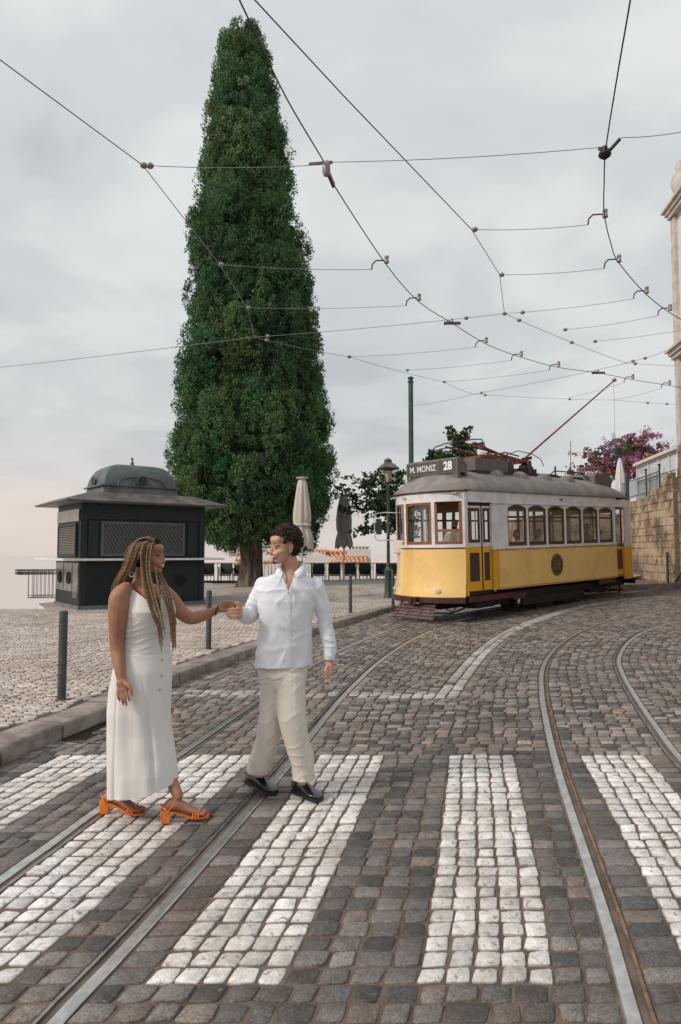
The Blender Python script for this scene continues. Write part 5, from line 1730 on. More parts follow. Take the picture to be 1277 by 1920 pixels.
# trolley pole up to the contact wire
Mi = TM.inverted()
TWZ = 6.62
tipw = onz(1152, 713, TWZ)
tip = Mi @ tipw
MB().tube([(2.25, -.36, 4.08), tip], [.030, .020], 8).build('trolley_pole', MRED, tram, smooth=True)
MB().lathe(tip, [(.001, -.05), (.055, -.03), (.065, 0), (.055, .04), (.03, .06)], 12).build('trolley_head', mat('trolley_head_brown', (.22, .12, .08), .6), tram, smooth=True)
MB().bar((2.0, -.36, 4.0), (2.6, -.36, 4.14), .05, .08).build('pole_spring', MRB, tram)
m = MB(); m.tube([tip + Vector((-.05, 0, -.05)), (tip.x - .10, tip.y, 3.8)], .004, 4); m.build('pole_rope', MRB, tram)
# rear roof gear
MB().bbox((3.2, -.45, 3.60), (5.4, .40, 3.68)).build('rear_roof_rack', MRB, tram)
m = MB(); m.tube([(3.3, -.5, 3.68), (3.5, -.5, 3.80), (5.0, -.5, 3.82), (5.4, -.5, 3.62)], .018, 5); m.tube([(3.3, .3, 3.68), (3.5, .3, 3.80), (5.0, .3, 3.82)], .018, 5); m.tube([(3.9, -.3, 3.66), (3.9, -.3, 3.98)], .025, 5); m.tube([(4.6, -.55, 3.82), (5.1, -.62, 3.70), (5.2, -.66, 3.5)], .014, 5)
m.build('rear_roof_rails', MRB, tram)
m = MB(); m.prism([(5.15, 3.46), (5.15, 3.72), (5.22, 3.80), (6.05, 3.74), (6.12, 3.66), (6.12, 3.40)], YC - .75, YC + .75, lambda u, v, h: (u, h, v)); m.build('rear_destination_box', MRD, tram)

# -- undercarriage
MB().bbox((FC + .2, YN + .22, .42), (RC - .1, YF - .2, .60)).build('underframe', MUN, tram)
MB().bbox((1.0, YN + .16, .22), (3.9, YN + .24, .42)).build('truck_frame', MUN, tram)
MB().bbox((1.0, YF - .35, .22), (3.9, YF - .27, .42)).build('truck_frame', MUN, tram)
for s in (1.15, 3.55):
    for y in (-.48, .48):
        w = MB().lathe((s, y, .365), [(.001, -.05), (.30, -.05), (.34, -.03), (.335, .03), (.31, .05), (.12, .05), (.10, .07), (.001, .07)], 24, Matrix.Rotation(R(90), 4, 'X')).build('wheel', MUN, tram, smooth=35)
for (a, b) in (((-.9, -1.0, .28), (-.1, -.6, .5)), ((.0, -.95, .30), (.6, -.6, .46)), ((1.9, -.92, .20), (2.8, -.5, .42)), ((4.4, -.98, .30), (5.2, -.55, .5)), ((5.3, -.9, .25), (5.5, -.6, .48)), ((-1.3, -.3, .25), (-.4, .4, .45))):
    MB().bbox(a, b).build('equipment_box', MUN, tram, bevel=.02)
for s in (.75, 1.55, 3.15, 3.95): MB().lathe((s, YN + .20, .24), [(.05, 0), (.06, .02), (.045, .05), (.06, .08), (.045, .11), (.06, .14), (.05, .18)], 10).build('spring', MUN, tram)
MB().bbox((4.55, YN - .0, .55), (5.5, YN + .08, .68)).build('rear_step_board', MMR, tram)
m = MB(); m.tube([(RN + .05, -.4, .45), (RN + .12, -.5, .2), (RN - .2, -.6, .15)], .03, 5); m.tube([(RN + .1, -.1, .45), (RN + .2, -.1, .12)], .03, 5); m.box((RN - .1, -.3, .22), (.3, .6, .06)); m.build('rear_lifeguard', MUN, tram)
m = MB(); m.tube([(FN + .1, -.1, .45), (FN + .2, -.3, .2), (FN + .5, -.6, .18), (FN + .8, -.8, .3)], .02, 5); m.tube([(FN + .1, -.5, .45), (FN + .4, -.75, .22), (FN + .7, -.6, .3)], .015, 5); m.build('brake_rigging', MUN, tram)

# ================================================================== RIGHT SIDE: wall, veranda, bougainvillea, tower
def block_wall(root, P0, P1, zfun0, ztop, bw, bh, thick, m_, seed, name='stone_block', cut=None):
    rg = random.Random(seed); d = (P1 - P0); L = d.length; d.normalize(); nrm = Vector((-d.y, d.x, 0))
    z = zfun0; row = 0
    while z < ztop - .05:
        h = bh * rg.uniform(.82, 1.2); h = min(h, ztop - z)
        u = -rg.uniform(0, bw)
        while u < L:
            w = bw * rg.uniform(.6, 1.5); a, b = max(u, 0), min(u + w, L)
            if b - a > .06 and (cut is None or cut((a + b) / 2, z + h / 2)):
                g = .006; o = rg.uniform(-.018, .02)
                j = lambda: rg.uniform(-.012, .012)
                vs = []
                for (uu, zz_) in ((a + g, z + g), (b - g, z + g), (b - g, z + h - g), (a + g, z + h - g)):
                    p = P0 + d * (uu + j()); vs.append((p + nrm * (o - .035), zz_ + j()))
                def mk(inset, out):
                    r_ = []
                    cu = sum((v[0] for v in vs), Vector()) / 4; cz = sum(v[1] for v in vs) / 4
                    for (p, zz_) in vs:
                        q = cu + (p - cu) * (1 - inset / max(w, .2)); zc = cz + (zz_ - cz) * (1 - inset / max(h, .15))
                        r_.append((q.x + nrm.x * out, q.y + nrm.y * out, zc))
                    return r_
                mb = MB().loft([mk(0, -thick), mk(0, 0), mk(.03, .022 + rg.uniform(-.006, .008))], False, True)
                mb.build(name, m_, root, smooth=0 or False)
            u += w
        z += h; row += 1


M_wall = mat('old_limestone', (.47, .36, .25), .9, var=.35, vscale=1.6, bump=.9, bscale=14, bdist=.03, vcol2=(.38, .27, .17), dirt=((.11, .072, .048), .92, .95, .045))
M_wall2 = mat('old_limestone_tower', (.33, .25, .18), .9, var=.35, vscale=2.0, bump=.8, bscale=14, bdist=.03, vcol2=(.28, .20, .13), dirt=((.10, .07, .05), .8, 1.2, .04))
M_mort = mat('wall_mortar', (.24, .175, .12), .95, var=.4, vscale=5)
WA, WB = Vector((11.50, 23.6, 0)), Vector((12.30, 30.0, 0))
WA2 = Vector((10.95, 19.6, 0))
wl = thing('stone_wall', 'tall weathered stone retaining wall behind the rear of the tram', 'wall', (11.9, 26.5, .3))
wdir = (WB - WA).normalized(); wn = Vector((-wdir.y, wdir.x, 0))
def wtop(u): return 4.33 if u < 1.0 else (3.98 if u < 2.6 else 3.80)
block_wall(wl, WA, WB, .30, 4.4, .42, .27, .15, M_wall, 4, cut=lambda u, z: z < wtop(u))
MB().prism([(0, 0.2), (6.3, 0.2), (6.3, 3.72), (2.6, 3.72), (2.6, 3.9), (1.0, 3.9), (1.0, 4.25), (0, 4.25)], -.8, -.04, lambda u, v, h: tuple(WA + wdir * u + wn * (h) + Vector((0, 0, v)))).build('wall_core', M_mort, wl)
dp = thing('drainpipe', 'thin dark pipe standing against the stone wall', 'pipe', (11.6, 25.2, .4))
pp_ = WA + wdir * .35 + wn * .10
MB().tube([(pp_.x, pp_.y, .35), (pp_.x, pp_.y, 1.62)], .045, 8).build('pipe', mat('pipe_green', (.03, .04, .035), .5), dp, smooth=True)
hr = thing('handrail', 'slanting dark handrail at the foot of the tower at the right edge', 'handrail', (11.4, 22.8, .3))
MB().tube([at(1262, 1100, 22.7), at(1277, 1075, 22.3), at(1290, 1055, 22.0)], .022, 6).build('rail', Mdk, hr, smooth=True)
# veranda on the wall
ver = thing('veranda', 'glazed white veranda with slim posts on top of the stone wall', 'veranda', (12.2, 26.5, 4))
M_vw = mat('veranda_white', (.62, .58, .53), .6, var=.15)
M_vg = mat('veranda_glass', (.50, .55, .58), .12, 0, coat=.6)
VU0, VU1 = .02, 5.0
def vp(u, off, z): q = WA + wdir * u + wn * off; return Vector((q.x, q.y, z))
def vbox(u0, u1, o0, o1, z0_, z1_, m_, name):
    return MB().prism([(u0, z0_), (u1, z0_), (u1, z1_), (u0, z1_)], o0, o1, lambda u, v, h: tuple(vp(u, h, v))).build(name, m_, ver)
vbox(VU0, VU1, -2.2, -.28, 3.6, 4.02, M_vw, 'parapet')
vbox(VU0 + .0, VU1, -2.2, -.30, 5.13, 5.20, M_vw, 'head_beam')
vbox(VU0 - .0, VU1 + .1, -2.3, -.20, 5.21, 5.33, M_vw, 'roof_edge')
vbox(VU0 + .05, VU1 - .05, -.36, -.345, 4.03, 5.12, M_vg, 'glazing')
vbox(VU1 - .02, VU1 - .0, -2.1, -.40, 4.03, 5.12, M_vg, 'end_glazing')
for u in (.02, 1.1, 2.2, 3.45, 4.9): vbox(u, u + .10, -.34, -.30, 4.03, 5.12, M_vw, 'post')
vbox(VU0, VU1, -.34, -.30, 4.55, 4.59, M_vw, 'transom')
# iron fence with lamps in front of the veranda
fe = thing('terrace_fence', 'dark green iron fence with square posts in front of the veranda', 'fence', vp(3, -.12, 3.9))
m = MB()
for z in (3.95, 4.62): m.bar(vp(1.6, -.14, z), vp(6.6, -.14, z), .03, .03)
m.build('rails', M_lampg, fe)
for k in range(34):
    u = 1.7 + k * .145; MB().bar(vp(u, -.14, 3.84), vp(u, -.14, 4.62), .014, .014).build('baluster', M_lampg, fe)
for u in (1.65, 3.2, 5.6):
    MB().bar(vp(u, -.14, 3.80), vp(u, -.14, 4.72), .05, .05).build('post', M_lampg, fe)
    q = vp(u, -.14, 4.72); MB().lathe(q, [(.03, 0), (.05, .03), (.02, .06), (.06, .12), (.065, .15), (.02, .17)], 10).build('finial', M_lampg, fe, smooth=True)
# closed terrace umbrellas
for (px, top, bot, Y, lb) in ((1162, 859, 925, 31.0, 'small white closed parasol left of the veranda, the taller one'), (1127, 877, 915, 33.0, 'small white closed parasol peeking over the tram roof')):
    g = thing('parasol', lb, 'parasol', at(px, bot, Y)); a = at(px, top, Y); b = at(px, bot, Y)
    MB().tube([(a.x, Y, 3.0), (a.x, Y, a.z)], .03, 6).build('pole', M_pole, g)
    rg = []
    for t, w in ((0, .04), (.15, .12), (.5, .20), (.85, .25), (1, .22)):
        rg.append([(a.x + math.cos(k * math.pi / 8) * w * (.8 + .2 * (k % 2)), Y + math.sin(k * math.pi / 8) * w * (.8 + .2 * (k % 2)), a.z + (b.z - a.z) * t) for k in range(16)])
    MB().loft(rg).build('canopy', mat('white_canvas', (.66, .65, .66), .8, var=.1), g, smooth=60)
ant = thing('antenna', 'thin reddish mast above the tram roof', 'antenna', at(1070, 900, 36))
MB().tube([at(1070, 940, 36), at(1070, 827, 36)], .018, 5).build('rod', MRED, ant)
# bougainvillea and its terrace
BY_ = 33.0
terr = thing('terrace', 'raised terrace behind the tram roof', 'terrace', (13, 33, 0))
MB().bbox((9.6, 31.8, -2), (22, 40, 3.4)).build('terrace_block', M_wall, terr)
L = lambda *ps: [at(x, y, BY_ + dy) for (x, y, dy) in ps]
bb = at(1175, 900, BY_); bb.z = 3.2
bou = sprays('bougainvillea', 'big bougainvillea bush with magenta and rusty flowers behind the tram', 'shrub', bb,
       [[bb] + L((1175, 880, 0), (1185, 850, 0), (1190, 830, 0)), L((1175, 885, 0), (1150, 870, 0), (1120, 860, .3), (1108, 850, 0)), L((1170, 895, 0), (1140, 885, -.2), (1110, 880, 0), (1092, 884, 0)),
        L((1180, 870, 0), (1165, 845, 0), (1150, 835, 0)), L((1185, 860, 0), (1200, 840, -.3), (1200, 818, 0)), L((1190, 875, 0), (1215, 850, 0), (1240, 838, 0)), L((1185, 880, 0), (1210, 870, -.4), (1245, 860, 0)),
        L((1150, 880, .5), (1130, 868, .5), (1118, 872, .5)), L((1180, 850, 0), (1190, 830, .4), (1185, 820, 0)), L((1175, 880, -.5), (1180, 865, -.6), (1195, 855, -.6)), L((1200, 880, .5), (1205, 860, .6), (1225, 850, .5)), L((1160, 895, -.6), (1185, 885, -.8), (1175, 868, -.8))],
       [(.45, .14, .36), (.50, .18, .42), (.42, .20, .25), (.40, .24, .16), (.34, .22, .13), (.14, .16, .08), (.55, .24, .46), (.11, .15, .07)], 51, leaf=.10, per=30, crad=.42, flat=.5)
palm = MB()
for (x0_, y0_, x1_, y1_) in ((1160, 868, 1132, 822), (1162, 866, 1150, 815), (1160, 868, 1178, 822), (1160, 870, 1190, 845)):
    a, b = at(x0_, y0_, 32.4), at(x1_, y1_, 32.4)
    for k in range(14):
        t = k / 13; q = a.lerp(b, t); dd = (b - a).normalized()
        for s_ in (-1, 1):
            e = q + Vector((dd.z * s_, .1, -dd.x * s_)) * .30 * (1 - t * .6) + dd * .12
            palm.add([q, q + dd * .05, e], [(0, 1, 2)])
pm = thing('palm', 'small dark palm sticking out of the bougainvillea', 'palm', at(1160, 900, 32.4))
palm.build('fronds', mat('palm_frond', (.04, .07, .05), .6), pm); MB().tube([at(1160, 905, 32.4), at(1160, 868, 32.4)], .06, 6).build('trunk', M_twig, pm)

# church tower: plastered, stone quoins and two cornices, stone base
tw = thing('church_tower', 'white church tower with stone cornices at the right edge', 'tower', (14, 20, 0))
TA = Vector((11.66, 23.5, 0)); tdir = -wdir; tin = -wn     # facade runs from the far corner TA towards the camera
def tp(u, o, z): q = TA + tdir * u + tin * o; return (q.x, q.y, z)
def tbox(u0, u1, o0, o1, z0_, z1_, m_, name, par=None): return MB().prism([(u0, z0_), (u1, z0_), (u1, z1_), (u0, z1_)], o0, o1, lambda u, v, h: tp(u, h, v)).build(name, m_, par or tw)
M_tw = mat('tower_lime_wash', (.70, .67, .64), .85, var=.10, vscale=1.2, dirt=((.42, .36, .30), .4, 1.2))
M_ts = mat('tower_pink_stone', (.58, .50, .45), .85, var=.25, vscale=3, bump=.4, bscale=20)
tbox(.12, 9, .12, 6, 5.1, 14.2, M_tw, 'wall')
tbox(0, .34, .0, 6, 4.2, 13.3, M_ts, 'corner_pilaster')
tbox(.0, .9, -.06, .0, 4.2, 4.9, M_tw, 'corner_foot')
for z in (8.32, 13.35):
    tbox(-.08, 9, -.08, 6.1, z, z + .14, M_ts, 'cornice'); tbox(-.15, 9, -.15, 6.15, z + .14, z + .28, M_ts, 'cornice'); tbox(-.24, 9, -.24, 6.2, z + .28, z + .36, M_ts, 'cornice')
MB().lathe(tp(.30, .25, 13.72), [(.30, 0), (.30, .15), (.18, .25), (.22, .5), (.30, .75), (.24, 1.05), (.12, 1.2), (.14, 1.35), (.05, 1.6)], 14).build('urn_finial', M_ts, tw, smooth=40)
for z0_, z1_ in ((9.6, 12.2), (6.3, 7.3)):
    tbox(1.0, 2.2, .06, .12, z0_ - .15, z1_ + .15, M_ts, 'window_surround'); tbox(1.15, 2.05, .05, .06, z0_, z1_, MBK, 'window_opening')
sb = thing('stone_base', 'rough stone base under the white tower at the right edge', 'wall', (11.4, 22, 0))
SA_, SB_ = TA + tdir * .35 - tin * .14, TA + tdir * 4.2 - tin * .14
block_wall(sb, SB_, SA_, .2, 5.25, .62, .44, .15, M_wall2, 9)
MB().prism([(.36, 0), (9, 0), (9, 5.08), (.36, 5.08)], -.08, 5.9, lambda u, v, h: tp(u, h, v)).build('core', M_mort, sb)

# ================================================================== OVERHEAD WIRES
M_wire = mat('overhead_wire', (.045, .042, .045), .5, .5)
M_steelw = mat('span_wire_grey', (.26, .25, .25), .4, .6)
M_fit = mat('line_fitting_brown', (.13, .085, .07), .6, .3, var=.4, vscale=20)
M_ins = mat('porcelain_insulator', (.30, .26, .24), .4, var=.3, vscale=20)
WZ = 6.0
def wz(px, py): return onz(px, py, WZ)
def sag(a, b, s, n=8):
    return [a.lerp(b, i / n) - Vector((0, 0, s * 4 * (i / n) * (1 - i / n))) for i in range(n + 1)]
def wire(pts, r, label, m_=M_wire, group='overhead tram wires', smoothn=6, z=None, sagv=0, name='overhead_wire'):
    P = [Vector(p) if len(p) == 3 else onz(p[0], p[1], z or WZ) for p in pts]
    t = thing(name, label, 'wire', P[0], group=group)
    path = catmull(P, smoothn) if len(P) > 2 and smoothn > 1 else (sag(P[0], P[1], sagv) if sagv and len(P) == 2 else P)
    MB().tube(path, r, 5).build('strand', m_, t, smooth=True)
    return t
def gooseneck(t, px, py, s=1.0, flip=-1, z=None):
    s *= .68
    """hanger: curved arm with bell insulator, clamped on the contact wire"""
    p = onz(px, py, z or WZ); k = s
    MB().tube([p + Vector((flip * .34 * k, 0, -.10 * k)), p + Vector((flip * .32 * k, 0, .02 * k)), p + Vector((flip * .24 * k, 0, .10 * k)), p + Vector((flip * .10 * k, 0, .11 * k)), p + Vector((0, 0, .10 * k))], .017 * k, 6).build('hanger_arm', M_fit, t, smooth=True)
    MB().lathe(p + Vector((0, 0, .0)), [(.02 * k, .02), (.055 * k, .05 * k), (.05 * k, .11 * k), (.035 * k, .13 * k), (.05 * k, .16 * k), (.05 * k, .20 * k), (.01, .22 * k)], 10).build('insulator', M_ins, t, smooth=True)
def hend(px, py): return onz(px, py, WZ) + Vector((-.34 * .68, 0, -.10 * .68))
def clamp(t, px, py, d, z=None):
    p = onz(px, py, z or WZ); d = Vector(d).normalized() * .16
    MB().bar(p - d, p + d, .035, .05).build('ear_clamp', M_fit, t)
def egg(t, px, py, r=.045, z=None):
    p = onz(px, py, z or WZ); MB().sphere(p, (r, r, r * .8), 10, 6).build('egg_insulator', M_ins, t, smooth=True)
# contact wires
cw1 = wire([(418, -60), (449, 0), (535, 180), (608, 305), (625, 345), (725, 497), (786, 566), (848, 606), (912, 645), (978, 670), (1048, 689), (1122, 699), (1187, 712), (1256, 723), (1310, 733)], .0075, 'left contact wire curving from top centre down to the trolley pole')
for (px, py) in ((725, 497), (786, 566), (912, 645), (978, 670), (1048, 689), (1187, 712), (1256, 723)): gooseneck(cw1, px, py)
for (px, py) in ((848, 606), (1122, 699)): clamp(cw1, px, py, (1, 0, 0)); gooseneck(cw1, px, py, .6)
p = wz(612, 312); MB().lathe(p, [(.03, -.11), (.045, -.08), (.045, .02), (.04, .03), (.04, .05)], 12).build('double_hanger', M_ins, cw1, smooth=40); MB().bar(p + Vector((-.20, .04, .05)), p + Vector((.07, 0, .05)), .018, .03).build('hanger_plate', M_fit, cw1); clamp(cw1, 620, 335, wz(625, 345) - wz(608, 305))
cw2 = wire([(1189, -60), (1182, 0), (1158, 140), (1136, 280), (1133, 340), (1133, 400), (1145, 455), (1160, 492), (1212, 552), (1262, 590), (1320, 622)], .0075, 'right contact wire dropping from the top right corner and bending right')
for (px, py) in ((1135, 412), (1161, 495), (1213, 553), (1257, 585)): gooseneck(cw2, px, py)
p = wz(1134, 285); MB().lathe(p, [(.02, -.08), (.06, -.05), (.07, -.03), (.06, .0), (.03, .02), (.03, .06)], 14).build('bell_hanger', mat('dark_fitting', (.03, .027, .03), .5, .4), cw2, smooth=40); MB().bar(p + Vector((.02, 0, -.02)), onz(1163, 260, WZ + .05), .022, .03).build('hanger_arm', MATS['dark_fitting'], cw2); MB().bar(p + Vector((-.07, 0, .04)), p + Vector((.05, 0, .02)), .02, .035).build('hanger_plate', M_fit, cw2)
# pull-off cables
w3 = wire([(-40, 85), (0, 112), (268, 310)], .0055, 'guy wire from the left edge to the crossing node beside the cypress', smoothn=1)
w4 = wire([(268, 310), (412, 496), (463, 577), (477, 631)], .0055, 'guy wire running down across the face of the cypress', smoothn=1, m_=M_steelw)
w5 = wire([(455, -20), (478, 0), (640, 175), (884, 430)], .006, 'long bluish guy wire from top centre to the mid-sky node', smoothn=1, m_=mat('wire_blue', (.03, .035, .075), .5, .3))
w6 = wire([(884, 430), (937, 515), (946, 588)], .005, 'short guy wire bending down between the two contact wires', smoothn=1)
def span(a, b, label, r=.0042, s=.03, n_egg=(), z=None):
    if isinstance(a, tuple): a = onz(*a, z or WZ)
    if isinstance(b, tuple): b = onz(*b, z or WZ)
    t = wire([a, b], r, label, M_steelw, 'span wires pulling the contact wires sideways', z=z, sagv=s, name='span_wire')
    for u in n_egg:
        A, B = a, b; q = A.lerp(B, u); q.z -= s * 4 * u * (1 - u); MB().sphere(q, (.045, .04, .035), 10, 6).build('egg_insulator', M_ins, t, smooth=True)
    return t
span((268, 310), (600, 309), 'long horizontal span wire crossing the upper cypress', n_egg=(.005, .04))
span((622, 304), (1128, 276), 'long span wire between the two topmost hangers')
span((1165, 258), (1330, 236), 'span wire from the bell hanger to the right edge')
span((412, 496), hend(725, 497), 'span wire from the cypress face to the second hanger', n_egg=(.01,))
span((463, 577), hend(786, 566), 'span wire from the cypress face to the third hanger', n_egg=(.01,))
span((884, 430), hend(1135, 412), 'upper short span wire between mid-sky node and right contact wire', n_egg=(.03,))
span((937, 515), hend(1161, 495), 'second short span wire between mid-sky node and right contact wire', n_egg=(.02,))
span((946, 588), hend(1213, 553), 'third short span wire ending at the right contact wire', n_egg=(.15, .0))
span((-40, 693), (477, 632), 'long span wire from the left edge to the node on the cypress', r=.006, s=.02)
span((477, 632), (946, 588), 'span wire from the cypress node across to the mid-sky crossing', r=.005, n_egg=(.06, .86))
span((946, 588), (1172, 680), 'guy wire running down right from the mid-sky crossing', r=.005, n_egg=(.10, .5))
span((1172, 680), (1330, 686), 'low guy wire leaving at the right edge under the tower cornice', n_egg=(.12,))
span((1060, 618), hend(1257, 585), 'faint span wire to the right contact wire near the tower, upper', n_egg=(.0,))
span((1116, 640), (1330, 610), 'faint span wire to the tower, lower', n_egg=(.0,))
span((477, 632), (655, 669), 'guy wire from the cypress node to the next insulator', r=.005, n_egg=(.12, 1.0))
span((655, 669), (833, 716), 'guy wire continuing above the green mast', r=.005, n_egg=(1.0,))
span((833, 716), (888, 739), 'short knotted guy wire above the green mast', r=.005)
span((655, 669), hend(912, 645), 'span wire ending at the fifth hanger', n_egg=(.0,))
span((764, 694), hend(978, 670), 'span wire ending at the sixth hanger', n_egg=(.0,))
span((833, 716), hend(1048, 689), 'span wire ending at the seventh hanger')
span((776, 761), (888, 739), 'guy wire anchored on the green mast', r=.005)
span((888, 739), (1180, 680), 'guy wire rising from the low node to the eighth hanger', r=.005, n_egg=(.06,))
span((888, 739), (1150, 750), 'low long guy wire passing behind the trolley pole, left half', r=.004, n_egg=(.08, .68))
span((1150, 750), (1330, 760), 'low long guy wire behind the trolley pole, right half', r=.004, n_egg=(.35, .55))
span((1066, 745), hend(1187, 712), 'faint thin wire left of the trolley pole head')
span((1150, 750), hend(1256, 723), 'faint thin wire right of the trolley pole head')
span((1172, 680), (1250, 657), 'short guy wire rising to the tower cornice', r=.005, n_egg=(.2, .5))
# ================================================================== PEOPLE
def fuse(mb, name, m, parent, voxel=.005, smooth=4, cut=None, disp=None, org=None):
    """union of overlapping closed shapes -> one continuous skin"""
    me = mb.mesh(name, None, False)
    o = bpy.data.objects.new('tmp', me); COL.objects.link(o)
    r = o.modifiers.new('r', 'REMESH'); r.mode = 'VOXEL'; r.voxel_size = voxel; r.use_smooth_shade = True
    s_ = o.modifiers.new('s', 'SMOOTH'); s_.iterations = smooth; s_.factor = .5
    dg = bpy.context.evaluated_depsgraph_get()
    out = bpy.data.meshes.new_from_object(o.evaluated_get(dg)); out.name = name
    bpy.data.objects.remove(o)
    nv = len(out.vertices)
    co = np.empty(nv * 3, np.float32); out.vertices.foreach_get('co', co); co = co.reshape(-1, 3)
    no = np.empty(nv * 3, np.float32); out.vertices.foreach_get('normal', no); no = no.reshape(-1, 3)
    if disp is not None:
        co = co + no * disp(co, no)[:, None]
    if cut is not None:
        kill = cut(co, no)
    if org is None and parent is not None: org = ORG.get(parent)
    loc = co - np.array(org[:]) if org is not None else co
    out.vertices.foreach_set('co', loc.astype(np.float32).ravel())
    if cut is not None and kill.any():
        bm = bmesh.new(); bm.from_mesh(out); bm.verts.ensure_lookup_table()
        bmesh.ops.delete(bm, geom=[bm.verts[i] for i in np.nonzero(kill)[0]], context='VERTS')
        for _ in range(10):                       # even out the cut edges (hems, neckline)
            new = {}
            for v in bm.verts:
                nb = [e.other_vert(v).co for e in v.link_edges if e.is_boundary]
                if len(nb) == 2: new[v] = v.co * .4 + (nb[0] + nb[1]) * .3
            for v, c_ in new.items(): v.co = c_
        bm.to_mesh(out); bm.free()
    out.polygons.foreach_set('use_smooth', [True] * len(out.polygons))
    out.materials.clear(); out.materials.append(m); out.update()
    ob = bpy.data.objects.new(name, out); COL.objects.link(ob)
    if parent is not None: ob.parent = parent
    return ob


def ell(mb, c, r, M=None, n=16, m=10):
    c = Vector(c); vs = []
    for i in range(m + 1):
        a = math.pi * i / m
        for k in range(n):
            t = 2 * math.pi * k / n
            p = Vector((r[0] * max(math.sin(a), 2e-3) * math.cos(t), r[1] * max(math.sin(a), 2e-3) * math.sin(t), -r[2] * math.cos(a)))
            vs.append((M @ p if M is not None else p) + c)
    return mb.add(vs, mb.ring_faces(m + 1, n))


def limb(mb, pts, ref=None, n=16, sub=5):
    """pts: [(Vector, ra, rb)] ; ra across, rb along ref. Smooth tapering limb with round ends"""
    P = [Vector((*p[0], 0)) for p in pts]
    C = catmull([p[0] for p in pts], sub)
    A = catmull([Vector((p[1], p[2] if len(p) > 2 else p[1], 0)) for p in pts], sub)
    ref = Vector(ref) if ref else None; rings = []
    last = None
    for i, c in enumerate(C):
        d = C[min(i + 1, len(C) - 1)] - C[max(i - 1, 0)]; d.normalize()
        if last is None: last = ref if ref else (Vector((0, -1, 0)) if abs(d.y) < .9 else Vector((1, 0, 0)))
        b = last - d * last.dot(d); b.normalize(); last = b if ref is None else last
        a = d.cross(b)
        rings.append([c + a * math.cos(2 * math.pi * k / n) * A[i].x + b * math.sin(2 * math.pi * k / n) * A[i].y for k in range(n)])
    mb.loft(rings)
    for p in (pts[0], pts[-1]):
        r = min(p[1], p[2] if len(p) > 2 else p[1]); ell(mb, p[0], (r * .98,) * 3, n=12, m=8)
    return mb


def head_parts(mb, M, k=1.0, ear=True, jaw=1.0, nose=1.0):
    R3 = M.to_3x3()
    def e(c, r): ell(mb, M @ Vector([q * k for q in c]), [q * k for q in r], R3)
    e((-.014, 0, .046), (.096, .075, .086)); e((.028, 0, -.012), (.066, .064, .085))
    e((.030, 0, -.058), (.056 * jaw, .052 * jaw, .045)); e((.069, 0, -.091), (.022, .024, .018))
    e((.050, .040, -.024), (.032, .026, .026)); e((.050, -.040, -.024), (.032, .026, .026))
    e((.074, .024, .022), (.020, .030, .011)); e((.074, -.024, .022), (.020, .030, .011)); e((.062, 0, .055), (.036, .055, .035))
    e((.084, 0, .004), (.016, .011, .024)); e((.098, 0, -.018), (.017 * nose, .011, .022)); e((.108, 0, -.030), (.014 * nose, .012, .010))
    e((.095, .012, -.035), (.012, .009, .008)); e((.095, -.012, -.035), (.012, .009, .008))
    e((.082, 0, -.056), (.020, .026, .018))
    e((.074, .030, -.040), (.024, .020, .022)); e((.074, -.030, -.040), (.024, .020, .022))
    if ear:
        for s_ in (-1, 1):
            e((-.006, s_ * .076, -.004), (.018, .008, .030)); e((-.002, s_ * .074, -.028), (.010, .007, .012)); e((-.012, s_ * .080, .006), (.012, .006, .022))


def face_bits(root, M, k, brow, iris, lip, teeth=True, org=None, smile=.006, lash=None, browr=.0035):
    R3 = M.to_3x3()
    def part(name, m_, items, sm=True):
        mb = MB()
        for c, r in items: ell(mb, M @ Vector([q * k for q in c]), [q * k for q in r], R3, 12, 8)
        return mb.build(name, m_, root, smooth='all')
    for s_ in (-1, 1):
        part('eye', MATS['eye_white'], [((.0785, s_ * .031, .0000), (.0095, .0140, .0048))])
        part('iris', iris, [((.0858, s_ * .0325, .0005), (.0040, .0062, .0050))])
        mb = MB()
        q = [M @ Vector((.0865 * k - abs(t) * .010 * k, s_ * (.031 + t * .0165) * k, (.0075 - t * t * .007) * k)) for t in (-1, -.5, 0, .5, 1)]
        mb.tube(q, [.0008 * k, .0022 * k, .0026 * k, .0024 * k, .0010 * k], 6); mb.build('upper_lashes', lash or MATS['lash_black'], root, smooth=True)
        mb = MB()
        q = [M @ Vector(((.094 - (t + 1) ** 2 * .0035) * k, s_ * (.031 + t * .0185) * k, (.0275 + .003 * (1 - t * t) + .001 * t) * k)) for t in (-1, -.5, 0, .5, 1)]
        mb.tube(q, [browr * k * .9, browr * k * 1.15, browr * k, browr * k * .8, browr * k * .3], 6); mb.build('eyebrow', brow, root, smooth=True)
    up, lo = [], []
    for t in (-1, -.6, -.25, 0, .25, .6, 1):
        x = .1015 - .016 * t * t
        up.append(M @ Vector((x * k, t * .0290 * k, (-.0510 + smile * t * t - .0012 * (abs(t) < .1)) * k)))
        lo.append(M @ Vector(((x - .003) * k, t * .0265 * k, (-.0690 + (smile + .0140) * t * t) * k)))
    rr = [.0012, .0030, .0040, .0036, .0040, .0030, .0012]
    MB().tube(up, [r * k for r in rr], 8).build('upper_lip', lip, root, smooth=True)
    MB().tube(lo, [r * k * 1.2 for r in rr], 8).build('lower_lip', lip, root, smooth=True)
    if teeth:
        mb = MB(); q = [M @ Vector(((.0985 - .014 * t * t) * k, t * .024 * k, (-.0590 + smile * t * t) * k)) for t in (-1, -.5, 0, .5, 1)]
        mb.tube(q, [.003 * k, .0058 * k, .0068 * k, .0058 * k, .003 * k], 8); mb.build('teeth', MATS['teeth_white'], root, smooth=True)


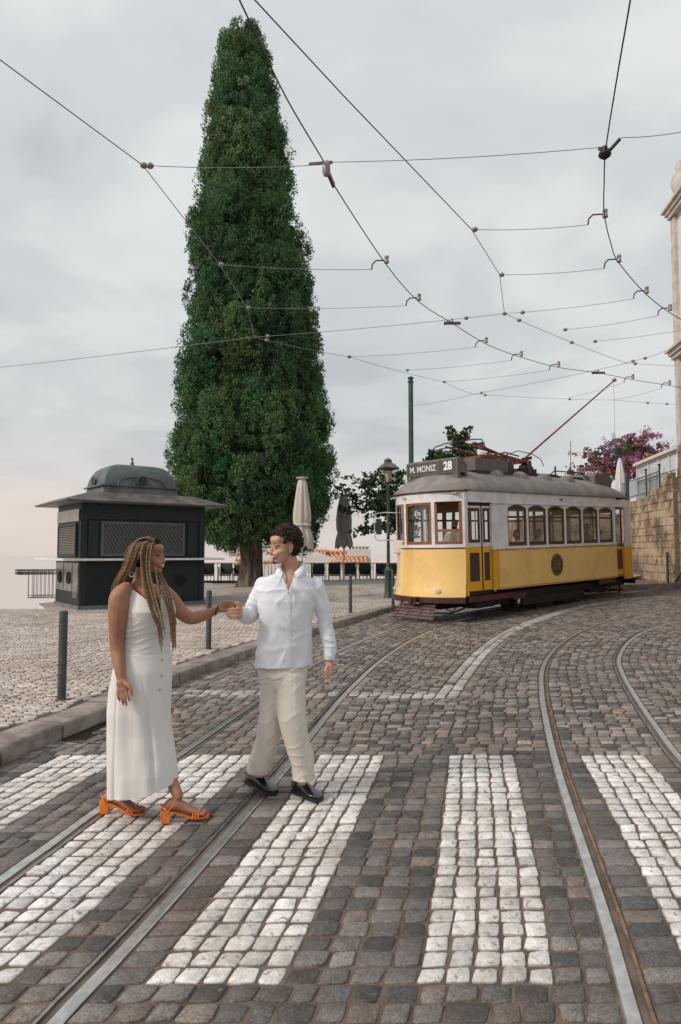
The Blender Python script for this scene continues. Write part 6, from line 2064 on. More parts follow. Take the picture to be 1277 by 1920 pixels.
mat('eye_white', (.42, .38, .35), .4); mat('teeth_white', (.78, .76, .72), .3); mat('lash_black', (.012, .009, .008), .7)
M_iris = mat('iris_brown', (.025, .012, .007), .2)


def headM(center, fwd, up=(0, 0, 1)):
    f = Vector(fwd).normalized(); u = Vector(up); l = u.cross(f).normalized(); u = f.cross(l)
    M = Matrix((f, l, u)).transposed().to_4x4(); M.translation = center
    return M


def fnoise(co, sc_, ofs=0.0):
    return np.array([mnoise.noise(Vector((x * sc_[0] + ofs, y * sc_[1] + ofs, z * sc_[2] - ofs))) for x, y, z in co.tolist()])


def ridge(v, w=.18): return np.exp(-(v / w) ** 2)


# ------------------------------------------------------------------ MAN
MX = 4.66
def P(px, py, d=0.0): return at(px, py, MX + d)


man = thing('person', 'man in white button-down shirt, beige trousers and black shoes holding the woman\'s hand', 'person', (P(530, 1480).x, MX, 0))
SKM = mat('skin_man', (.58, .32, .215), .6, var=.18, vscale=26, sss=.12, spec=.4, bump=.05, bscale=200, bdist=.001)
HM = headM(P(533, 1027, -.01), (-.80, -.585, -.03), (.02, 0, 1))
b = MB()
head_parts(b, HM, 1.0)
limb(b, [(P(541, 1046, .025), .056, .054), (P(546, 1066, .03), .057, .052), (P(546, 1084, .03), .075, .058), (P(544, 1105, .03), .13, .07)])
limb(b, [(P(544, 1100, .03), .15, .075), (P(540, 1130, .02), .145, .09), (P(535, 1180, .02), .13, .085), (P(532, 1240, .02), .14, .095), (P(531, 1262, .02), .13, .09)], ref=(0, -1, 0))
# throat V under the open collar
limb(b, [(P(544.5, 1070, .02), .052, .050), (P(543, 1084, .0), .058, .052), (P(541.5, 1100, -.02), .075, .062), (P(541, 1118, -.01), .09, .075)])
# right arm (towards the woman) and hand
limb(b, [(P(492, 1099, .02), .050), (P(479, 1132, .03), .043), (P(470, 1157, .02), .038), (P(456, 1151, -.10), .032), (P(450, 1147, -.15), .026)])
HY_ = -.175
ell(b, P(448.5, 1143, HY_ + .01), (.024, .030, .040))
for kk, (yy, x0, x1, r) in enumerate(((1142, 448, 430, .0098), (1148.5, 449, 426.5, .0105), (1154.5, 450, 428, .0100), (1159.0, 448, 431, .0088))):
    limb(b, [(P(x0 + 3, yy - 1, HY_ - .018), r), (P((x0 + x1) / 2 + 2, yy, HY_ - .040), r), (P(x1, yy + .3, HY_ - .030), r * .95), (P(x1 + 1.5, yy, HY_ - .006), r * .85)], n=10, sub=4)
limb(b, [(P(451, 1142, HY_ - .01), .014), (P(450, 1134, HY_ - .02), .0115), (P(446, 1130.5, HY_ - .03), .0105), (P(441.5, 1131, HY_ - .032), .0090)], n=10, sub=4)
# left arm hanging, relaxed hand
limb(b, [(P(593, 1099, .03), .050), (P(605, 1140, .05), .043), (P(610, 1172, .06), .038), (P(616, 1208, .04), .034), (P(617, 1238, .02), .026), (P(616.5, 1246, .015), .024, .030)])
limb(b, [(P(617, 1242, .015), .022, .026), (P(618, 1250, .01), .019, .036), (P(618.5, 1257, .005), .016, .036)], ref=(.25, -1, 0))
for i, (dy, xo, yo, ln) in enumerate(((-.030, 0, 0, 1.0), (-.011, .5, 1.2, 1.08), (.009, .8, .8, 1.02), (.028, .5, -1, .85))):
    limb(b, [(P(618.5, 1256, .005 + dy), .0090), (P(618.5 + xo, 1256 + 7 * ln + yo, .0 + dy), .0085), (P(614.5 + xo, 1263 + 5.5 * ln + yo, -.006 + dy), .0078), (P(608 + xo, 1264 + 6.5 * ln + yo, -.008 + dy), .0066)], n=10, sub=4)
limb(b, [(P(614, 1248, -.018), .0120), (P(611, 1255, -.038), .0095), (P(611.5, 1261, -.045), .0085), (P(612.5, 1265, -.045), .0072)], n=10, sub=4)
# legs
limb(b, [(P(545, 1262, .0), .085), (P(553, 1350, -.08), .060), (P(567, 1440, -.05), .042), (P(567, 1462, -.04), .040)])
limb(b, [(P(517, 1262, .02), .085), (P(508, 1350, .02), .060), (P(486, 1435, .09), .042), (P(484, 1455, .09), .040)])
fuse(b, 'body', SKM, man, .0046, 3)
M_browm = mat('brow_dark', (.03, .018, .012), .8)
face_bits(man, HM, 1.0, M_browm, M_iris, mat('lip_man', (.42, .17, .13), .45), smile=.009)
# goatee and stubble
b = MB(); R3 = HM.to_3x3()
for c, r in (((.0735, 0, -.0960), (.020, .022, .0125)), ((.0855, 0, -.084), (.005, .009, .007))): ell(b, HM @ Vector(c), r, R3)
fuse(b, 'goatee', mat('beard_brown', (.055, .033, .022), .9, bump=.8, bscale=300), man, .003, 1)
# curly hair: many small curls over the skull
hr_ = random.Random(8); b = MB(); curls = MB()
ell(b, HM @ Vector((-.032, 0, .066)), (.090, .079, .082), R3); ell(b, HM @ Vector((-.062, 0, .010)), (.052, .066, .062), R3)
nc = 0
while nc < 520:
    u = hr_.uniform(-1, 1); th_ = hr_.uniform(0, 6.283); q = Vector((math.sqrt(1 - u * u) * math.cos(th_), math.sqrt(1 - u * u) * math.sin(th_), u))
    loc_ = Vector((-.020 + q.x * .106, q.y * .088, .048 + q.z * .104))
    front_line = .052 + .030 * (loc_.z - .05) / .08
    if loc_.z < .0 and loc_.x > -.035: continue
    if loc_.z < -.045: continue
    if loc_.x > .045 and loc_.z < .085: continue
    if loc_.x > .010 and loc_.z < .030: continue
    if loc_.x > -.026 and loc_.z < .034: continue
    nc += 1
    r_ = hr_.uniform(.009, .016)
    if hr_.random() < .75: ell(b, HM @ loc_, (r_, r_, r_), n=8, m=6)
    # ringlet
    if nc % 2 == 0:
        ax = q.orthogonal().normalized(); bx = q.cross(ax); pts = []
        R_ = hr_.uniform(.006, .011)
        for t in range(9):
            a = t / 8 * 2 * math.pi * 1.3 + hr_.random() * .3
            pts.append(HM @ (loc_ + ax * math.cos(a) * R_ + bx * math.sin(a) * R_ + q * (.006 + .012 * t / 8)))
        curls.tube(pts, .0026, 5)
for (x, y, z) in ((.088, .015, .070), (.092, -.012, .066), (.094, .012, .055)):   # locks on the forehead
    pts = [HM @ Vector((x - .012 + .006 * math.sin(t * 1.6), y + .006 * math.cos(t * 1.6), z + .022 - t * .0075)) for t in range(7)]
    curls.tube(pts, .0032, 5)
M_hair = mat('curly_hair_brown', (.020, .011, .007), .55, var=.5, vscale=60, bump=.6, bscale=220, bdist=.002, vcol2=(.045, .022, .012), spec=.25)
hair = fuse(b, 'hair', M_hair, man, .0040, 1)
tag(curls.build('hair_curls', M_hair, man, smooth=True), kind='stuff')

# shirt
SHM = mat('white_oxford_cotton', (.72, .73, .77), .85, bump=.25, bscale=420, bdist=.0008, sheen=.2, spec=.2)
b = MB()
body_rings = [(544, 1073, 21, .062, .03), (543, 1081, 38, .080, .03), (541.5, 1090, 53, .098, .03), (540, 1104, 57, .115, .02), (538.5, 1125, 53, .128, .01), (537, 1150, 49, .130, .01), (535.5, 1180, 47.5, .124, .01), (533.5, 1212, 49, .128, .01), (532, 1236, 50.5, .132, .01), (531.5, 1249, 51, .133, .01)]
def shirt_ring(cx, cy, hw, hd, dy, n=40):
    c = P(cx, cy, dy); w = hw * MX / F_PX; out = []
    for k in range(n):
        a = 2 * math.pi * k / n
        ca_, sa_ = math.cos(a), math.sin(a)
        x = w * math.copysign(abs(ca_) ** .85, ca_); y = hd * math.copysign(abs(sa_) ** .9, sa_)
        out.append((c.x + x + y * .12, c.y + y + x * .10, c.z))
    return out
b.loft([shirt_ring(*r) for r in body_rings])
limb(b, [(P(495, 1099, .02), .062, .068), (P(481, 1128, .03), .060, .066), (P(470, 1154, .02), .053, .058), (P(459, 1153, -.08), .046, .050), (P(451, 1149, -.135), .040, .040)])
limb(b, [(P(590, 1099, .03), .064, .070), (P(604, 1135, .05), .056, .062), (P(611, 1170, .06), .050, .056), (P(615, 1195, .045), .045, .052), (P(618.5, 1218, .03), .044, .050), (P(617, 1229, .02), .036, .042), (P(616.8, 1240, .018), .034, .038)])
VB = P(541, 1112, -.1); VT = P(541, 1066, -.1)
def cut_shirt(co, no):
    t = (co[:, 2] - VB.z) / (VT.z - VB.z)
    xc = VB.x + (P(545, 1066, -.1).x - VB.x) * t
    v = (t > 0) & (co[:, 1] < MX + .0) & (np.abs(co[:, 0] - xc) < .002 + t * .040)
    neck = co[:, 2] > P(545, 1077, .03).z + .0 
    neck &= (np.hypot(co[:, 0] - P(545, 1070, .03).x, co[:, 1] - (MX + .03)) < .062)
    hem = co[:, 2] < P(531, 1246.5, .01).z + .012 * np.cos((co[:, 0] - P(531, 1246, 0).x) / .19 * 3.1) * -1 + .002
    hem &= np.abs(co[:, 0] - P(531, 1246, 0).x) < .20
    hem &= (no[:, 2] < -.5) | (co[:, 2] < P(531, 1249.5, .01).z)
    cuf = (co[:, 2] < P(617, 1238.5, 0).z) & (co[:, 0] > P(600, 1238, 0).x) 
    return v | neck | hem | cuf
def disp_shirt(co, no):
    n1 = fnoise(co, (4.0, 4.0, 6.0), 3.1); n2 = fnoise(co, (9, 9, 7), 7.7)
    x, y, z = co[:, 0], co[:, 1], co[:, 2]
    dg1 = x * 7 + z * 16 + n1 * 2.4          # diagonal pulls
    dg2 = -x * 11 + z * 9 + n1 * 3.0
    f = .0070 * ridge(np.sin(dg1), .40) * np.clip(n2 + .5, 0, 1) + .0075 * ridge(np.sin(dg2 + 1.0), .36) * np.clip(.55 - n2, 0, 1)
    f += .005 * n1 + .0035 * n2 + .0026 * fnoise(co, (17, 15, 14), 6.6)
    # rings of creases on the sleeves
    sl = np.abs(x - P(537, 1150, 0).x) > .19
    f += sl * .006 * ridge(np.sin(z * 48 + x * 40 + n1 * 9 + n2 * 4), .4) * np.clip(n2 * 1.6 + .45, 0, 1)
    low = np.clip((P(531, 1215, 0).z - z) / .12, 0, 1) * (~sl)
    f += low * .004 * np.sin(x * 60 + n1 * 6)
    sleeveR = (x < P(487, 1150, 0).x) & (z < P(487, 1138, 0).z)
    f += sleeveR * .006 * ridge(np.sin(x * 95 + z * 30 + n2 * 3), .5)
    return f
shirt = fuse(b, 'shirt', SHM, man, .0065, 3, cut_shirt, disp_shirt)
# collar leaves, placket, buttons, pocket, cuffs
def surf(px, py, d0=-.30):
    """front surface of the shirt at an image position (nearest hit)"""
    o = Vector((0, 0, EYE)); dr = ray(px, py).normalized()
    lo_ = o - Vector(ORG[man]); ok, loc_, nn, _ = shirt.ray_cast(lo_, dr)
    return (loc_ + Vector(ORG[man])) if ok else at(px, py, MX + d0 + .18)
def patch(name, pts, m_, off=.004, th=.003, parent=None, caster=surf, sub=1):
    vs = []; 
    for q in pts:
        s_ = caster(*q); vs.append(s_ - ray(*q).normalized() * off)
    n = len(vs); bk = [v + ray(*q).normalized() * th for v, q in zip(vs, pts)]
    f = [tuple(range(n)), tuple(range(2 * n - 1, n - 1, -1))] + [(i, (i + 1) % n, n + (i + 1) % n, n + i) for i in range(n)]
    return MB().add(vs + bk, f).build(name, m_, parent or man)
def strip(name, left, right, m_, off=.004, th=.004, caster=surf):
    mb = MB(); L_ = [caster(*q) - ray(*q).normalized() * off for q in left]; R_ = [caster(*q) - ray(*q).normalized() * off for q in right]
    n = len(L_); dl = [ray(*q).normalized() * th for q in left]
    vs = L_ + R_ + [a + b_ for a, b_ in zip(L_, dl)] + [a + b_ for a, b_ in zip(R_, dl)]
    f = []
    for i in range(n - 1): f += [(i, i + 1, n + i + 1, n + i), (2 * n + i, 3 * n + i, 3 * n + i + 1, 2 * n + i + 1), (i, 2 * n + i, 2 * n + i + 1, i + 1), (n + i, n + i + 1, 3 * n + i + 1, 3 * n + i)]
    f += [(0, n, 3 * n, 2 * n), (n - 1, 3 * n - 1, 4 * n - 1, 2 * n - 1)]
    mb.add(vs, f); return mb.build(name, m_, man, smooth=50)
strip('placket', [(537.0, y) for y in range(1113, 1246, 7)], [(544.5, y) for y in range(1113, 1246, 7)], SHM, .0035, .003)
for y in (1130, 1153, 1176, 1199, 1222): 
    s_ = surf(541, y) - ray(541, y).normalized() * .006; MB().lathe(s_, [(.001, -.001), (.0042, -.001), (.0042, .001), (.001, .001)], 12, Matrix.Rotation(R(90), 4, 'X')).build('button', mat('shirt_button', (.62, .61, .60), .3), man)
pk = [(552, 1107), (583, 1109), (582.5, 1138), (574, 1143), (566, 1143), (553, 1134)]
strip('pocket', [(553, 1108 + i * 3.3) for i in range(9)] + [(559, 1140)], [(582.5, 1109.5 + i * 3.4) for i in range(9)] + [(575, 1142)], SHM, .0022, .002)
strip('pocket_hem', [(553, 1108), (553, 1112)], [(582.5, 1109.5), (582.5, 1113.5)], SHM, .0045, .002)
for q in ([(541.5, 1114, -.128), (537, 1103, -.128), (532.5, 1093, -.122), (529.5, 1084, -.108)], [(541, 1114, -.128), (545, 1103, -.128), (549.5, 1093, -.122), (552, 1084, -.108)]):
    c_ = catmull([at(x, y, MX + d) for x, y, d in q], 5); mq = MB()
    mq.loft([[p + Vector((-.007, 0, 0)), p + Vector((-.006, -.003, 0)), p + Vector((.006, -.003, 0)), p + Vector((.007, 0, 0)), p + Vector((0, .004, 0))] for p in c_]); mq.build('neck_placket', SHM, man, smooth=60)
# collar: stand and fold-over, open at the throat, with button-down points
def cpt(px, py, d): return at(px, py, MX + d)
inner = [(531.5, 1074, -.055), (527, 1066, -.035), (527.5, 1060, .0), (534, 1056, .045), (547, 1054.5, .080), (560, 1053, .065), (567.5, 1054, .03), (567, 1059, -.01), (560, 1067, -.045), (551.5, 1075, -.062)]
outer = [(526, 1086, -.115), (517.5, 1078, -.080), (516.5, 1071, -.005), (527, 1068, .085), (547, 1066, .118), (567, 1064, .100), (578, 1065, .030), (574.5, 1071, -.035), (568, 1079, -.082), (558, 1086.5, -.112)]
stand = [(536, 1086, -.085), (531, 1078, -.065), (530, 1071, .0), (536, 1067, .05), (547, 1065, .078), (558, 1064, .062), (565, 1066, .02), (563, 1072, -.03), (556, 1079, -.06), (548, 1086, -.085)]
def cc_(l): return catmull([cpt(*q) for q in l], 4)
I_, O_, S_ = cc_(inner), cc_(outer), cc_(stand)
lift = [i_ + Vector((0, 0, .006)) for i_ in I_]
mc_ = MB(); rows_ = [S_, I_, lift, [a.lerp(b_, .3) + Vector((0, 0, .004)) for a, b_ in zip(lift, O_)], O_, [q + Vector((0, .004, -.002)) for q in O_], [a.lerp(b_, .3) - Vector((0, 0, .002)) for a, b_ in zip(I_, O_)]]
mc_.add([p for r in rows_ for p in r], mc_.ring_faces(len(rows_), len(S_), False)); mc_.build('collar', SHM, man, smooth='all')
for q in ((527.5, 1083), (557.5, 1083.5)):
    o_ = cpt(q[0], q[1], -.122); MB().lathe(o_, [(.001, 0), (.004, 0), (.004, .002), (.001, .002)], 10, Matrix.Rotation(R(90), 4, 'X')).build('collar_button', MATS['shirt_button'], man)
# trousers
TRM = mat('beige_cotton', (.66, .595, .53), .88, bump=.25, bscale=350, bdist=.0008, var=.06, vscale=3, spec=.2)
b = MB()
limb(b, [(P(531, 1232, .01), .160, .112), (P(530.5, 1252, .01), .168, .120), (P(530, 1272, .0), .165, .120)], ref=(0, -1, 0))
limb(b, [(P(547, 1268, -.01), .098, .112), (P(545, 1300, -.04), .100, .108), (P(548, 1348, -.09), .094, .096), (P(558, 1395, -.08), .082, .086), (P(567, 1430, -.06), .077, .082), (P(569, 1452, -.05), .074, .080), (P(569, 1461, -.05), .078, .084)], ref=(0, -1, 0))
limb(b, [(P(513, 1268, .02), .095, .112), (P(513, 1300, .03), .094, .105), (P(509, 1350, .03), .088, .092), (P(499, 1398, .06), .080, .084), (P(488, 1428, .08), .082, .086), (P(484.5, 1442, .09), .084, .088), (P(484, 1447, .09), .084, .088)], ref=(0, -1, 0))
def disp_tr(co, no):
    n1 = fnoise(co, (5, 5, 5), 1.3); n2 = fnoise(co, (11, 11, 9), 5.5)
    x, y, z = co[:, 0], co[:, 1], co[:, 2]
    f = .004 * n1 + .003 * n2
    f += .006 * ridge(np.sin(z * 34 - x * 20 + n1 * 4), .35) * np.clip(n2 + .35, 0, 1)
    low = np.clip((P(560, 1405, 0).z - z) / .15, 0, 1)
    f += low * (.009 * ridge(np.sin(z * 55 + x * 55 + n1 * 8.0 + n2 * 3), .45) * np.clip(n2 * 1.5 + .6, 0, 1) - .002)
    hip = np.clip((z - P(530, 1300, 0).z) / .12, 0, 1)
    f += hip * .004 * ridge(np.sin(x * 40 + z * 45 + n1 * 7), .35) * np.clip(n2 + .4, 0, 1)
    crease = np.exp(-((x - (P(530, 1262, 0).x + (P(530, 1262, 0).z - z) * .03)) / .010) ** 2) * (z > P(530, 1310, 0).z)
    return f - crease * .004
def cut_tr(co, no):
    a = (co[:, 2] < P(569, 1461, -.05).z + .002) & (co[:, 0] > P(528, 1440, 0).x)
    c = (co[:, 2] < P(484, 1449, .09).z + .0) & (co[:, 0] < P(528, 1440, 0).x)
    return a | c
trz = fuse(b, 'trousers', TRM, man, .007, 3, cut_tr, disp_tr)
# shoes
BLK = mat('black_polished_leather', (.012, .011, .012), .22, coat=.6, spec=.6)
SOL = mat('black_rubber_sole', (.016, .015, .015), .6)
def shoe(heel, yaw_dir, L_, pitch=0.0):
    f = Vector((yaw_dir[0], yaw_dir[1], 0)).normalized(); f = (f * math.cos(pitch) + Vector((0, 0, -math.sin(pitch)))).normalized()
    s_ = Vector((f.y, -f.x, 0)).normalized(); u = s_.cross(f)
    if u.z < 0: u = -u
    prof = [(0, .026, .028, .085), (.03, .034, .028, .098), (.25, .037, .028, .100), (.42, .040, .028, .088), (.58, .046, .028, .066), (.74, .050, .028, .052), (.90, .043, .028, .045), (.98, .026, .028, .036), (1.0, .012, .028, .030)]
    rings = []
    for t, w, z0_, z1_ in prof:
        c = heel + f * (t * L_); rg = []
        for k in range(20):
            a = 2 * math.pi * k / 20; sn = math.sin(a); 
            hh = (z1_ - z0_) / 2
            rg.append(c + s_ * (w * math.copysign(abs(math.cos(a)) ** .8, math.cos(a))) + u * (z0_ + hh + hh * math.copysign(abs(sn) ** .75, sn)))
        rings.append(rg)
    sh = MB().loft(rings).build('shoe', BLK, man, smooth='all')
    rings = []
    for t, w in ((-.01, .024), (.02, .036), (.25, .040), (.45, .040), (.60, .050), (.76, .054), (.92, .046), (1.0, .028), (1.02, .010)):
        c = heel + f * (t * L_)
        lo_ = .0 if t < .30 else (.012 if t < .5 else .006)
        rings.append([c + s_ * w + u * (lo_ + .004), c + s_ * w + u * .026, c - s_ * w + u * .026, c - s_ * w + u * (lo_ + .004)])
    MB().loft(rings).build('sole', SOL, sh, smooth=40)
    mw_ = MB(); mw_.tube([c0_ for c0_ in [heel + f * (t_ * L_) + s_ * (w_ * 1.02) + u * .034 for t_, w_ in ((.02, .034), (.25, .037), (.42, .040), (.58, .046), (.74, .050), (.90, .043), (.98, .026))]], .0022, 5); mw_.tube([heel + f * (t_ * L_) - s_ * (w_ * 1.02) + u * .034 for t_, w_ in ((.02, .034), (.25, .037), (.42, .040), (.58, .046), (.74, .050), (.90, .043), (.98, .026))], .0022, 5); mw_.build('welt', SOL, sh, smooth=True)
    for t in (.40, .46, .52):
        c = heel + f * (t * L_) + u * (.103 - (t - .36) * .20); MB().tube([c - s_ * .016 - u * .004, c, c + s_ * .016 - u * .004], .0025, 6).build('lace', SOL, sh, smooth=True)
h1 = onz(552, 1478, 0.0); h1.y += .02
shoe(Vector((P(550.5, 1470, -.02).x, 4.71, 0.002)), (.70, -.71), .262)
shoe(Vector((P(461, 1462, .09).x, 4.81, .030)), (.80, -.60), .268, .11)

# ------------------------------------------------------------------ WOMAN
WX = 4.30
def Q(px, py, d=0.0): return at(px, py, WX + d)
wom = thing('person', 'woman with long golden-brown braids in a sleeveless cream dress and orange sandals', 'person', (Q(268, 1500).x, WX, 0))
SKW = mat('skin_woman', (.38, .175, .105), .58, var=.20, vscale=22, sss=.10, spec=.45, bump=.05, bscale=200, bdist=.001)
KW_ = .955
HW = headM(Q(279.5, 1044, .0), (.975, -.215, .02), (-.02, 0, 1))
b = MB()
head_parts(b, HW, KW_, nose=1.0, jaw=.96)
limb(b, [(Q(271, 1060, .02), .048, .050), (Q(267, 1078, .03), .048, .048), (Q(266, 1094, .03), .066, .052), (Q(268, 1106, .03), .10, .065)])
limb(b, [(Q(270, 1104, .03), .125, .065), (Q(276, 1130, .03), .118, .085), (Q(276, 1160, .03), .118, .095), (Q(274, 1205, .03), .105, .085), (Q(268, 1260, .03), .13, .10)], ref=(0, -1, 0))
ell(b, Q(284, 1112, -.035), (.060, .035, .060))
ell(b, Q(231, 1112, -.06), (.050, .058, .045)); ell(b, Q(310, 1111, .10), (.045, .045, .040))
limb(b, [(Q(236, 1104, -.05), .045, .05), (Q(225, 1118, -.08), .060, .062), (Q(223.0, 1138, -.09), .065, .062), (Q(220.5, 1165, -.09), .056, .056), (Q(219, 1198, -.085), .045, .047), (Q(220.5, 1222, -.09), .043, .044), (Q(224, 1250, -.130), .034, .035), (Q(227.3, 1273, -.150), .027, .026)])
# right hand hanging, seen from the back
ell(b, Q(228.5, 1283, -.165), (.034, .020, .036)); ell(b, Q(230, 1293, -.170), (.037, .017, .028))
hd = -.178
for (x0, y0, x1, y1, x2, y2, r) in ((220.5, 1298, 221, 1306, 224, 1314, .0072), (226.5, 1300, 228.0, 1310, 231.5, 1321, .0076), (232.2, 1300, 234.6, 1311, 238, 1323, .0076), (237.4, 1297, 240.6, 1307, 243.0, 1315, .0074)):
    limb(b, [(Q(x0, y0, hd), r * 1.1), (Q(x1, y1, hd - .008), r), (Q((x1 + x2) / 2, (y1 + y2) / 2, hd - .006), r * .95), (Q(x2, y2, hd), r * .78)], n=10, sub=4)
limb(b, [(Q(236, 1281, hd), .013), (Q(243, 1288, hd - .015), .011), (Q(246.5, 1296, hd - .02), .009), (Q(247.2, 1304, hd - .02), .0072)], n=10, sub=4)
# left arm reaching to the man
limb(b, [(Q(309, 1110, .10), .044, .05), (Q(321, 1124, .11), .050), (Q(338, 1146, .13), .048), (Q(357, 1158.5, .15), .043), (Q(378, 1155, .18), .039), (Q(397, 1147.5, .20), .030), (Q(406, 1144, .21), .0235)])
hh = .205
limb(b, [(Q(406, 1143.5, hh), .022, .022), (Q(415, 1139.5, hh), .028, .017), (Q(424, 1134.5, hh), .031, .016), (Q(430, 1132.5, hh), .027, .016)], ref=(0, -1, 0))
for (x0, y0, x1, y1, x2, y2, r) in ((427, 1128.5, 434, 1127.5, 442, 1133, .0092), (428, 1133, 436, 1132.5, 444, 1138.5, .0092), (427, 1137, 436, 1137.5, 445, 1143, .0090), (425, 1140.5, 434, 1142, 443, 1147, .0082)):
    limb(b, [(Q(x0, y0, hh - .005), r * 1.05), (Q(x1, y1, hh - .016), r), (Q((x1 + x2) / 2, (y1 + y2) / 2, hh - .014), r * .95), (Q(x2, y2, hh + .004), r * .85)], n=10, sub=4)
limb(b, [(Q(414, 1145, hh - .012), .014), (Q(424, 1144.5, hh - .034), .0115), (Q(431, 1142, hh - .044), .0098), (Q(437, 1140.5, hh - .046), .0078)], n=10, sub=4)
# lower legs and feet
FB = Vector((Q(212, 1500).x, 4.33, 0)); FF = Vector((Q(333, 1500).x, 4.21, 0))
limb(b, [(Q(228, 1405, .02), .058), (Q(220, 1450, .03), .043), (Q(212, 1478, .03), .032), (Q(209, 1490, .03), .031)])
limb(b, [(Q(296, 1390, .03), .050), (Q(314, 1445, .0), .043), (Q(328, 1478, -.07), .034), (Q(334, 1492, -.09), .032)])
def foot(ank, f, pitch_, toes=True):
    """ank: floor point under the ankle"""
    f = Vector(f).normalized(); s_ = Vector((-f.y, f.x, 0))
    g = lambda t, z, w=0: ank + f * t + s_ * w + Vector((0, 0, z))
    limb(b, [(g(-.045, .092), .028, .026), (g(-.01, .105), .032, .034), (g(.05, .082), .034, .030), (g(.11, .050), .040, .020), (g(.15, .032), .042, .015)], ref=(0, 0, 1))
    ell(b, g(-.050, .082), (.026, .026, .026))
    for i in range(5):
        w = -.032 + i * .016; ln = (.040, .042, .038, .032, .025)[i]; r = (.0115, .0085, .0082, .0078, .0075)[i]
        w *= -1
        limb(b, [(g(.150, .030, w * .95), r), (g(.150 + ln * .55, .029, w), r), (g(.150 + ln, .024, w), r * .85)], n=10, sub=3)
    return g
gB = foot(Vector((Q(209, 1500).x, 4.335, 0.004)), (1, -.10, 0), 0)
gF = foot(Vector((Q(334, 1500).x, 4.205, 0.004)), (.96, .20, .06), 0)
fuse(b, 'body', SKW, wom, .0046, 3)
face_bits(wom, HW, KW_, M_browm, M_iris, mat('lip_woman', (.38, .10, .085), .35), smile=.009, browr=.0030)
NAIL = mat('red_nail_polish', (.65, .02, .05), .2, coat=.6)
b = MB()
for c, r in ((Q(436.8, 1139.9, hh - .053), (.0085, .004, .0070)), (Q(247.4, 1304.5, hd - .027), (.004, .004, .007))): ell(b, c, r); b.build('nail', NAIL, wom, smooth='all'); b = MB()
# dress
DRM = mat('cream_linen', (.70, .67, .63), .9, bump=.35, bscale=380, bdist=.001, var=.04, vscale=3, sheen=.2, spec=.15)
b = MB()
rows = [(263, 1099, 24, .050, .02), (268, 1103, 33, .068, .02), (275, 1113, 39, .088, .02), (280, 1128, 42.5, .108, .01), (283, 1145, 43.5, .120, .00), (281.5, 1160, 43.0, .118, .01), (277.5, 1178, 43, .112, .02), (274, 1198, 42, .108, .03), (273, 1215, 43.5, .112, .03), (271, 1235, 48.5, .125, .03), (267.5, 1258, 53, .135, .02), (264.0, 1290, 55, .138, .01), (263, 1330, 56, .145, .0), (264, 1370, 57, .152, .0), (266, 1410, 58.5, .160, -.01), (268, 1445, 60, .166, -.02), (269, 1475, 61, .170, -.02), (269, 1489, 61.5, .170, -.02)]
def dring(cx, cy, hw, hd_, dy, n=64):
    c = Q(cx, cy, dy); w = hw * WX / F_PX; out = []
    low = max(0, (cy - 1240) / 250)
    for k in range(n):
        a = 2 * math.pi * k / n
        fold = 1 + low * (.045 * math.sin(a * 9 + 1.2) + .03 * math.sin(a * 5 + 2.2))
        ca_, sa_ = math.cos(a), math.sin(a); x = w * math.copysign(abs(ca_) ** (1 - .18 * low), ca_) * (1 + (fold - 1) * .5); y = hd_ * math.copysign(abs(sa_) ** (1 - .25 * low), sa_) * fold
        out.append((c.x + x - y * .10, c.y + y + x * .22 * (1 - .5 * low), c.z))
    return out
b.loft([dring(*r) for r in rows])
VBw, Fd = Q(301, 1146, -.1), Vector((.56, -.83, 0)); Sd = Vector((.83, .56, 0))
def cut_dress(co, no):
    rel = co - np.array(VBw[:])
    lat = rel[:, 0] * Sd.x + rel[:, 1] * Sd.y; h = rel[:, 2]
    fr_ = (no[:, 0] * Fd.x + no[:, 1] * Fd.y) > -.15
    v = (h > 0) & (np.abs(lat + h * .38) < .004 + h * .52) & fr_ & (co[:, 1] < WX + .10)
    top = (co[:, 2] > Q(266, 1101, .02).z)
    # uneven hem: rises to the right
    zl = np.interp(co[:, 0], [Q(198, 1480).x, Q(229, 1480).x, Q(233, 1480).x, Q(290, 1480).x, Q(334, 1480).x], [Q(0, 1489).z, Q(0, 1485).z, Q(0, 1483).z, Q(0, 1477).z, Q(0, 1461).z])
    return v | top | (co[:, 2] < zl)
def disp_dress(co, no):
    n1 = fnoise(co, (4, 4, 4), 2.3); n2 = fnoise(co, (10, 10, 12), 9.1); n3 = fnoise(co, (7, 7, 1.4), 4.4)
    x, y, z = co[:, 0], co[:, 1], co[:, 2]
    waist = np.exp(-((z - Q(0, 1192).z) / .10) ** 2)
    f = .003 * n1 + .002 * n2
    f += waist * .0085 * ridge(np.sin(z * 62 - x * 14 + n1 * 5 + n2 * 2), .25) * np.clip(n2 * 1.5 + .6, 0, 1)
    sk = np.clip((Q(0, 1245).z - z) / .3, 0, 1)
    f += sk * (.018 * n3 + .008 * fnoise(co, (15, 15, 1.0), 1.7))
    # sharp fold edge running from the hip button line down along the front leg
    u = x - np.interp(-z, [-Q(0, 1225).z, -Q(0, 1300).z, -Q(0, 1400).z, -Q(0, 1480).z], [Q(286, 0).x, Q(300, 0).x, Q(316, 0).x, Q(324, 0).x])
    f -= sk * .012 * np.exp(-((u - .012) / .010) ** 2) * (y < WX)
    # seam lines
    s1 = x - Q(262, 1200).x
    f -= .0025 * np.exp(-(s1 / .0035) ** 2) * (z > Q(0, 1215).z) * (y < WX)
    f -= .0030 * np.exp(-((z - Q(0, 1222).z - (x - Q(270, 0).x) * -.05) / .004) ** 2) * (y < WX)
    l2 = x - Q(229, 1400).x
    f -= sk * .010 * np.exp(-(l2 / .007) ** 2) * (y < WX)
    return f
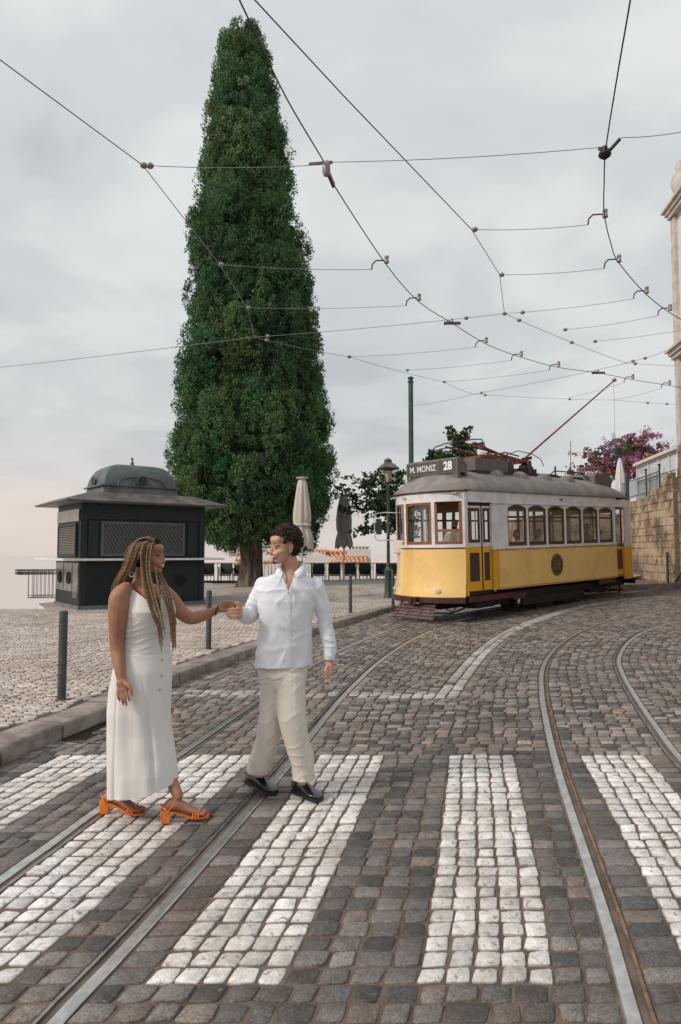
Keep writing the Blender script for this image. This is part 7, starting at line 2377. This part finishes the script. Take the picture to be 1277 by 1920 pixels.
dress = fuse(b, 'dress', DRM, wom, .0065, 3, cut_dress, disp_dress)
def surfw(px, py, d0=-.15):
    o = Vector((0, 0, EYE)) - Vector(ORG[wom]); dr = ray(px, py).normalized()
    ok, loc_, nn, _ = dress.ray_cast(o, dr)
    return (loc_ + Vector(ORG[wom])) if ok else at(px, py, WX + d0)
BTN = mat('shell_button', (.50, .44, .38), .35)
for x, y in ((303.5, 1155), (303.5, 1183), (304, 1210), (304, 1238), (303, 1267), (300, 1293)):
    s_ = surfw(x, y) - ray(x, y).normalized() * .002
    MB().lathe(s_, [(.001, -.003), (.0085, -.003), (.0095, .0), (.0085, .003), (.004, .004), (.001, .0035)], 14, Matrix.Rotation(R(28), 4, 'Z') @ Matrix.Rotation(R(90), 4, 'X')).build('button', BTN, wom, smooth=40)
# bracelet, ring, earring
MB().tube([Q(407, 1144, hh) + Vector((math.sin(a) * .008, -math.cos(a) * .030, math.sin(a) * .030)) for a in [2 * math.pi * k / 20 for k in range(21)]], .0050, 6).build('bracelet', mat('bracelet_brown', (.05, .025, .018), .4), wom, smooth=True)
ee = HW @ Vector((-.004 * KW_, -.083 * KW_, -.062 * KW_)); ee = Q(247, 1077, -.075)
MB().tube([ee + Vector((math.cos(a) * .015, 0, math.sin(a) * .015)) for a in [2 * math.pi * k / 16 for k in range(17)]], .0035, 5).build('earring', mat('silver_earring', (.42, .40, .36), .3, .8), wom)
# hair: scalp cap and braids
R3 = HW.to_3x3()
b = MB()
ell(b, HW @ Vector((-.030, 0, .052)), (.090, .078, .080), R3); ell(b, HW @ Vector((-.048, 0, .0)), (.062, .066, .075), R3)
ell(b, HW @ Vector((.018, 0, .083)), (.062, .062, .044), R3)
M_cap = mat('dark_brown_scalp_hair', (.022, .011, .007), .8, bump=.8, bscale=200, bdist=.002, spec=.15)
fuse(b, 'hair', M_cap, wom, .005, 2)
M_braid = bpy.data.materials.new('golden_braid'); M_braid.use_nodes = True
t_ = M_braid.node_tree; bs_ = t_.nodes['Principled BSDF']; bs_.inputs['Roughness'].default_value = .5
an_ = N(t_, 'ShaderNodeAttribute', attribute_name='Col'); gg_ = N(t_, 'ShaderNodeNewGeometry')
nz_ = N(t_, 'ShaderNodeTexNoise', inp={'Scale': 260.0, 'Detail': 2.0}); t_.links.new(gg_.outputs['Position'], nz_.inputs['Vector'])
t_.links.new(mix(t_, ramp(t_, nz_.outputs[0], [(.42, (0, 0, 0)), (.58, (1, 1, 1))]).outputs[0], (.040, .018, .010), an_.outputs['Color']), bs_.inputs['Base Color'])
br = random.Random(14)
def braid(pts, r=.0046, tipgold=.5):
    j = (br.uniform(-1.6, 1.6), br.uniform(-.012, .012))
    P3 = [Q(x + j[0], y, d + j[1]) for x, y, d in pts]
    C = resample(catmull(P3, 8), .0042); n = len(C)
    mb = MB(); rr = [r * (1 + .22 * math.sin(i * 2.1)) * (1 - .45 * max(0, (i / n - .75) / .25)) for i in range(n)]
    C = [c + Vector((.0012 * math.sin(i * 1.05), 0, 0)) for i, c in enumerate(C)]
    mb.tube(C, rr, 6)
    g = br.uniform(.75, 1.15)
    for i in range(n):
        t = i / n; k = min(1, max(0, (t + .10) / .55)); a = k
        mb.c += [(g * (.11 + .29 * a), g * (.055 + .185 * a), g * (.022 + .085 * a))] * 6
    return mb.build('braid', M_braid, wom, smooth=True)
def lp_(a, b_, t): return a + (b_ - a) * t
for i in range(26):     # swept back over the near shoulder
    t = i / 25; dd = -.055 - .022 * math.sin(t * 3.1)
    braid([(lp_(262, 284, t), lp_(1013.5, 1011.0, t), -.02 - .03 * t), (lp_(244, 272, t), lp_(1024, 1022, t), dd), (lp_(235, 262, t), lp_(1045, 1040, t), dd - .012), (lp_(231, 252, t), lp_(1064, 1062, t), dd - .005), (lp_(222, 244, t) - 1, lp_(1082, 1080, t), dd + .02), (lp_(212, 238, t), lp_(1100, 1094, t), dd + .06), (lp_(205, 232, t) + 3, lp_(1116, 1108, t), .02)])
for i in range(13):     # falling in front over the chest, near side
    t = i / 12; e = br.uniform(-1, 1)
    endy = lp_(1165, 1225, br.random())
    braid([(lp_(272, 289, t), lp_(1008.5, 1009, t), -.030), (lp_(266, 284, t), 1024, -.076), (lp_(264, 281, t) + e, 1048, -.090), (lp_(266, 281.5, t) + e, 1075, -.098), (lp_(269, 286, t), 1100, -.112), (lp_(277, 294, t) + e, 1130, -.130), (lp_(286, 303, t) + e * 2, 1158, -.143), (lp_(296, 309, t) + e * 3, endy, -.138)])
for i in range(13):     # far side, coming out under the chin
    t = i / 12; e = br.uniform(-1, 1)
    endy = lp_(1170, 1222, br.random())
    braid([(lp_(286, 296, t), lp_(1012, 1015, t), .03), (lp_(284, 292, t), 1045, .078), (lp_(290, 299, t), 1070, .070), (lp_(297, 308, t), 1086, .03), (lp_(303, 317, t), 1105, -.03), (lp_(311, 324, t), 1130, -.075), (lp_(318, 328, t) + e, 1158, -.09), (lp_(321, 330, t) + e * 1.5, endy, -.075)])
for x in (0,):      # single strand over the temple
    braid([(287 + x, 1010, -.045), (289.5 + x, 1026, -.083), (291 + x, 1045, -.088), (292 + x, 1068, -.094), (296 + x, 1095, -.110), (301 + x, 1135, -.130), (309 + x, 1190, -.13)], r=.0040)
for i in range(16):     # laid back over the crown
    t = i / 15; dd = lp_(-.062, .045, t)
    braid([(lp_(290, 300, t), lp_(1021, 1016, t), dd * .9), (lp_(283, 291, t), lp_(1012, 1009.5, t), dd), (lp_(271, 276, t), lp_(1009, 1006.5, t), dd), (lp_(259, 262, t), lp_(1013, 1010, t), dd), (lp_(250, 251, t), lp_(1022, 1018, t), dd), (lp_(243, 244, t), lp_(1036, 1032, t), dd * .8), (lp_(239, 238, t), 1052, dd * .7), (lp_(234, 232, t), 1070, dd * .6 - .01)], r=.0052)
for i in range(15):     # woven close over the side of the head
    t = i / 14
    braid([(lp_(262, 296, t), lp_(1012, 1013, t) - 3.2 * math.sin(t * 3.14), .02), (lp_(254, 287, t), lp_(1016, 1011, t), -.045), (lp_(247, 276, t), lp_(1024, 1020, t), -.072), (lp_(243, 268, t), lp_(1036, 1034, t), -.082), (lp_(240, 262, t), lp_(1052, 1050, t), -.080)], r=.0050)
# sandals
ORGM = mat('orange_satin', (.80, .19, .02), .28, .15, coat=.5)
def sandal(g, f):
    hb = MB().loft([[g(-.085, z, w) if False else g(a, z, w) for (a, w) in ((-.080, -.026), (-.022, -.026), (-.022, .026), (-.080, .026))] for z in (.0, .052)])
    sn = MB(); rings = []
    for t, w, z in ((-.082, .020, .066), (-.05, .030, .064), (0, .030, .056), (.05, .030, .034), (.10, .038, .014), (.15, .045, .006), (.19, .036, .004), (.205, .020, .004)):
        rings.append([g(t, z, -w), g(t, z + .010, -w), g(t, z + .010, w), g(t, z, w)])
    s0 = sn.loft(rings).build('sandal', ORGM, wom, smooth=40)
    MB().loft([[g(a, z, w) for (a, w) in ((-.080 + q, -.026 + q * .3), (-.022 - q, -.026 + q * .3), (-.022 - q, .026 - q * .3), (-.080 + q, .026 - q * .3))] for z, q in ((.0, .006), (.0645, 0))]).build('heel', ORGM, s0)
    def arc(t, zc, w, h, dt=0, n=11, z0=.0): return [g(t + dt * math.sin(math.pi * k / (n - 1)), z0 + zc + h * math.sin(math.pi * k / (n - 1)), w * math.cos(math.pi * k / (n - 1))) for k in range(n)]
    for k, dt in enumerate((-.008, .004, .016)): MB().tube(arc(.115 + dt + k * .004, .012, .046, .050 - k * .006, .006), .0046, 6).build('toe_strap', ORGM, s0, smooth=True)
    MB().tube(arc(-.035, .075, .036, .055, .060), .0042, 6).build('ankle_strap', ORGM, s0, smooth=True)
    MB().tube([g(-.035, .065, -.034), g(-.050, .088, -.033), g(-.082, .110, 0), g(-.050, .088, .033), g(-.035, .065, .034)], .0042, 6).build('heel_strap', ORGM, s0, smooth=True)
    for i, w in enumerate((.030, .015, -.001, -.017)): 
        mbn = MB(); ell(mbn, g(.150 + (.036, .038, .034, .028)[i], .033, w), (.006, .006, .003)); mbn.build('toenail', NAIL, wom, smooth='all')
sandal(gB, None); sandal(gF, None)

# ------------------------------------------------------------------ tram driver and passengers
def sitter(label, base, fwd, skin, cloth, haircol, bald=False, beard=False, armfwd=False, standing=False):
    """base: world position of the seat surface under the person"""
    f = Vector((fwd[0], fwd[1], 0)).normalized(); l = Vector((-f.y, f.x, 0)); t = thing('person', label, 'person', base)
    g = lambda x, y, z: base + f * x + l * y + Vector((0, 0, z))
    Mh = headM(g(.03, 0, .74), f)
    b = MB(); head_parts(b, Mh, .98)
    limb(b, [(g(0, 0, .68), .052), (g(-.01, 0, .60), .055), (g(-.02, 0, .54), .09, .07)])
    limb(b, [(g(-.02, 0, .55), .13, .08), (g(0, 0, .30), .14, .10), (g(0, 0, .05), .15, .12)], ref=f)
    hands = []
    for s_ in (-1, 1):
        if armfwd: pts = [g(0, s_ * .19, .50), g(.04, s_ * .25, .24), g(.30, s_ * .17, .22), g(.40, s_ * .12, .24)]
        else: pts = [g(0, s_ * .19, .50), g(.02, s_ * .24, .22), g(.22, s_ * .16, .14), g(.30, s_ * .10, .13)]
        limb(b, [(pts[0], .05), (pts[1], .042), (pts[2], .032), (pts[3], .028)])
        for q in range(4): limb(b, [(pts[3] + l * (.012 * (q - 1.5)), .010), (pts[3] + l * (.014 * (q - 1.5)) + f * .05 + Vector((0, 0, -.01)), .009), (pts[3] + l * (.014 * (q - 1.5)) + f * .07 + Vector((0, 0, -.03)), .008)], n=8, sub=3)
        limb(b, [(g(0, s_ * .10, .03), .09), (g(.02, s_ * .11, -.22), .07), (g(.02, s_ * .11, -.60), .05)] if standing else [(g(.05, s_ * .10, .03), .085), (g(.40, s_ * .12, .04), .06), (g(.41, s_ * .12, -.36), .045)])
        hands.append(pts)
    fuse(b, 'body', skin, t, .009, 2)
    b = MB(); limb(b, [(g(-.01, 0, .565), .10, .075), (g(-.01, 0, .52), .175, .10), (g(0, 0, .40), .185, .125), (g(0, 0, .20), .18, .135), (g(0, 0, .02), .185, .14)], ref=f)
    for s_, pts in zip((-1, 1), hands):
        limb(b, [(pts[0], .062), (pts[1], .056), (pts[1].lerp(pts[2], .35 if armfwd else .9), .05)])
    fuse(b, 'shirt', cloth, t, .011, 2, disp=lambda co, no: .006 * fnoise(co, (9, 9, 9), 2.0))
    b = MB(); R3 = Mh.to_3x3()
    if not bald:
        ell(b, Mh @ Vector((-.028, 0, .056)), (.096, .082, .090), R3); ell(b, Mh @ Vector((-.055, 0, 0)), (.055, .070, .08), R3)
        fuse(b, 'hair', haircol, t, .008, 2)
    if beard:
        b = MB(); ell(b, Mh @ Vector((.050, 0, -.085)), (.050, .052, .040), R3); ell(b, Mh @ Vector((.030, 0, -.055)), (.045, .062, .030), R3); ell(b, Mh @ Vector((.090, 0, -.046)), (.012, .026, .007), R3)
        fuse(b, 'beard', haircol, t, .007, 1)
    for s_ in (-1, 1):
        b = MB(); ell(b, Mh @ Vector((.082, s_ * .030, .002)), (.007, .013, .005), R3); b.build('eye', MATS['lash_black'], t, smooth='all')
        b = MB(); b.tube([Mh @ Vector((.088, s_ * .014, .024)), Mh @ Vector((.090, s_ * .030, .028)), Mh @ Vector((.080, s_ * .048, .022))], .0035, 5); b.build('eyebrow', haircol, t)
    return t
def tw_(s, y, z): return (TM @ Vector((s, y, z)))
tf = TM.to_3x3() @ Vector((-1, 0, 0))
SK2 = mat('skin_driver', (.24, .115, .07), .5); SK3 = mat('skin_passenger', (.38, .21, .14), .5)
HB = mat('hair_black', (.015, .011, .010), .7, bump=.5, bscale=200); HG = mat('hair_brown', (.06, .035, .02), .7)
nearside = TM.to_3x3() @ Vector((0, -1, 0))
sitter('bearded bald tram driver in beige shirt behind the front window', tw_(FC + .27, -.66, 1.53), tf + nearside * .35, SK2, mat('khaki_shirt', (.42, .35, .26), .85), HB, True, True, True, True)
sitter('passenger in a white top behind the first side window of the tram', tw_(1.58, -.50, 1.27), tf, SK3, mat('white_top', (.66, .65, .66), .85), HG)
sitter('passenger in grey-white shirt behind the second side window', tw_(2.50, -.55, 1.27), tf + nearside * .3, SK3, mat('grey_top', (.50, .50, .52), .85), HB)
sitter('dark-haired passenger leaning in the fifth side window', tw_(5.00, -.60, 1.42), -1 * tf + nearside * .2, SK2, mat('dark_top', (.03, .03, .035), .85), HB)
sitter('passenger in a pale shirt with dark bag behind the last side window', tw_(5.45, -.75, 1.24), -1 * tf, SK3, mat('pale_blue_top', (.42, .44, .50), .85), HB)
